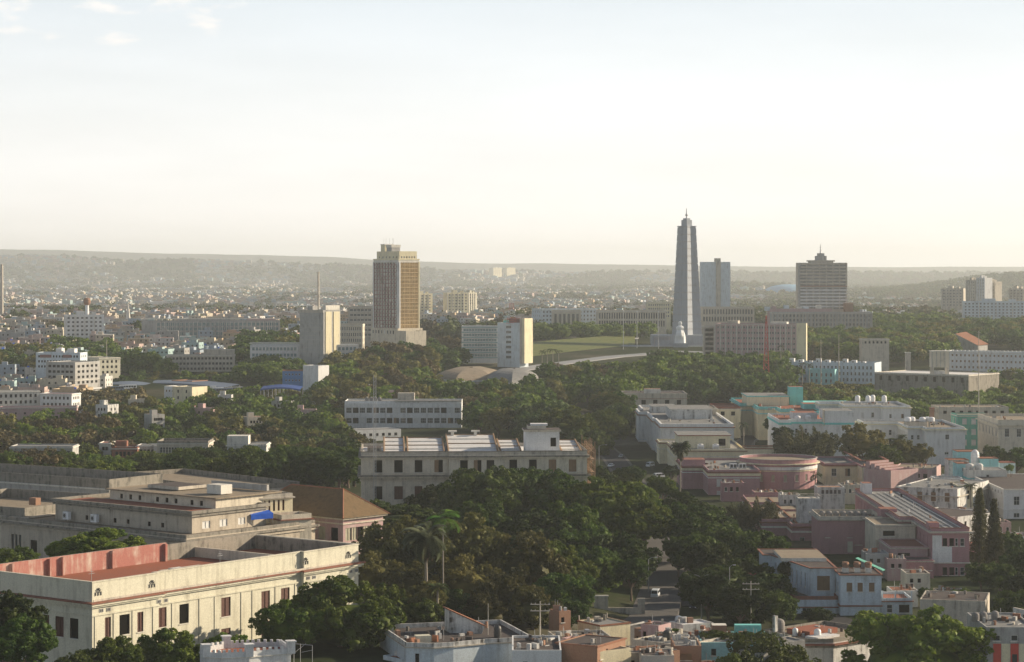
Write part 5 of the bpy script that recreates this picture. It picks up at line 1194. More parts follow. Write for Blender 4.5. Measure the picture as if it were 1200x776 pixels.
# ---- street furniture
def lamp(label, px, D, H, arm=2.4, two=False, name='street_lamp', left=False):
    x, y = XW(px, D), D; t = tag(empty(name, (x, y, ground(x, y))), label, 'street lamp')
    m = MB(); m.path([(0, 0, -.3), (0, 0, H)], [.16, .09], GREYC, 8); m.build('pole', t)
    for s_ in ((-1, 1) if two else ((-1,) if left else (1,))):
        m = MB(); m.path([(0, 0, H), (s_ * arm * .5, 0, H + .5), (s_ * arm, 0, H + .55)], [.06, .05, .05], METAL, 6); m.build('arm', t)
        m = MB(); m.box(s_ * arm - .35, s_ * arm + .35, -.16, .16, H + .45, H + .62, METAL); m.box(s_ * arm - .28, s_ * arm + .28, -.12, .12, H + .38, H + .449, LAMPG); m.build('lamp_head', t)
    return t
lamp('tall grey street lamp with two arms on the road, in front of the dark car', 822, 560, 11.5, 2.6, True)
lamp('single-armed street lamp left of the white van', 760, 610, 9, 2)
lamp('street lamp with pale pole right of the two-armed lamp', 855, 575, 12, 1.2)
lamp('street lamp under the dark trees right of the road', 838, 590, 9, 1.5, left=True)
lamp('street lamp beside the parked ambulances on the far street', 702, 1000, 10, 3)
lamp('small street lamp on the bend beyond the cream ward', 884, 1060, 8, 1.5)
for k, (px, D, H, lb) in enumerate(((880, 545, 12.5, 'wooden utility pole with two crossarms among the dark trees, bottom right'), (633, 470, 12, 'thin utility pole on the roofs at the bottom centre'))):
    x, y = XW(px, D), D; t = tag(empty('utility_pole', (x, y, ground(x, y))), lb, 'utility pole'); m = MB(); m.path([(0, 0, -.3), (0, 0, H)], [.17, .11], STONE, 8); m.build('pole', t)
    for z in (H - .7, H - 2): m = MB(); m.box(-2, 2, -.08, .08, z, z + .15, STONE); [m.tube((q, 0, z + .15), (q, 0, z + .4), .06, GREYC, n=6) for q in (-1.8, -1, 1, 1.8)]; m.build('crossarm', t)
m = MB(); m.path([(0, 0, -2), (0, 0, 8)], [.06, .04], TRIM, 6); o = m.build('flag_pole'); x, y = XW(572, 470), 470; o.location = (x, y, 15); tag(o, 'short pale pole standing on the dark roof, bottom centre', 'pole')
# ---- vehicles
def car(label, px, D, ang, paint, van=False, pickup=False, group=None, name=None):
    x, y = XW(px, D), D; z = ground(x, y) + .2
    for dx in (-3, 3):
        z = max(z, ground(x + dx, y) + .19)
    t = tag(empty(name or ('van' if van else 'car'), (x, y, z), ang), label, 'van' if van else 'car', group)
    Wd = .95 if van else .86
    prof = [(-2.4, .35), (-2.45, 1.0), (-2.3, 1.15), (-1.9, 2.05), (1.5, 2.1), (2.35, 1.95), (2.4, .4)] if van else \
           [(-2.2, .32), (-2.25, .75), (-1.2, .92), (-.55, 1.42), (1.05, 1.44), (1.75, .98), (2.2, .92), (2.22, .35)]
    ins = [0 if z_ < 1.05 else .12 for _, z_ in prof]
    m = MB(); n = len(prof); v = [(a, -Wd + i_, c) for (a, c), i_ in zip(prof, ins)] + [(a, Wd - i_, c) for (a, c), i_ in zip(prof, ins)]
    m.faces(v, [tuple(range(n))[::-1], tuple(range(n, 2 * n))] + [(i, (i + 1) % n, n + (i + 1) % n, n + i) for i in range(n)], paint); m.build('body', t)
    zr = (1.25, 1.85) if van else (.98, 1.36); xr = (-1.75, 2.1) if van else (-.85, 1.35)
    for s_ in (-1, 1):
        m = MB(); yy = s_ * (Wd - .055)
        for k in range(3):
            a = xr[0] + (xr[1] - xr[0]) * k / 3 + .06; c = xr[0] + (xr[1] - xr[0]) * (k + 1) / 3 - .06
            m.box(a + (.15 if k == 0 else 0), c - (.1 if k == 2 else 0), min(yy, yy + s_ * .06), max(yy, yy + s_ * .06), zr[0], zr[1], GLASS)
        m.build('window', t)
    m = MB(); a, c = ((-2.3, 1.2), (-1.93, 2.0)) if van else ((-1.15, .97), (-.6, 1.4))
    m.faces([(a[0] - .03, -Wd + .2, a[1] + .02), (a[0] - .03, Wd - .2, a[1] + .02), (c[0] - .03, Wd - .25, c[1] + .02), (c[0] - .03, -Wd + .25, c[1] + .02)], [(0, 1, 2, 3)], GLASS); m.build('windscreen', t)
    m = MB(); xx = 2.38 if van else 1.5
    m.faces([(xx + .03, -Wd + .25, 1.2 if van else 1.1), (xx + .03, Wd - .25, 1.2 if van else 1.1), (xx + (0 if van else -.35), Wd - .28, 1.8 if van else 1.4), (xx + (0 if van else -.35), -Wd + .28, 1.8 if van else 1.4)], [(0, 3, 2, 1)], GLASS); m.build('rear_window', t)
    for sx in (-1.45, 1.4):
        for s_ in (-1, 1):
            wv = MB(); wv.tube((sx, s_ * (Wd - .12), .33), (sx, s_ * (Wd + .04), .33), .33, TYRE, n=14); o = wv.build('wheel', t)
            rr_ = MB(); rr_.tube((sx, s_ * (Wd + .041), .33), (sx, s_ * (Wd + .06), .33), .18, METAL, n=10); rr_.build('hubcap', o)
    for s_ in (-1, 1):
        m = MB(); m.box(-2.49 if van else -2.28, -2.4 if van else -2.2, s_ * .65 - .17, s_ * .65 + .17, .7 if van else .6, .88 if van else .74, LAMPG); m.build('headlight', t)
    return t
car('pale blue-white van parked on the dark road between the trees', 768, 600, R_(80), CARW, van=True)
car('dark car in the shade on the road, right of the pale van', 812, 585, R_(85), CARD)
car('white ambulance van beside the cream ward on the upper street', 772, 955, R_(25), CARW, van=True)
car('white van behind the ambulance on the upper street', 762, 1010, R_(60), CARW, van=True)
car('white car under the tree canopy on the upper street, left side', 716, 1010, R_(70), CARW)
car('silver car farther up the street near the tan ward', 728, 1060, R_(75), METAL)
car('light van far up the street below the trees', 707, 1085, R_(80), CARW, van=True)
car('pale car farthest up the street', 697, 1150, R_(80), TANKW)
car('light blue ambulance at the far bend near the turquoise ward', 868, 1262, R_(60), CARW, van=True)
car('pale car parked behind the orange-striped ward, left one', 882, 1010, R_(10), CARW)
car('silver-blue sedan parked behind the orange-striped ward, right one', 901, 1008, R_(6), METAL)
# ---- people: one continuous skinned figure
def person(label, px, D, ang, shirt, legs, z=None, stride=.25, name='person'):
    x, y = XW(px, D), D; z = (ground(x, y) + .2) if z is None else z
    J = [(0, 0, .95, .15), (0, 0, 1.2, .14), (0, 0, 1.42, .15), (0, 0, 1.52, .06), (0, -.02, 1.62, .085), (0, -.02, 1.74, .08),
         (-.1, 0, .9, .1), (-.11, -stride * .5, .5, .065), (-.11, -stride * .3, .08, .045), (-.11, -stride * .3 - .16, .04, .04),
         (.1, 0, .9, .1), (.11, stride * .3, .5, .065), (.11, stride, .09, .045), (.11, stride - .15, .04, .04),
         (-.2, 0, 1.42, .06), (-.25, .05, 1.14, .045), (-.26, -.06, .9, .035), (-.26, -.1, .8, .035),
         (.2, 0, 1.42, .06), (.25, -.02, 1.14, .045), (.26, .08, .9, .035), (.26, .1, .8, .035)]
    E = [(0, 1), (1, 2), (2, 3), (3, 4), (4, 5), (0, 6), (6, 7), (7, 8), (8, 9), (0, 10), (10, 11), (11, 12), (12, 13), (2, 14), (14, 15), (15, 16), (16, 17), (2, 18), (18, 19), (19, 20), (20, 21)]
    me = bpy.data.meshes.new('person'); me.from_pydata([j[:3] for j in J], E, []); o = bpy.data.objects.new(name, me); COL.objects.link(o)
    md = o.modifiers.new('skin', 'SKIN'); 
    for i, j in enumerate(J): me.skin_vertices[0].data[i].radius = (j[3], j[3] * .8)
    me.skin_vertices[0].data[0].use_root = True
    o.modifiers.new('sub', 'SUBSURF').levels = 1
    dg = bpy.context.evaluated_depsgraph_get(); m2 = bpy.data.meshes.new_from_object(o.evaluated_get(dg)); o.modifiers.clear(); o.data = m2
    m2.materials.clear()
    for q in (SKIN, shirt, legs, DMETAL): m2.materials.append(q)
    for p in m2.polygons:
        c = p.center; p.use_smooth = True
        p.material_index = 3 if (c.z > 1.7 or c.z < .09) else 0 if (c.z > 1.49 or (abs(c.x) > .21 and c.z < 1.15)) else 1 if c.z > .97 else 2
    o.location = (x, y, z); o.rotation_euler = (0, 0, ang); tag(o, label, 'person'); return o
person('person in light shirt and dark trousers walking on the upper street below the ambulance', 780.5, 925, .3, CLOTH1, CLOTH2)
person('person in pale shirt standing by the gate wall left of the van', 688.5, 560, 1, CLOTH1, CLOTH2, stride=.05)
person('person in dark clothes walking by the kerb behind the cream cube house', 797, 545, 2, CLOTH2, CLOTH2)
# ================================================================ middle distance landmarks
BAND = flat('aqua_spandrel', (.20, .34, .36), .5)
GOLD = stained('painted_sun_gold', (.64, .48, .27), amt=.25)  # golden sunlight on the tower's side is put into this colour
REDSP = flat('dull_red_spandrel', (.24, .13, .12), .7)
MARB = stained('grey_marble', (.36, .39, .43), amt=.25, streak=True)
MARBP = stained('pinkish_marble', (.52, .46, .44), amt=.2)
MARBL = stained('white_marble_figure', (.78, .80, .80), amt=.1)
# school building with two ribbon floors
b = simple('school_building', 'long pale two-storey school block with ribbon windows among the trees, centre left', 'building', (404, 1245), (541, 1245), 470, 22, WHITE, GROOF, par=.5, floors=0, nw=0, side=(), corn=[])
ft = [b.h(484), b.h(496)]
m = MB(); b.nwin = 0; ww = []
for z in ft: ww += grid(b.w, 17, 3.0, 2.9, [z], .5)
wn, p0_, d_ = wall_face(m, (0, -1.2), (b.w, -1.2), -2, b.zt - .6, ww, WHITE)
m.faces([(0, -1.2, b.zt - .6), (b.w, -1.2, b.zt - .6), (b.w, 0, b.zt - .55), (0, 0, b.zt - .55), (0, -1.2, -2), (0, 0, -2), (0, 0, b.zt - .6), (b.w, -1.2, -2), (b.w, 0, -2), (b.w, 0, b.zt - .6)], [(0, 1, 2, 3), (4, 0, 6, 5), (7, 8, 9, 1)], WHITE)
b.put(m, 'front_wall'); b.windows(wn, p0_, d_, 'glass', False)
m = MB(); m.box(28, 37, 6, 12, b.zt + .03, b.zt + 4.4, STONE); b.put(m, 'roof_house'); m = MB(); m.box(b.w * .42, b.w, -1.5, 5, b.zt + .52, b.zt + .8, GROOF); b.put(m, 'roof_edge'); b.finish()
tanks(b, [(11.5 + i * 2.3, 5) for i in range(4)], 'dark round tanks on the pale school block roof', TANKD, .9, 2.2)
b = simple('covered_walk', 'low flat grey roofed annex in front of the school block', 'building', (376, 1150), (470, 1170), 506, 14, WHITE, GROOF, par=.3, floors=1, nw=12, ww=1.6, wh=1.4, style='open', side=(), corn=[]); b.finish()

# tower with one side coloured sunlit gold; its two faces meet at px 467
b = Bld('office_tower', 'tall cream office tower with red-brown grid front and side coloured sunlit gold', 'tower', (438, 1700), (467, 1672), base=24)
w = b.w; d = 17.5; z1 = b.h(307, 1690); z0 = b.h(385, 1690)
fl = 18; fh = (z1 - z0) / fl
def facade_grid(L, n, rowsz, mw, h): return [(L * 0 + 1.2 + (L - 2.4) * (i + .5) / n - mw / 2, 1.2 + (L - 2.4) * (i + .5) / n + mw / 2, z, z + h) for z in rowsz for i in range(n)]
rz = [z0 + i * fh + .9 for i in range(fl)]
d_end = (487 - 467)
b.block(rect(0, w, 0, d), z0, z1, TRIM, GROOF, par=1.2, wins={0: facade_grid(w, 8, rz, 1.4, fh * .62), 1: facade_grid(d, 7, rz, 1.5, fh * .62)}, style='glass', sill=False, foot=True, corn=[(z1 - .5, .5, .6, TRIM), (z1 + 1.2, .3, 1.0, CREAM)])
m = MB()
for i in range(9):
    x = 1.2 + (w - 2.4) * i / 8; m.box(x - .22, x + .22, -.55, -.01, z0 + .3, z1 - .6, REDSP)
for z in rz: m.box(1.3, w - 1.3, -.25, -.012, z - .75, z - .15, REDSP)
m.box(0, 1.1, -.8, -.01, z0, z1, WHITE); m.box(w - 1.1, w, -.8, -.01, z0, z1, WHITE); b.put(m, 'front_fins')
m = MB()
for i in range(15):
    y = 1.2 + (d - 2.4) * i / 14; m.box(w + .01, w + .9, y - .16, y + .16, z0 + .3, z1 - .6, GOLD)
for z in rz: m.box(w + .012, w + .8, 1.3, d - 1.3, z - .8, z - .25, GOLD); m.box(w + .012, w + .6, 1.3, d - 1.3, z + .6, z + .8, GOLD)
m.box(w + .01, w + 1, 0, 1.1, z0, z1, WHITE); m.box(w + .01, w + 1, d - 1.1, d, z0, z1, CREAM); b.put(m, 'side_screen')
zz = z1 + 2.2; b.block(rect(2.6, w - .6, 1, d - 1.5), z1 + .1, zz + 4.6, CREAM, GROOF, par=.8, foot=False, wins={0: grid(w - 3.2, 6, 1.3, 1.4, [zz + .4], 1), 1: grid(d - 2.5, 6, 1.2, 1.4, [zz + .4], 1)}, sill=False)
m = MB(); m.box(5, 10.5, 3, 10, zz + 4.65, zz + 10.2, CREAM); m.box(4.6, 10.9, 2.6, 10.4, zz + 10.2, zz + 10.7, TRIM); m.box(13, 20, 3, 10, zz + 4.65, zz + 8.2, GREYC); m.box(12.6, 20.4, 2.6, 10.4, zz + 8.2, zz + 10.2, TRIM)
for x in (6, 9, 14, 18, 19.5): m.tube((x, 5, zz + 10), (x, 5, zz + 15), .1, METAL, n=5)
b.put(m, 'machine_room')
b.block(rect(-1.5, w + 1.5, -1.6, d + 2), -6, z0 - .1, STONE2, GROOF, par=.6, foot=True, wins={0: grid(w, 8, 1.6, 2.4, [z0 - 3.6], 1)}, sill=False)
b.block(rect(w + 1.6, w + 15, -3, 14), -6, z0 - 2, STONE2, CREAM, par=1, foot=True, wins={0: grid(13, 4, 2, 4, [2.5], 1, style='open')}, sill=False); b.finish()
# blank concrete tower, right side coloured as sunlit
b = simple('concrete_tower', 'windowless grey concrete tower with a right side coloured sunlit cream', 'tower', (351, 1640), (379, 1625), 363, 17, GREYC, GROOF, par=.8, floors=0, nw=0, side=(), corn=[], base=22)
m = MB(); m.box(b.w - 3, b.w + .3, 2, b.d - 1, b.zt + .81, b.zt + 4, TRIM); m.box(4, 9, 4, 9, b.zt + .1, b.zt + 3.4, GREYC)
for i in range(2): m.box(b.w + .004, b.w + .4, 2 + i * 8, 8 + i * 8, 0, b.zt - .4, CREAM)  # cream facing puts the sunlight on this side into its colour
for i in range(1, 14): m.box(.3, b.w - .3, -.06, -.004, i * b.zt / 14, i * b.zt / 14 + .12, STONE)
b.put(m, 'pilaster'); m = MB(); m.box(-.0, b.w + .001, -.3, -.07, b.zt - 1.2, b.zt + .8, STONE); b.put(m, 'cornice'); b.finish()
b = simple('low_office', 'low white-banded office wing left of the concrete tower', 'building', (293, 1650), (350, 1650), 404, 18, WHITE, GROOF, par=.5, floors=2, nw=13, ww=1.9, wh=2.2, side=(), fh=4.4, style='glassb', base=22, corn=[(16.7, .6, .5)]); b.finish()
b = simple('low_office', 'low office wing with curved roof edge right of the concrete tower', 'building', (380, 1632), (420, 1640), 404, 16, WHITE, GROOF, par=.5, floors=2, nw=8, ww=2, wh=2.2, side=(1,), fh=4.2, style='glassb', base=22); b.finish()
b = simple('office_block', 'cream four-storey office block between the concrete tower and the cream office tower', 'building', (391, 1780), (425, 1780), 380, 24, STONE2, GROOF, par=.8, floors=4, nw=12, ww=1, wh=2.6, style='glass', side=(1,), fh=4.4, sn=5, base=25); b.finish()
b = simple('office_block', 'tan office block with long window bands behind the tower base', 'building', (408, 1900), (437, 1900), 359, 22, STONE, GROOF, par=.8, floors=6, nw=6, ww=2.6, wh=2, style='glass', side=(1,), fh=4, sn=5, base=26); b.finish()
# aqua glass slab + tower + red-white mast
b = simple('glass_slab', 'pale aqua glass office slab left of the narrow blue-grey tower', 'building', (541, 1700), (584, 1700), 382, 15, WHITE, GROOF, par=.6, floors=6, nw=12, ww=1.9, wh=1.9, side=(), fh=3.7, style='glassb', base=26, sill=False, corn=[])
m = MB()
for i in range(7): z = b.zt - .7 - i * 3.7; m.box(-.2, b.w + .2, -.35, -.006, z, z + .7, BAND)
b.put(m, 'spandrel_band'); b.finish()
b = simple('narrow_tower', 'blue-grey slab tower with one strip of windows and an edge coloured sunlit cream', 'tower', (583, 1680), (609, 1670), 378, 12, BLUEW, GROOF, par=.8, floors=8, nw=1, ww=4.6, wh=2, side=(), fh=3.6, style='glass', base=24, sill=False, corn=[])
m = MB(); m.box(b.w + .01, b.w + 2.2, 0, 1.6, 0, b.zt + 4, STONE); m.box(b.w + 2.3, b.w + 4.3, -.4, 11, 0, b.zt + 4, CREAM); m.box(3, 9, 3, 9, b.zt + .1, b.zt + 2.2, TURQ); m.box(8.5, b.w, 2, 10, b.zt + .1, b.zt + 4, REDSP); b.put(m, 'edge_fin'); b.finish()  # the cream slab carries the sunlit right edge in its colour
def lattice(label, px, D, zb, H, wd, cols=(REDP, TANKW), name='lattice_mast', tip=5):
    x, y = XW(px, D), D; t = tag(empty(name, (x, y, zb)), label, 'mast'); n = 12; 
    for s_ in range(4):
        m = MB()
        for i in range(s_ * n // 4, (s_ + 1) * n // 4):
            a, c = i / n, (i + 1) / n; wa, wc = wd * (1 - a * .85) / 2, wd * (1 - c * .85) / 2; za, zc_ = H * a, H * c
            q = [(-1, -1), (1, -1), (1, 1), (-1, 1)]
            for k in range(4):
                p, r_ = q[k], q[(k + 1) % 4]
                m.tube((p[0] * wa, p[1] * wa, za), (p[0] * wc, p[1] * wc, zc_), .14, cols[s_ % 2], n=4)
                m.tube((p[0] * wa, p[1] * wa, za), (r_[0] * wc, r_[1] * wc, zc_), .09, cols[s_ % 2], n=4)
                m.tube((r_[0] * wa, r_[1] * wa, za), (p[0] * wc, p[1] * wc, zc_), .09, cols[s_ % 2], n=4)
        m.build('mast_section', t)
    m = MB(); m.tube((0, 0, H), (0, 0, H + tip), .1, METAL, n=5); m.build('antenna', t)
lattice('red and white lattice mast on top of the narrow blue-grey tower', 599.5, 1676, b.zb + b.zt, 20, 7)
lattice('red lattice mast standing before the pink-red office block', 898, 1480, 20, 42, 4, (REDP, REDP))
# theatre shell roofs
def shell(label, pts, zt, zw, mat=GREYC):
    base = [(XW(p, D), D) for p, D in pts]; cx = sum(p[0] for p in base) / len(base); cy = sum(p[1] for p in base) / len(base)
    t = tag(empty('theatre_hall', (cx, cy, ground(cx, cy))), label, 'building'); g = ground(cx, cy); m = MB()
    P = [(x - cx, y - cy) for x, y in base]; n = len(P)
    v = [(*p, -1) for p in P] + [(*p, zw - g) for p in P]; m.faces(v, [(i, (i + 1) % n, n + (i + 1) % n, n + i) for i in range(n)], TRIM); m.build('wall', t)
    m = MB(); v = []; K = 7
    for k in range(K):
        q = k / (K - 1); zz = (zw - g) + (zt - zw) * sin(q * pi / 2); sc_ = 1.06 * cos(q * pi / 2 * .96)
        v += [(p[0] * sc_, p[1] * sc_, zz + (.35 if k == 0 else .35)) for p in P]
    m.faces(v, [(k * n + i, k * n + (i + 1) % n, (k + 1) * n + (i + 1) % n, (k + 1) * n + i) for k in range(K - 1) for i in range(n)], mat)
    m.faces([(p[0] * 1.06, p[1] * 1.06, zw - g - .4) for p in P] + [(p[0] * 1.06, p[1] * 1.06, zw - g + .35) for p in P], [(i, (i + 1) % n, n + (i + 1) % n, n + i) for i in range(n)], WHITE)
    m.build('roof', t); xs = [p[0] for p in P]; ys = [p[1] for p in P]; FOOT.append((cx, cy, 1, 0, min(xs), max(xs), min(ys), max(ys)))
shell('grey swooping roof of the theatre left of the tan shell', [(512, 1480), (535, 1440), (575, 1450), (590, 1500), (570, 1560), (530, 1550)], 28, 22, BROOF)
shell('tan shell-roofed theatre hall with white eave below the narrow tower', [(572, 1440), (600, 1400), (624, 1412), (630, 1450), (610, 1510), (580, 1500)], 29, 22.5, GROOF)
# long palace
b = simple('palace', 'long pale colonnaded palace left of the obelisk, beyond the lawn', 'building', (700, 2210), (781, 2210), 364, 40, STONE2, GROOF, par=.8, floors=2, nw=27, ww=1.4, wh=5.5, side=(), fh=7.5, style='slit', base=28, sill=False); b.finish()
b = simple('palace_wing', 'pale palace wing with tall columns at the left end of the long palace', 'building', (647, 2130), (681, 2130), 364, 30, STONE2, GROOF, par=1, floors=1, nw=6, ww=2.2, wh=12.5, top=2, side=(3,), style='slit', base=28, sill=False, sn=4); b.finish()
b = simple('office_block', 'bluish office block behind the left end of the long palace', 'building', (634, 2260), (700, 2280), 362, 26, BLUEW, GROOF, par=.8, floors=5, nw=16, ww=1.6, wh=1.8, side=(3,), style='glass', base=28, sill=False); b.finish()
b = simple('palace_wing', 'right arm of the palace showing behind the obelisk', 'building', (822, 2240), (884, 2240), 360, 36, STONE2, GROOF, par=.8, floors=2, nw=18, ww=1.6, wh=4.5, side=(), fh=7, style='slit', base=28, sill=False); b.finish()
b = simple('office_block', 'low cream block with long window rows left of the obelisk top of the palace', 'building', (758, 2400), (786, 2400), 354, 20, CREAM, GROOF, par=.8, floors=4, nw=10, ww=1.4, wh=1.8, side=(), style='glass', base=28, sill=False); b.finish()
# obelisk: star-plan tower, stepping in
D = 1950; t = Vector((XW(804.5, D), D, 30)); ob = tag(empty('memorial_tower', t), 'very tall grey marble star-plan obelisk tower with ribs and mast above the plaza', 'monument')
def star(r, k=.62, rot=pi / 2): return [(r * (1 if i % 2 == 0 else k) * cos(rot + pi * i / 5 + pi), r * (1 if i % 2 == 0 else k) * sin(rot + pi * i / 5 + pi)) for i in range(10)]
def px2m(p): return p / F * D
zt0, zt1 = 0, ZW(266, D) - 30; ns = 16
for k in range(ns):
    m = MB(); a, c = k / ns, (k + 1) / ns; ra = px2m(36.5) / 2 + (px2m(22) / 2 - px2m(36.5) / 2) * a; rc = px2m(36.5) / 2 + (px2m(22) / 2 - px2m(36.5) / 2) * c
    A = star(ra * 1.04); C_ = star(rc * 1.04); za = zt0 + (zt1 - zt0) * a; zc_ = zt0 + (zt1 - zt0) * c
    m.faces([(*p, za) for p in A] + [(*p, zc_ - .45) for p in C_], [(i, (i + 1) % 10, 10 + (i + 1) % 10, 10 + i) for i in range(10)], MARB)
    m.prism(offset(C_, -.5), zc_ - .45, zc_, GREYC); m.build('shaft_section', ob)
m = MB(); m.prism(star(px2m(22) / 2 * 1.08), zt1, zt1 + .8, MARB); m.prism(star(px2m(12) / 2 * 1.1, .8), zt1 + .8, ZW(258, D) - 30, MARB); m.prism(star(px2m(8) / 2 * 1.1, .8), ZW(258, D) - 30, ZW(257, D) - 29.2, MARB); m.build('crown_tier', ob)
m = MB(); m.tube((0, 0, ZW(258, D) - 30), (0, 0, ZW(244, D) - 30), .7, METAL, .25, 8); m.lathe([(.9, ZW(253, D) - 30), (1.3, ZW(252, D) - 30), (.8, ZW(251, D) - 30)], METAL); m.build('mast', ob)
m = MB(); zz = ZW(385, D) - 30
def mp_(x0, x1, y0, y1, z0, z1, mat=MARB, w=1): m.box(px2m(x0 - 804.5), px2m(x1 - 804.5), y0, y1, z0, z1, mat)
mp_(763, 826, -18, 12, -6, 7); mp_(766, 784, -20, -18.01, -6, 3); mp_(826, 838, -14, 10, -6, 8.5); 
for i in range(12): mp_(765 + i * 1.6, 765.5 + i * 1.6, -18.5, -18.01, -3, 6, MARBP)
m.build('base_podium', ob); FOOT.append((t.x, t.y, 1, 0, -46, 50, -60, 30))
m = MB()
for i in range(14): m.box(px2m(700 - 804.5) + i * 1.5, px2m(836 - 804.5), -20 - (14 - i) * 3.0, -20 - (13 - i) * 3.0 + .0, -9, -7.5 + i * .5, MARB)
for i in range(3): m.box(px2m(650 - 804.5 + i * 14), px2m(704 - 804.5), -56 + i * 14, -44 + i * 14, -9, -6 + i * 1, MARB)
m.build('steps', ob)
# statue: seated robed figure on plinth, one continuous surface
x, y = XW(797, 1915), 1915; t = tag(empty('statue', (x, y, 31)), 'large white stone statue of a robed figure at the foot of the obelisk', 'statue')
m = MB(); n = 14; prof = [(4.6, 0, 0), (4.4, 0, 3), (4.0, .2, 6), (3.4, .3, 8.5), (3.0, .2, 10.5), (3.3, 0, 12.2), (2.9, 0, 13.5), (1.3, -.1, 14.4), (1.25, -.2, 15), (1.6, -.35, 16), (1.45, -.3, 17.2), (.6, -.2, 18)]
v = []
for r, oy, z in prof:
    for i in range(n):
        a = 2 * pi * i / n; rr = r * (1 + .09 * sin(5 * a + z * .3)) ; v.append((rr * cos(a), oy * 1.5 + rr * sin(a) * .8 - (1.6 if 3 < z < 9 and sin(a) < 0 else 0), z))
m.faces(v, [(k * n + i, k * n + (i + 1) % n, (k + 1) * n + (i + 1) % n, (k + 1) * n + i) for k in range(len(prof) - 1) for i in range(n)], MARBL); m.build('figure', t)
m = MB(); m.box(-6, 6, -5.5, 5.5, -9, -.01, MARB); m.build('plinth', t)
# flagpoles
for k, (px, D, yt, yb) in enumerate(((730.5, 1880, 365, 397), (746.5, 1900, 366, 396), (771.5, 1890, 366, 401), (642, 1600, 428, 455), (712, 2000, 392, 400))):
    if k > 2: continue
    m = MB(); zb = ground(XW(px, D), D); m.path([(0, 0, 0), (0, 0, ZW(yt, D) - zb)], [.28, .18], METAL, 8); m.lathe([(.1, ZW(yt, D) - zb), (.5, ZW(yt, D) - zb + .4), (.1, ZW(yt, D) - zb + .9)], TANKW, n=8)
    o = m.build('flag_pole'); o.location = (XW(px, D), D, zb); tag(o, ['bare white flagpole, leftmost on the edge of the lawn', 'bare white flagpole, middle one of three by the lawn', 'bare white flagpole nearest the obelisk podium'][k], 'flagpole', 'flagpoles by the lawn')
# tall slab behind obelisk
b = simple('apartment_tower', 'blue-grey slab apartment tower with raised centre, just right of the obelisk', 'tower', (822, 2520), (839, 2520), 307, 22, BLUEW, GROOF, par=.5, floors=0, nw=0, side=(), corn=[], base=28)
b.block(rect(b.w + 5, b.w + 15.6, 0, 22), -3, b.zt, BLUEW, GROOF, par=.5, wins={}); zt = b.zt
b.block(rect(b.w - 0, b.w + 4.99, -1.5, 22), -3, zt + 4, STONE, GROOF, par=.5)
m = MB(); wa = grid(b.w, 5, 1.6, 1.6, [zt - 3.2 - i * 3.0 for i in range(13)], .6); wn, p0_, d_ = wall_face(m, (0, -.1), (b.w, -.1), 0, zt - .1, wa, BLUEW); b.put(m, 'front_wall'); b.windows(wn, p0_, d_, 'slit', False)
m = MB(); wa = grid(10.6, 4, 1.6, 1.6, [zt - 3.2 - i * 3.0 for i in range(13)], .6); wn, p0_, d_ = wall_face(m, (b.w + 5, -.1), (b.w + 15.6, -.1), 0, zt - .1, wa, BLUEW); b.put(m, 'front_wall'); b.windows(wn, p0_, d_, 'slit', False); b.finish()
# pink-red office block
b = simple('pink_red_block', 'wide office block with dull red panels between pale fins, below the ministry tower', 'building', (838, 1690), (934, 1670), 379, 16, PINK2, GROOF, par=.5, floors=5, nw=30, ww=1.3, wh=1.7, side=(1,), fh=3.9, sn=4, style='glass', base=25, sill=False)
m = MB()
for i in range(16): x = b.w * i / 15; m.box(x - .3, x + .3, -.8, -.01, 0, b.zt - .5, TRIM)
b.put(m, 'fins'); m = MB(); m.box(8, 16, 4, 10, b.zt + .1, b.zt + 2.5, STONE); m.box(40, 52, 4, 10, b.zt + .1, b.zt + 1.8, TRIM); b.put(m, 'roof_house')
b.block(rect(b.w + .01, b.w + 7, -1.5, 2), -3, b.zt + .8, CREAM, GROOF, par=.3, foot=False); b.finish()
b = simple('balcony_block', 'narrow grey block with open balconies left of the pink-red office block', 'building', (825, 1700), (837.5, 1700), 382, 12, STONE, GROOF, par=.5, floors=6, nw=2, ww=3.2, wh=2, side=(), fh=3.4, style='open', base=25, sill=False); b.finish()
# ministry tower
b = simple('ministry_tower', 'broad grey ministry tower with stepped flat crown, upper rows brown and lower rows blue-white', 'tower', (936, 2200), (993, 2200), 308, 22, STONE, GROOF, par=.5, floors=14, nw=7, ww=5.6, wh=1.5, side=(1,), fh=3.1, sn=3, style='slit', base=30, sill=False, corn=[])
m = MB(); zt = b.zt; w = b.w
for i in range(14): z = zt - 1.2 - i * 3.1; m.box(.6, w - .3, -.5, -.01, z, z + (1.0 if i < 7 else 1.3), STONE if i < 7 else WHITE)
m.box(-.4, 1.4, -.8, 0, 0, zt, GREYC); m.box(.5, w - .2, -.7, -.01, zt - 22.4, zt - 21.2, BRICK); b.put(m, 'floor_bands')
m = MB(); c = w * .48; m.box(c - 11, c + 11, 3, 18, zt + .1, zt + 1.6, STONE); m.box(c - 12.4, c + 12.4, 2, 19, zt + 1.6, zt + 2.9, STONE); m.box(c - 5, c + 5, 5, 15, zt + 2.9, zt + 7, GREYC); m.box(c - 3, c + 3, 6, 14, zt + 7, zt + 9.6, GREYC)
m.path([(c, 10, zt + 9.6), (c, 10, zt + 18)], [.9, .25], TANKW, 6); [m.tube((c - 1.2, 10, zt + 11 + k), (c + 1.2, 10, zt + 11 + k), .15, TANKW, n=4) for k in range(0, 5, 2)]; b.put(m, 'stepped_crown')
b.block(rect(-30, 28, -26, -3), -3, b.h(362), PINK2, GROOF, par=.5, wins={0: grid(58, 14, 2, 1.4, [3, 7], 1)}, sill=False, style='glassb')
m = MB()
r = random.Random(3)
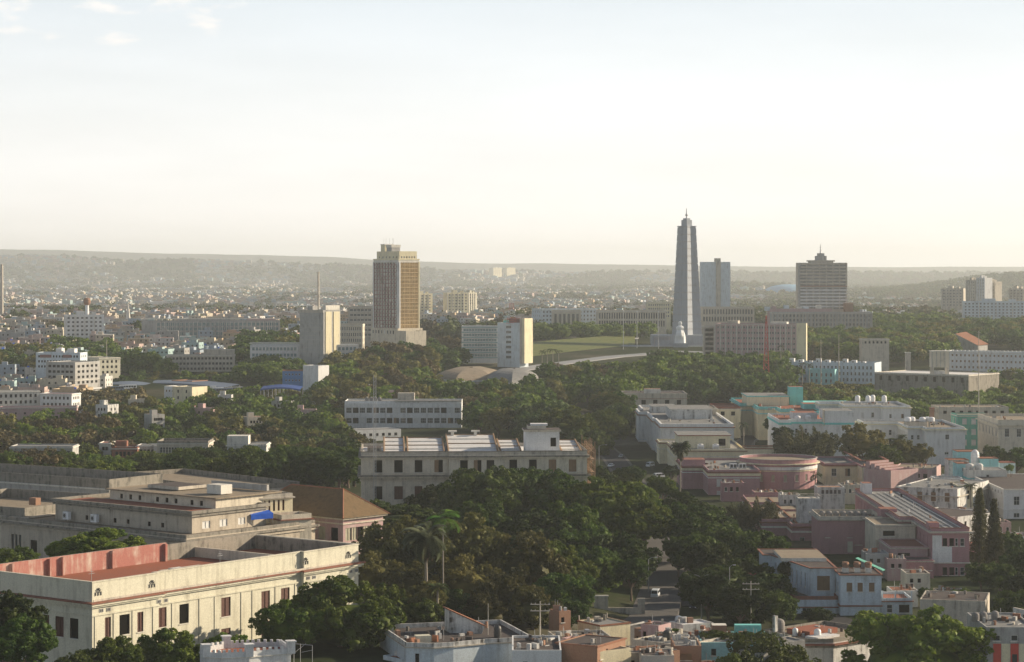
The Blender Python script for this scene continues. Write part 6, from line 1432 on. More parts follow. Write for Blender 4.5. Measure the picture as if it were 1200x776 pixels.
for i in range(9): x = -34 + i * 6; hh = r.uniform(8, 18); m.box(x, x + 4.5, -24 + i % 2 * 3, -14, b.h(364), b.h(364) + r.uniform(1.5, 6), [BLUEW, PINK2, TRIM][i % 3])
m.box(w - 4, w + 4, -12, -2, 0, b.h(355), BRICK); b.put(m, 'podium_block'); b.finish()
b = simple('long_grey_ministry', 'long low grey building with vertical fins in front of the ministry tower', 'building', (905, 2030), (1022, 2030), 366, 20, GREYC, GROOF, par=.6, floors=3, nw=26, ww=1.6, wh=2.2, side=(), fh=3.8, style='slit', base=28, sill=False)
m = MB()
for i in range(31): x = b.w * i / 30; m.box(x - .3, x + .3, -.7, -.01, 0, b.zt - .5, STONE)
b.put(m, 'fins'); b.finish()
# stadium roof
x, y = XW(924, 7000), 7000; t = tag(empty('arena', (x, y, 8)), 'distant blue curved arena roof left of the ministry tower', 'arena'); m = MB(); n = 20; v = []
for k in range(7):
    for i in range(n): a = 2 * pi * i / n; q = k / 6; v.append((46 * cos(a) * cos(q * pi / 2 * .98), 40 * sin(a) * cos(q * pi / 2 * .98), 14 + 18 * sin(q * pi / 2)))
m.faces(v, [(k * n + i, k * n + (i + 1) % n, (k + 1) * n + (i + 1) % n, (k + 1) * n + i) for k in range(6) for i in range(n)], flat('pale_blue_roof', (.22, .42, .60), .6)); m.build('roof', t)
m = MB(); m.lathe([(44, 0), (44, 13.9)], TRIM, n=20); m.build('wall', t); t.scale = (1.63, 1.63, 1.35)
# right far apartments
for k, (px0, px1, yt, D, nf, mt, lb, nm) in enumerate((
    (1103, 1129, 338, 2750, 6, STONE, 'brownish apartment block left of the twin-shaft tower, far right', 'apartment_block'),
    (1132, 1143, 328, 2600, 11, STONE, 'left shaft of the brown and white twin apartment towers, far right', 'apartment_tower'),
    (1144, 1154, 325.5, 2590, 11, WHITE, 'whiter middle shaft of the apartment towers, far right', 'apartment_tower'),
    (1155, 1166, 330, 2600, 10, STONE, 'right shaft of the brown and white twin apartment towers, far right', 'apartment_tower'),
    (1128, 1206, 353, 2430, 9, BLUEW, 'very wide bluish apartment slab at the far right edge', 'apartment_slab'),
    (1182, 1200, 338, 2800, 6, STONE, 'hazy apartment block behind the wide bluish slab at the right edge', 'apartment_block'),
    (76, 122, 369, 1900, 8, WHITE, 'white eight-storey apartment block with a sunlit right end, upper left', 'apartment_block'),
    (751, 762, 372, 5, 0, WHITE, '', ''),
    (487, 507, 344, 2700, 6, CREAM, 'cream apartment block just right of the cream office tower', 'apartment_block'),
    (524, 549, 343, 2700, 6, CREAM, 'wider cream apartment block further right of the cream office tower', 'apartment_block'),
    (549, 559, 343, 2800, 4, YELLOWC, 'small bright yellowish block beside the wider cream apartments', 'apartment_block'),
    (578, 588, 314, 12300, 9, CREAM, 'left one of two tiny pale apartment slabs near the horizon', 'apartment_block'),
    (594, 604, 314, 12400, 9, CREAM, 'right one of two tiny pale apartment slabs near the horizon', 'apartment_block'))):
    if not lb: continue
    d = 12 if D < 6000 else 30
    g = ground(XW(px0, D), D); top = ZW(yt, D) - g + .8; fh = min(3.4, (top - 1) / nf)
    b = simple(nm, lb, 'building' if 'block' in nm or 'slab' in nm else 'tower', (px0, D), (px1, D + (D * .004 if px0 < 600 else -D * .004)), yt, d, mt, GROOF, par=.5, floors=nf, nw=max(3, int((px1 - px0) / F * D / 4)), ww=1.8, wh=1.5, side=((1,) if px0 < 600 else ()), fh=fh, sn=3, style='slit' if k else 'glass', sill=False, corn=[])
    m = MB(); m.box(b.w * .3, b.w * .5, 2, 7, b.zt + .1, b.zt + 3.2, mt); m.box(b.w * .7, b.w * .8, 2, 6, b.zt + .1, b.zt + 2.4, mt)
    for q in range(4): m.box(b.w * q / 4, b.w * q / 4 + .5, -.7, -.01, 0, b.zt - .3, TRIM)
    b.put(m, 'roof_house')
    b.finish()
# red-topped white chimney behind, left
m = MB(); m.path([(0, 0, 0), (0, 0, 34)], [1.8, 1.5], TANKW, 12); m.lathe([(1.9, 34), (3, 36), (3, 38.5), (1.6, 40)], BRICK, n=12); o = m.build('chimney'); x, y = XW(102, 1930), 1930; o.location = (x, y, 28); tag(o, 'white shaft with red top rising behind the white eight-storey block', 'chimney')
m = MB(); m.box(-3, 3, -3, 3, 0, 14, TRIM); m.faces([(-2, -2, 14), (2, -2, 14), (2, 2, 14), (-2, 2, 14), (0, 0, 32)], [(0, 1, 4), (1, 2, 4), (2, 3, 4), (3, 0, 4)], TRIM); m.box(-12, 12, 3, 20, 0, 9, TRIM, BRICK); o = m.build('church'); x, y = XW(150, 2300), 2300; o.location = (x, y, 29); tag(o, 'small pale church with pointed spire, upper left', 'church')
for k, (px, D, yt, lb) in enumerate(((373, 2600, 320, 'tall thin brown factory stack left of the cream office tower'), (2, 2700, 311, 'pale round stack at the left edge near the horizon'))):
    m = MB(); g = ground(XW(px, D), D); h = ZW(yt, D) - g; m.path([(0, 0, 0), (0, 0, h)], [2.2 if k else 1.5, 1.6 if k else 1.1], STONE, 10); m.lathe([(1.2, h), (1.9, h + .6), (1.2, h + 1.2)], STONE, n=10); o = m.build('smokestack'); o.location = (XW(px, D), D, g); tag(o, lb, 'smokestack')
# long glass slab upper left
b = simple('long_office_slab', 'long blue-glass office slab with blank grey end wall, upper left', 'building', (166, 1950), (328, 1965), 376, 16, GREYC, GROOF, par=.6, floors=5, nw=30, ww=3.1, wh=2.6, side=(), fh=3.9, style='glassb', sill=False, corn=[(22, .5, .4)], top=1.2)
m = MB()
for i in range(0, 31): x = 12 + (b.w - 12) * i / 30; m.box(x - .2, x + .2, -.7, -.01, 0, b.zt - .4, TRIM)
m.box(0, 11.8, -.6, -.01, 0, b.zt, GREYC); m.box(30, 70, 4, 12, b.zt + .1, b.zt + 2.4, GREYC); m.box(88, b.w - 4, 4, 12, b.zt + .1, b.zt + 2, PINK2); b.put(m, 'fins'); b.finish()
b = simple('grey_school', 'bare grey three-storey concrete building behind trees, left of the windowless tower', 'building', (195, 1640), (275, 1645), 416, 14, STONE, GROOF, par=.4, floors=3, nw=18, ww=1.6, wh=1.6, side=(), fh=3.6, style='open', sill=False)
m = MB(); m.box(26, b.w - .2, 1, 13, b.zt + .41, b.zt + 4, STONE); b.put(m, 'upper_floor'); b.finish()
# left cluster
L1 = simple('apartment_house', 'white long apartment house with red panels and two roof towers, mid left', 'building', (42, 1565), (94, 1560), 413, 14, BLUEW, GROOF, par=.5, floors=3, nw=14, ww=1.2, wh=1.5, side=(1,), fh=3.4, sn=3, style='open', sill=False, corn=[])
m = MB(); m.box(13, 17, 3, 9, L1.zt + .1, L1.zt + 3.2, WHITE); m.box(21, 26, 3, 9, L1.zt + .1, L1.zt + 3, WHITE); m.box(3, 11, -.2, -.01, L1.zt - 3, L1.zt - 1, REDSP); m.box(19, 25, -.2, -.01, L1.zt - 3, L1.zt - 1, REDSP); L1.put(m, 'roof_tower'); L1.finish()
L2 = simple('apartment_house', 'banded grey-white apartment house with sunlit cream end and white ground floor, mid left', 'building', (54, 1480), (88, 1470), 424, 26, GREYC, GROOF, par=.5, floors=4, nw=6, ww=2.4, wh=1.6, side=(1,), fh=3.4, sn=5, style='open', sill=False, corn=[(2.9, .9, .8, WHITE), (9, .3, .3)]); L2.finish()
L3 = simple('apartment_house', 'ochre sunlit apartment house at the right of the mid left cluster', 'building', (97, 1600), (116, 1580), 418, 16, YELLOWC, GROOF, par=.5, floors=3, nw=4, ww=1.6, wh=1.8, side=(1,), fh=3.6, sn=4, style='open', sill=False); L3.finish()
L4 = simple('row_house', 'long white terrace house with dark doors at the lower left of the far district', 'house', (-10, 1330), (47, 1340), 459, 12, TRIM, GROOF, par=.4, floors=2, nw=9, ww=1.3, wh=1.8, side=(), fh=3.6, style='open', sill=False); L4.finish()
L5 = simple('row_house', 'shorter white terrace house right of the long one, far district at left', 'house', (47, 1335), (84, 1330), 461, 12, WHITE, RROOF, par=.4, floors=2, nw=7, ww=1.2, wh=1.6, side=(1,), fh=3.6, style='open', sill=False); L5.finish()
L6 = simple('pink_warehouse', 'long faded pink wall building in front of the white terraces, left', 'building', (0, 1240), (90, 1245), 477, 10, PINK2, GROOF, par=.5, floors=1, nw=8, ww=1, wh=1, side=(1,), top=2.5, style='open', sill=False); L6.finish()
L7 = simple('cream_house', 'cream two-storey house with dark windows and orange eave near the bus shed', 'house', (202, 1380), (225, 1372), 453, 14, CREAM, GROOF, par=.4, floors=3, nw=2, ww=1.2, wh=1.8, side=(), fh=3.8, style='open', sill=False, corn=[(16.2, .3, .5, BRICK)]);
L7.block(rect(-8, -.05, 2, 14), -3, L7.zt, WHITE, GROOF, par=.4, wins={0: grid(7.95, 3, 1, 1.2, [L7.zt - 3, L7.zt - 7], .6)}); L7.finish()
L8 = simple('raspberry_wall_house', 'low pinkish-red walled yard in front of the cream two-storey house', 'house', (178, 1300), (222, 1295), 476, 10, RASP, GROOF, par=.4, floors=1, nw=6, ww=1, wh=1.2, side=(), style='open', sill=False); L8.finish()
# blue curved bus shed roofs
def shedroof(label, px0, px1, D, D2, yt, mat, dpt=14):
    b = Bld('bus_shed', label, 'shed', (px0, D), (px1, D2)); z = b.h(yt); m = MB(); n = 10
    for i in range(n):
        a, c = i / n, (i + 1) / n; za, zc_ = z + 1.2 * sin(pi * a), z + 1.2 * sin(pi * c)
        m.faces([(b.w * a, 0, za), (b.w * c, 0, zc_), (b.w * c, dpt, zc_ + 1.5), (b.w * a, dpt, za + 1.5), (b.w * a, 0, za - .9), (b.w * c, 0, zc_ - .9)], [(0, 1, 2, 3), (4, 5, 1, 0)], mat)
    b.put(m, 'roof'); m = MB()
    for i in range(n + 1):
        x = min(b.w - .2, max(.2, b.w * i / n)); m.box(x - .15, x + .15, .1, .4, 0, z + 1.2 * sin(pi * i / n) - .9, METAL); m.box(x - .15, x + .15, dpt - .6, dpt - .3, 0, z + 1, METAL)
    b.put(m, 'posts'); b.finish(); FOOT.append((b.ax, b.ay, b.c, b.s, 0, b.w, 0, dpt))
BLR = flat('faded_blue_roof', (.15, .19, .26), .7); REDR = flat('faded_red_roof', (.30, .13, .12), .7)
shedroof('long blue-edged curved bus shed roof, nearer one', 165, 262, 1560, 1500, 449, BLR); shedroof('long reddish curved shed roof behind the blue-edged one', 185, 300, 1640, 1590, 446, REDR)
shedroof('low blue canopy left of the bus sheds', 118, 165, 1540, 1530, 452, BLR); shedroof('bright blue canopy at the right end below the blue billboard building', 305, 352, 1400, 1395, 456, flat('canopy_blue', (.06, .12, .34), .7), 6)
b = simple('blue_building', 'blue-walled small building with red trimmed roof beside a white one', 'building', (331, 1480), (355, 1480), 434, 10, flat('strong_blue_wall', (.08, .22, .48), .7), RROOF, par=.6, floors=2, nw=5, ww=1, wh=1.2, side=(), sill=False, parm=BRICK, corn=[]); b.finish()
b = simple('white_building', 'plain white-walled building right of the blue-walled one', 'building', (355, 1470), (373, 1462), 428, 10, WHITE, GROOF, par=.4, floors=0, nw=0, side=(), corn=[]); b.finish()
# buses and lorries parked by the sheds
for k, (px, D, c_) in enumerate(((243, 1490, CARW), (252, 1480, CARW), (262, 1475, BLR), (150, 1500, CARW), (275, 1485, METAL), (135, 1490, BLR))):
    x, y = XW(px, D), D; t = tag(empty('bus', (x, y, ground(x, y)), .4), [
        'white bus parked in the yard, left of three beside the sheds', 'white bus parked in the yard, middle of three beside the sheds', 'blue bus parked in the yard right of two white ones', 'white bus in front of the low blue canopy', 'grey bus at the right end of the bus yard', 'blue bus at the left end of the low blue canopy'][k], 'bus', 'buses by the sheds')
    m = MB(); m.box(-5.5, 5.5, -1.25, 1.25, .5, 3.1, c_); m.build('body', t); m = MB()
    for s_ in (-1, 1):
        for i in range(6): m.box(-5 + i * 1.7, -3.6 + i * 1.7, min(s_ * 1.26, s_ * 1.28), max(s_ * 1.26, s_ * 1.28), 1.6, 2.6, GLASS)
    m.build('windows', t)
    for sx in (-3.6, 3.6):
        for s_ in (-1, 1): m = MB(); m.tube((sx, s_ * .95, .5), (sx, s_ * 1.28, .5), .5, TYRE, n=12); m.build('wheel', t)
HP = [(112, 1215, 474), (150, 1290, 468), (178, 1175, 486), (228, 1245, 478), (255, 1340, 463), (290, 1180, 489), (318, 1290, 470), (346, 1230, 480), (372, 1340, 462), (398, 1300, 470), (425, 1380, 455), (455, 1330, 462)]
for k, (px, D, yt) in enumerate(HP):
    n_ = ['first', 'second', 'third', 'fourth', 'fifth', 'sixth', 'seventh', 'eighth', 'ninth', 'tenth', 'eleventh', 'twelfth'][k]; c_ = [('whitish', OLDWH), ('cream', STONE2), ('grey', GREYC), ('pinkish', PINK2)][(k * 5) % 4]
    b = simple('house', f'{c_[0]} house rising out of the left tree belt, {n_} of its row from left', 'house', (px, D), (px + 14 + (k * 7) % 13, D + (k % 3 - 1) * 4), yt, 9, c_[1], [GROOF, BROOF, RROOF][k % 3], par=.4, floors=3, nw=3 + k % 3, ww=1.1, wh=1.4, side=(1,), fh=3.2, sn=2, style='open', sill=False, corn=[])
    m = MB(); m.box(1, 4, 2, 5, b.zt + .1, b.zt + 2.6, c_[1], GROOF); b.put(m, 'stair_hut'); b.root['group'] = 'houses rising out of the left tree belt'; b.finish()
# row left of centre behind the laurel mass
A1 = simple('old_academy', 'dark-roofed building with a colonnade of tall pale windows between tree belts, left', 'building', (184, 1000), (244, 1000), 517, 18, STONE, DROOF, par=1.0, floors=2, nw=16, ww=1.1, wh=3.4, side=(), fh=5.4, top=1.6, style='glass', parm=DKCONC, sill=False); A1.finish()
A2 = simple('old_academy', 'brown-red block with small chimneys left of the dark-roofed colonnade building', 'building', (131, 1015), (161, 1015), 524, 14, BROWNT, DROOF, par=.6, floors=1, nw=5, ww=1.2, wh=2, side=(), style='open', sill=False)
m = MB(); m.box(1, 6, 3, 7, A2.zt + .6, A2.zt + 3, BROWNT); A2.put(m, 'chimney'); A2.finish()
A3 = simple('grey_gallery', 'long low grey gallery with window strip at the left between tree belts', 'building', (12, 990), (85, 990), 523, 14, GREYC, GROOF, par=.5, floors=2, nw=18, ww=1.6, wh=1.9, side=(), fh=4, style='glass', sill=False); A3.finish()
A4 = simple('pale_house', 'pale house with rooftop clutter between brown block and colonnade building', 'house', (160, 1020), (184, 1020), 522, 12, OLDWH, GROOF, par=.4, floors=2, nw=4, ww=1.2, wh=1.6, side=(), style='open', sill=False); A4.finish()
A5 = simple('white_roofed_house', 'pale flat-roofed building with white cube right of the colonnade building', 'house', (266, 985), (312, 985), 521, 16, OLDWH, GROOF, par=.4, floors=2, nw=5, ww=1.2, wh=1.4, side=(), style='open', sill=False)
m = MB(); m.box(0, 9, 0, 8, A5.zt + .4, A5.zt + 4, TRIM); A5.put(m, 'roof_house'); A5.finish()
A6 = simple('pale_house', 'pale narrow house among the trees at the far left of the belt', 'house', (116, 1040), (130, 1040), 519, 12, TRIM, RROOF, par=.4, floors=2, nw=2, ww=1.2, wh=1.6, side=(), style='open', sill=False); A6.finish()
# right side, beyond the hospital
b = simple('pale_blue_palace', 'pale blue-white classical building with balustraded roof and projecting centre, right of the trees', 'building', (921, 1560), (1025, 1540), 424, 24, BLUEW, GROOF, par=.9, floors=3, nw=22, ww=1.2, wh=2.2, side=(3,), fh=4, sn=4, style='glass', sill=False, base=16, corn=[])
b.block(rect(18, 36, -14, -.05), -3, b.zt - 4, AQUA, GROOF, par=.8, wins={0: grid(18, 5, 1.2, 2.2, [b.zt - 8, b.zt - 12], 1), 3: grid(13.9, 3, 1.2, 2.2, [b.zt - 8, b.zt - 12], 1)})
m = MB()
for i in range(9): m.box(2 + i * 6, 5.2 + i * 6, 1.5, 5, b.zt + .1, b.zt + 3.2 - (i % 3) * .8, WHITE); m.box(2.6 + i * 6, 3.4 + i * 6, 1.46, 1.52, b.zt + .8, b.zt + 2, DMETAL)
b.put(m, 'roof_rooms'); b.finish()
b = simple('stone_ruin', 'long dark weathered stone building with bleached roof beside the pale blue palace', 'building', (1025, 1440), (1135, 1400), 436, 40, DKCONC, WROOF, par=.5, floors=1, nw=10, ww=2, wh=3, side=(3,), style='open', base=14, sill=False, parm=STONE); b.finish()
t = tag(empty('water_tower', (XW(1101, 1420), 1420, 14)), 'square concrete water tower on legs behind the stone building', 'water tower'); g = ZW(437, 1420) - 14
m = MB(); m.box(-5.4, 5.4, -4, 4, g + 3.5, g + 13, STONE2); m.box(-5.8, 5.8, -4.4, 4.4, g + 13, g + 13.5, TRIM)
for i in range(5): m.box(-5.4 + i * 2.6, -5.1 + i * 2.6, -4.15, -4.01, g + 3.5, g + 13, GREYC)
m.build('tank', t)
for q in ((-4.6, -3.4), (4.6, -3.4), (-4.6, 3.4), (4.6, 3.4)): m = MB(); m.box(q[0] - .5, q[0] + .5, q[1] - .5, q[1] + .5, -4, g + 3.49, STONE); m.build('leg', t)
m = MB(); m.box(-3, 3, -2.2, 2.2, -4, g + 1.4, OLDWH); m.build('pump_room', t)
m = MB(); m.box(-1.6, 1.6, -1.6, 1.6, -5, 19, STONE); m.box(-1.9, 1.9, -1.9, 1.9, 19, 19.5, TRIM); m.box(-8, -1.7, -2, 4, -5, 6, OLDWH); o = m.build('concrete_shaft'); o.location = (XW(1064, 1540), 1540, 17); tag(o, 'slim concrete shaft with a low room left of the square water tower', 'shaft')
b = simple('long_white_building', 'long white building with many square windows near the right edge, beyond the hedges', 'building', (1107, 1660), (1230, 1620), 411, 18, WHITE, GROOF, par=.9, floors=3, nw=24, ww=1.3, wh=1.5, side=(), fh=4.2, style='board', sill=False, base=20)
m = MB()
for i in range(26): m.box(i * 2.9, i * 2.9 + .9, -.3, .5, b.zt + .9, b.zt + 1.7, WHITE)
b.put(m, 'battlement'); b.finish()
b = Bld('tile_roofed_barn', 'barn-like hall with sloping orange tile roof and blank grey gable, right side', 'building', (1104, 1850), (1146, 1830), base=24); w = b.w; g = b.h(391)
m = MB(); m.faces([(0, 0, -2), (w, 0, -2), (w, 0, g - 9), (12, 0, g), (0, 0, g - 3.5), (0, 16, -2), (w, 16, -2), (w, 16, g - 9), (12, 16, g), (0, 16, g - 3.5)], [(0, 1, 2, 3, 4), (5, 9, 8, 7, 6), (0, 4, 9, 5), (1, 6, 7, 2)], GREYC); b.put(m, 'wall')
m = MB(); m.faces([(12, -.6, g + .1), (w + .6, -.6, g - 8.9), (w + .6, 17, g - 8.2), (12, 17, g + 1.4), (-.5, -.6, g - 3.5), (-.5, 17, g - 2.6)], [(0, 1, 2, 3), (4, 0, 3, 5)], TERRA); b.put(m, 'roof'); m = MB(); m.box(-8, -.05, 0, 12, -2, g - 8, TRIM); b.put(m, 'annex'); b.finish()
b = simple('plaza_kiosk', 'small low pale building with sunlit bits left of the slim concrete shaft', 'building', (1010, 1640), (1042, 1640), 397, 12, STONE, BROOF, par=.4, floors=1, nw=6, ww=1.4, wh=1.6, side=(), style='open', sill=False, base=22); b.finish()
for px, D, yt, lb in ((983, 1500, 392, 'thin utility mast in front of the trees, beyond the pale blue palace'), (1147, 1180, 388, 'tall wooden mast at the right before the long white building'), (962, 1500, 398, 'thin lamp mast above the pale blue palace'), (125, 1600, 398, 'slender grey pole right of the mid left cluster'), (1146, 1150, 415, 'brown pole in the hedge, right')):
    if px == 1146: continue
    m = MB(); x, y = XW(px, D), D; g = ground(x, y); m.path([(0, 0, 0), (0, 0, ZW(yt, D) - g)], [.3, .15], STONE, 7); m.box(-.9, .9, -.06, .06, ZW(yt, D) - g - .8, ZW(yt, D) - g - .65, STONE); o = m.build('mast'); o.location = (x, y, g); tag(o, lb, 'mast')
# ================================================================ trees
def T(kind, px, D, ytop, Rpx, label, **k):
    x, y = XW(px, D), D; return tree(kind, x, y, Rpx / F * D, ZW(ytop, D), label, **k)
HT = []
def hero(kind, px, D, ytop, Rpx, label, **k): HT.append((XW(px, D), D, Rpx / F * D)); return T(kind, px, D, ytop, Rpx, label, **k)
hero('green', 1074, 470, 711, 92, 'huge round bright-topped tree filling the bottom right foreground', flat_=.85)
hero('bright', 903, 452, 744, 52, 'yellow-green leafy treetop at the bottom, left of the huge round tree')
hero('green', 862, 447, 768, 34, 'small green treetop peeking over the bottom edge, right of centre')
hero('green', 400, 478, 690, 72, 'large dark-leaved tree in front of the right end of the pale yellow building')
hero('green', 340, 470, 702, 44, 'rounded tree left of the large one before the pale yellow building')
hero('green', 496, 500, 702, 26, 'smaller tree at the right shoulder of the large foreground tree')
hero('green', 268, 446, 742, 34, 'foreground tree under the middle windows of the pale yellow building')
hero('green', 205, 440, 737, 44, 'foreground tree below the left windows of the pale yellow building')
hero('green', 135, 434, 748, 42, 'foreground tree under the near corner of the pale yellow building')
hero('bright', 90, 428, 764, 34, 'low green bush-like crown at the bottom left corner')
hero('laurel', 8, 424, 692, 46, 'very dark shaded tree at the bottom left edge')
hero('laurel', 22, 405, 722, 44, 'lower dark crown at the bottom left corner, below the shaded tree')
hero('green', 128, 528, 621, 58, 'flat leafy crown between the grey hall and the red terrace', flat_=.55)
hero('green', 88, 536, 630, 34, 'smaller crown just left of the flat crown behind the red terrace', flat_=.6)
hero('bright', 6, 545, 641, 24, 'green tree at the left edge under the tan annex')
hero('laurel', 28, 560, 640, 18, 'narrow dark tree beside the tan annex corner')
# olive pair centre and big green masses
hero('olive', 462, 600, 626, 50, 'olive-brown spreading tree just right of the pale yellow building', flat_=.95)
hero('olive', 540, 590, 612, 56, 'olive tree behind the date palm, with see-through branches', flat_=1)
hero('olive', 610, 560, 636, 60, 'olive-gold tree right of the palms, lit from the right', flat_=1.05)
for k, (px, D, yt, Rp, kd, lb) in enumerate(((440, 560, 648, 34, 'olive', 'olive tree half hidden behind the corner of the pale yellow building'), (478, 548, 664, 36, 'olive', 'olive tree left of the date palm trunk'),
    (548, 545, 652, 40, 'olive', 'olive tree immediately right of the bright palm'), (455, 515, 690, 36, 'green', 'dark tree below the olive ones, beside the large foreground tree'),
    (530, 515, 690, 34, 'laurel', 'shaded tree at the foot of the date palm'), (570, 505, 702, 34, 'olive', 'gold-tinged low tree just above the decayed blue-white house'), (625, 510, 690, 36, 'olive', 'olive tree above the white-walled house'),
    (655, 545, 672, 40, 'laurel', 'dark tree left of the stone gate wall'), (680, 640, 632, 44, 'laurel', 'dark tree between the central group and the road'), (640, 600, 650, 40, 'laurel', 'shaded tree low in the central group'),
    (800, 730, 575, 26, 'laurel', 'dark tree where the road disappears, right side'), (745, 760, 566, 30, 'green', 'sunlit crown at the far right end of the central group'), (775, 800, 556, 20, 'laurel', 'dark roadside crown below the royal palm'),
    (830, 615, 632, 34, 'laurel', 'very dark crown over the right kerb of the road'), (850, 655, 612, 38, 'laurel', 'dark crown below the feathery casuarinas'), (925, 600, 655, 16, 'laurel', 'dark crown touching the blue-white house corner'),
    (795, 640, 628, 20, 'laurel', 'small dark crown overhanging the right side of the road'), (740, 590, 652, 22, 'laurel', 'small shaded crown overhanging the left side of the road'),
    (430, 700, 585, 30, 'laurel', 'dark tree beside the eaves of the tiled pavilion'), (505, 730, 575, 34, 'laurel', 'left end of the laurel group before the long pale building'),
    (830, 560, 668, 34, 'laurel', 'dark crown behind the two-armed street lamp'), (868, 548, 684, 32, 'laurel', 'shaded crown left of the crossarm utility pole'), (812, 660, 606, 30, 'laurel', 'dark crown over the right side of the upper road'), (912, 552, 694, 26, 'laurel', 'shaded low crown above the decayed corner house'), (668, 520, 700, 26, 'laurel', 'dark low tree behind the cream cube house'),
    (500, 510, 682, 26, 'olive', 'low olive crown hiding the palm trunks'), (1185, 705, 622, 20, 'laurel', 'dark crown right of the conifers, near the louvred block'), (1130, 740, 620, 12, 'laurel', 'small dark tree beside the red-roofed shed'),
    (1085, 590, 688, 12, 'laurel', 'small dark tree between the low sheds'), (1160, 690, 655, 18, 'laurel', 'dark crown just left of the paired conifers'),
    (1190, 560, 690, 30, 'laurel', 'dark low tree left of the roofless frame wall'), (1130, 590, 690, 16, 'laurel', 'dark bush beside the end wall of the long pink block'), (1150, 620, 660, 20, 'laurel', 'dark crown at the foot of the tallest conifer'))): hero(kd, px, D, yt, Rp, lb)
hero('olive', 590, 520, 672, 46, 'lower olive tree in front of the olive-gold one, above the roofs')
hero('green', 650, 580, 640, 48, 'dark green tree with layered branches left of the road gate')
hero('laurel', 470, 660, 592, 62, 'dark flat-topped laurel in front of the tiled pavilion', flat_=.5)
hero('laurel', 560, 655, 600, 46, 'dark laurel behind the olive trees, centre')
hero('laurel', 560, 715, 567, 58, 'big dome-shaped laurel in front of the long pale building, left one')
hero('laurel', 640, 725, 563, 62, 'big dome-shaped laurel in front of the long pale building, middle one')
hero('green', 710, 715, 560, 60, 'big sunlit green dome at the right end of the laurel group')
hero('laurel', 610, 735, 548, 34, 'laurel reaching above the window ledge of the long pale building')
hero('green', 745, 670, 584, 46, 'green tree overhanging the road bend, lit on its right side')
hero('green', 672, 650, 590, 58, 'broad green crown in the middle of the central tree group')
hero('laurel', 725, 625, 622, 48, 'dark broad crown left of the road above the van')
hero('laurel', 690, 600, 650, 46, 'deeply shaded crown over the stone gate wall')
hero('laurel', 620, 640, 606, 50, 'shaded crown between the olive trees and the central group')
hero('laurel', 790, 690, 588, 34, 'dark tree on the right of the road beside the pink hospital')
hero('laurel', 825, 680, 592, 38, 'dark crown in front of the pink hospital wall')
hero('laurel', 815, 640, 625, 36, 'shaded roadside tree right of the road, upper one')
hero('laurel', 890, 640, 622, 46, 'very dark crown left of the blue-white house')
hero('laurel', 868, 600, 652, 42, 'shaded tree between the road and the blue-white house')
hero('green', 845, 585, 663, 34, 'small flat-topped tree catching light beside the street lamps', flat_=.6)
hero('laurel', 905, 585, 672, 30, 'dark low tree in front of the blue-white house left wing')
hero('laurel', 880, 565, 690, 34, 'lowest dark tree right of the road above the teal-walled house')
hero('laurel', 700, 820, 545, 22, 'small tree right of the scaffolding', flat_=.9)
hero('green', 730, 840, 548, 20, 'small sunlit tree at the street corner right of the scaffolding')
hero('laurel', 742, 880, 545, 15, 'little roadside tree left of the ambulances, nearer one')
hero('laurel', 787, 925, 545, 11, 'small dark street tree right of the ambulances')
hero('green', 660, 1110, 480, 44, 'large tree with sunlit top left of the white ward')
hero('green', 708, 1130, 482, 34, 'tree with yellow-green top overhanging the parked cars')
hero('laurel', 690, 1080, 506, 30, 'dark tree shading the far street behind the scaffolding')
hero('laurel', 630, 1150, 495, 34, 'dark tree behind the white penthouse of the long pale building')
hero('green', 715, 1240, 462, 28, 'flat-crowned tree just left of the tan ward', flat_=.7)
# mango group by the pavilions
hero('olive', 1012, 960, 497, 30, 'dense mango tree left of the coconut palm')
hero('olive', 1060, 950, 517, 26, 'mango tree in front of the coconut palm')
hero('green', 1035, 940, 520, 24, 'lower mango tree between the other two')
hero('olive', 1083, 950, 520, 14, 'small tree touching the stepping pavilion wall')
hero('laurel', 905, 1080, 489, 12, 'dark small tree with layered branches by the turquoise ward')
hero('laurel', 918, 1000, 500, 14, 'dark tree left of the casuarina beside the white turquoise-banded ward')
hero('laurel', 1165, 950, 522, 20, 'dark trees below the beige ward, left one')
hero('laurel', 1192, 950, 524, 20, 'dark trees below the beige ward, right one')
hero('bright', 1183, 850, 544, 6, 'tiny bright bush on the terrace near the white hut')
hero('green', 1004, 860, 571, 7, 'small round tree in the yard of the pink wings')
hero('laurel', 958, 560, 712, 20, 'dark hedge tree below the blue-white house', flat_=.6)
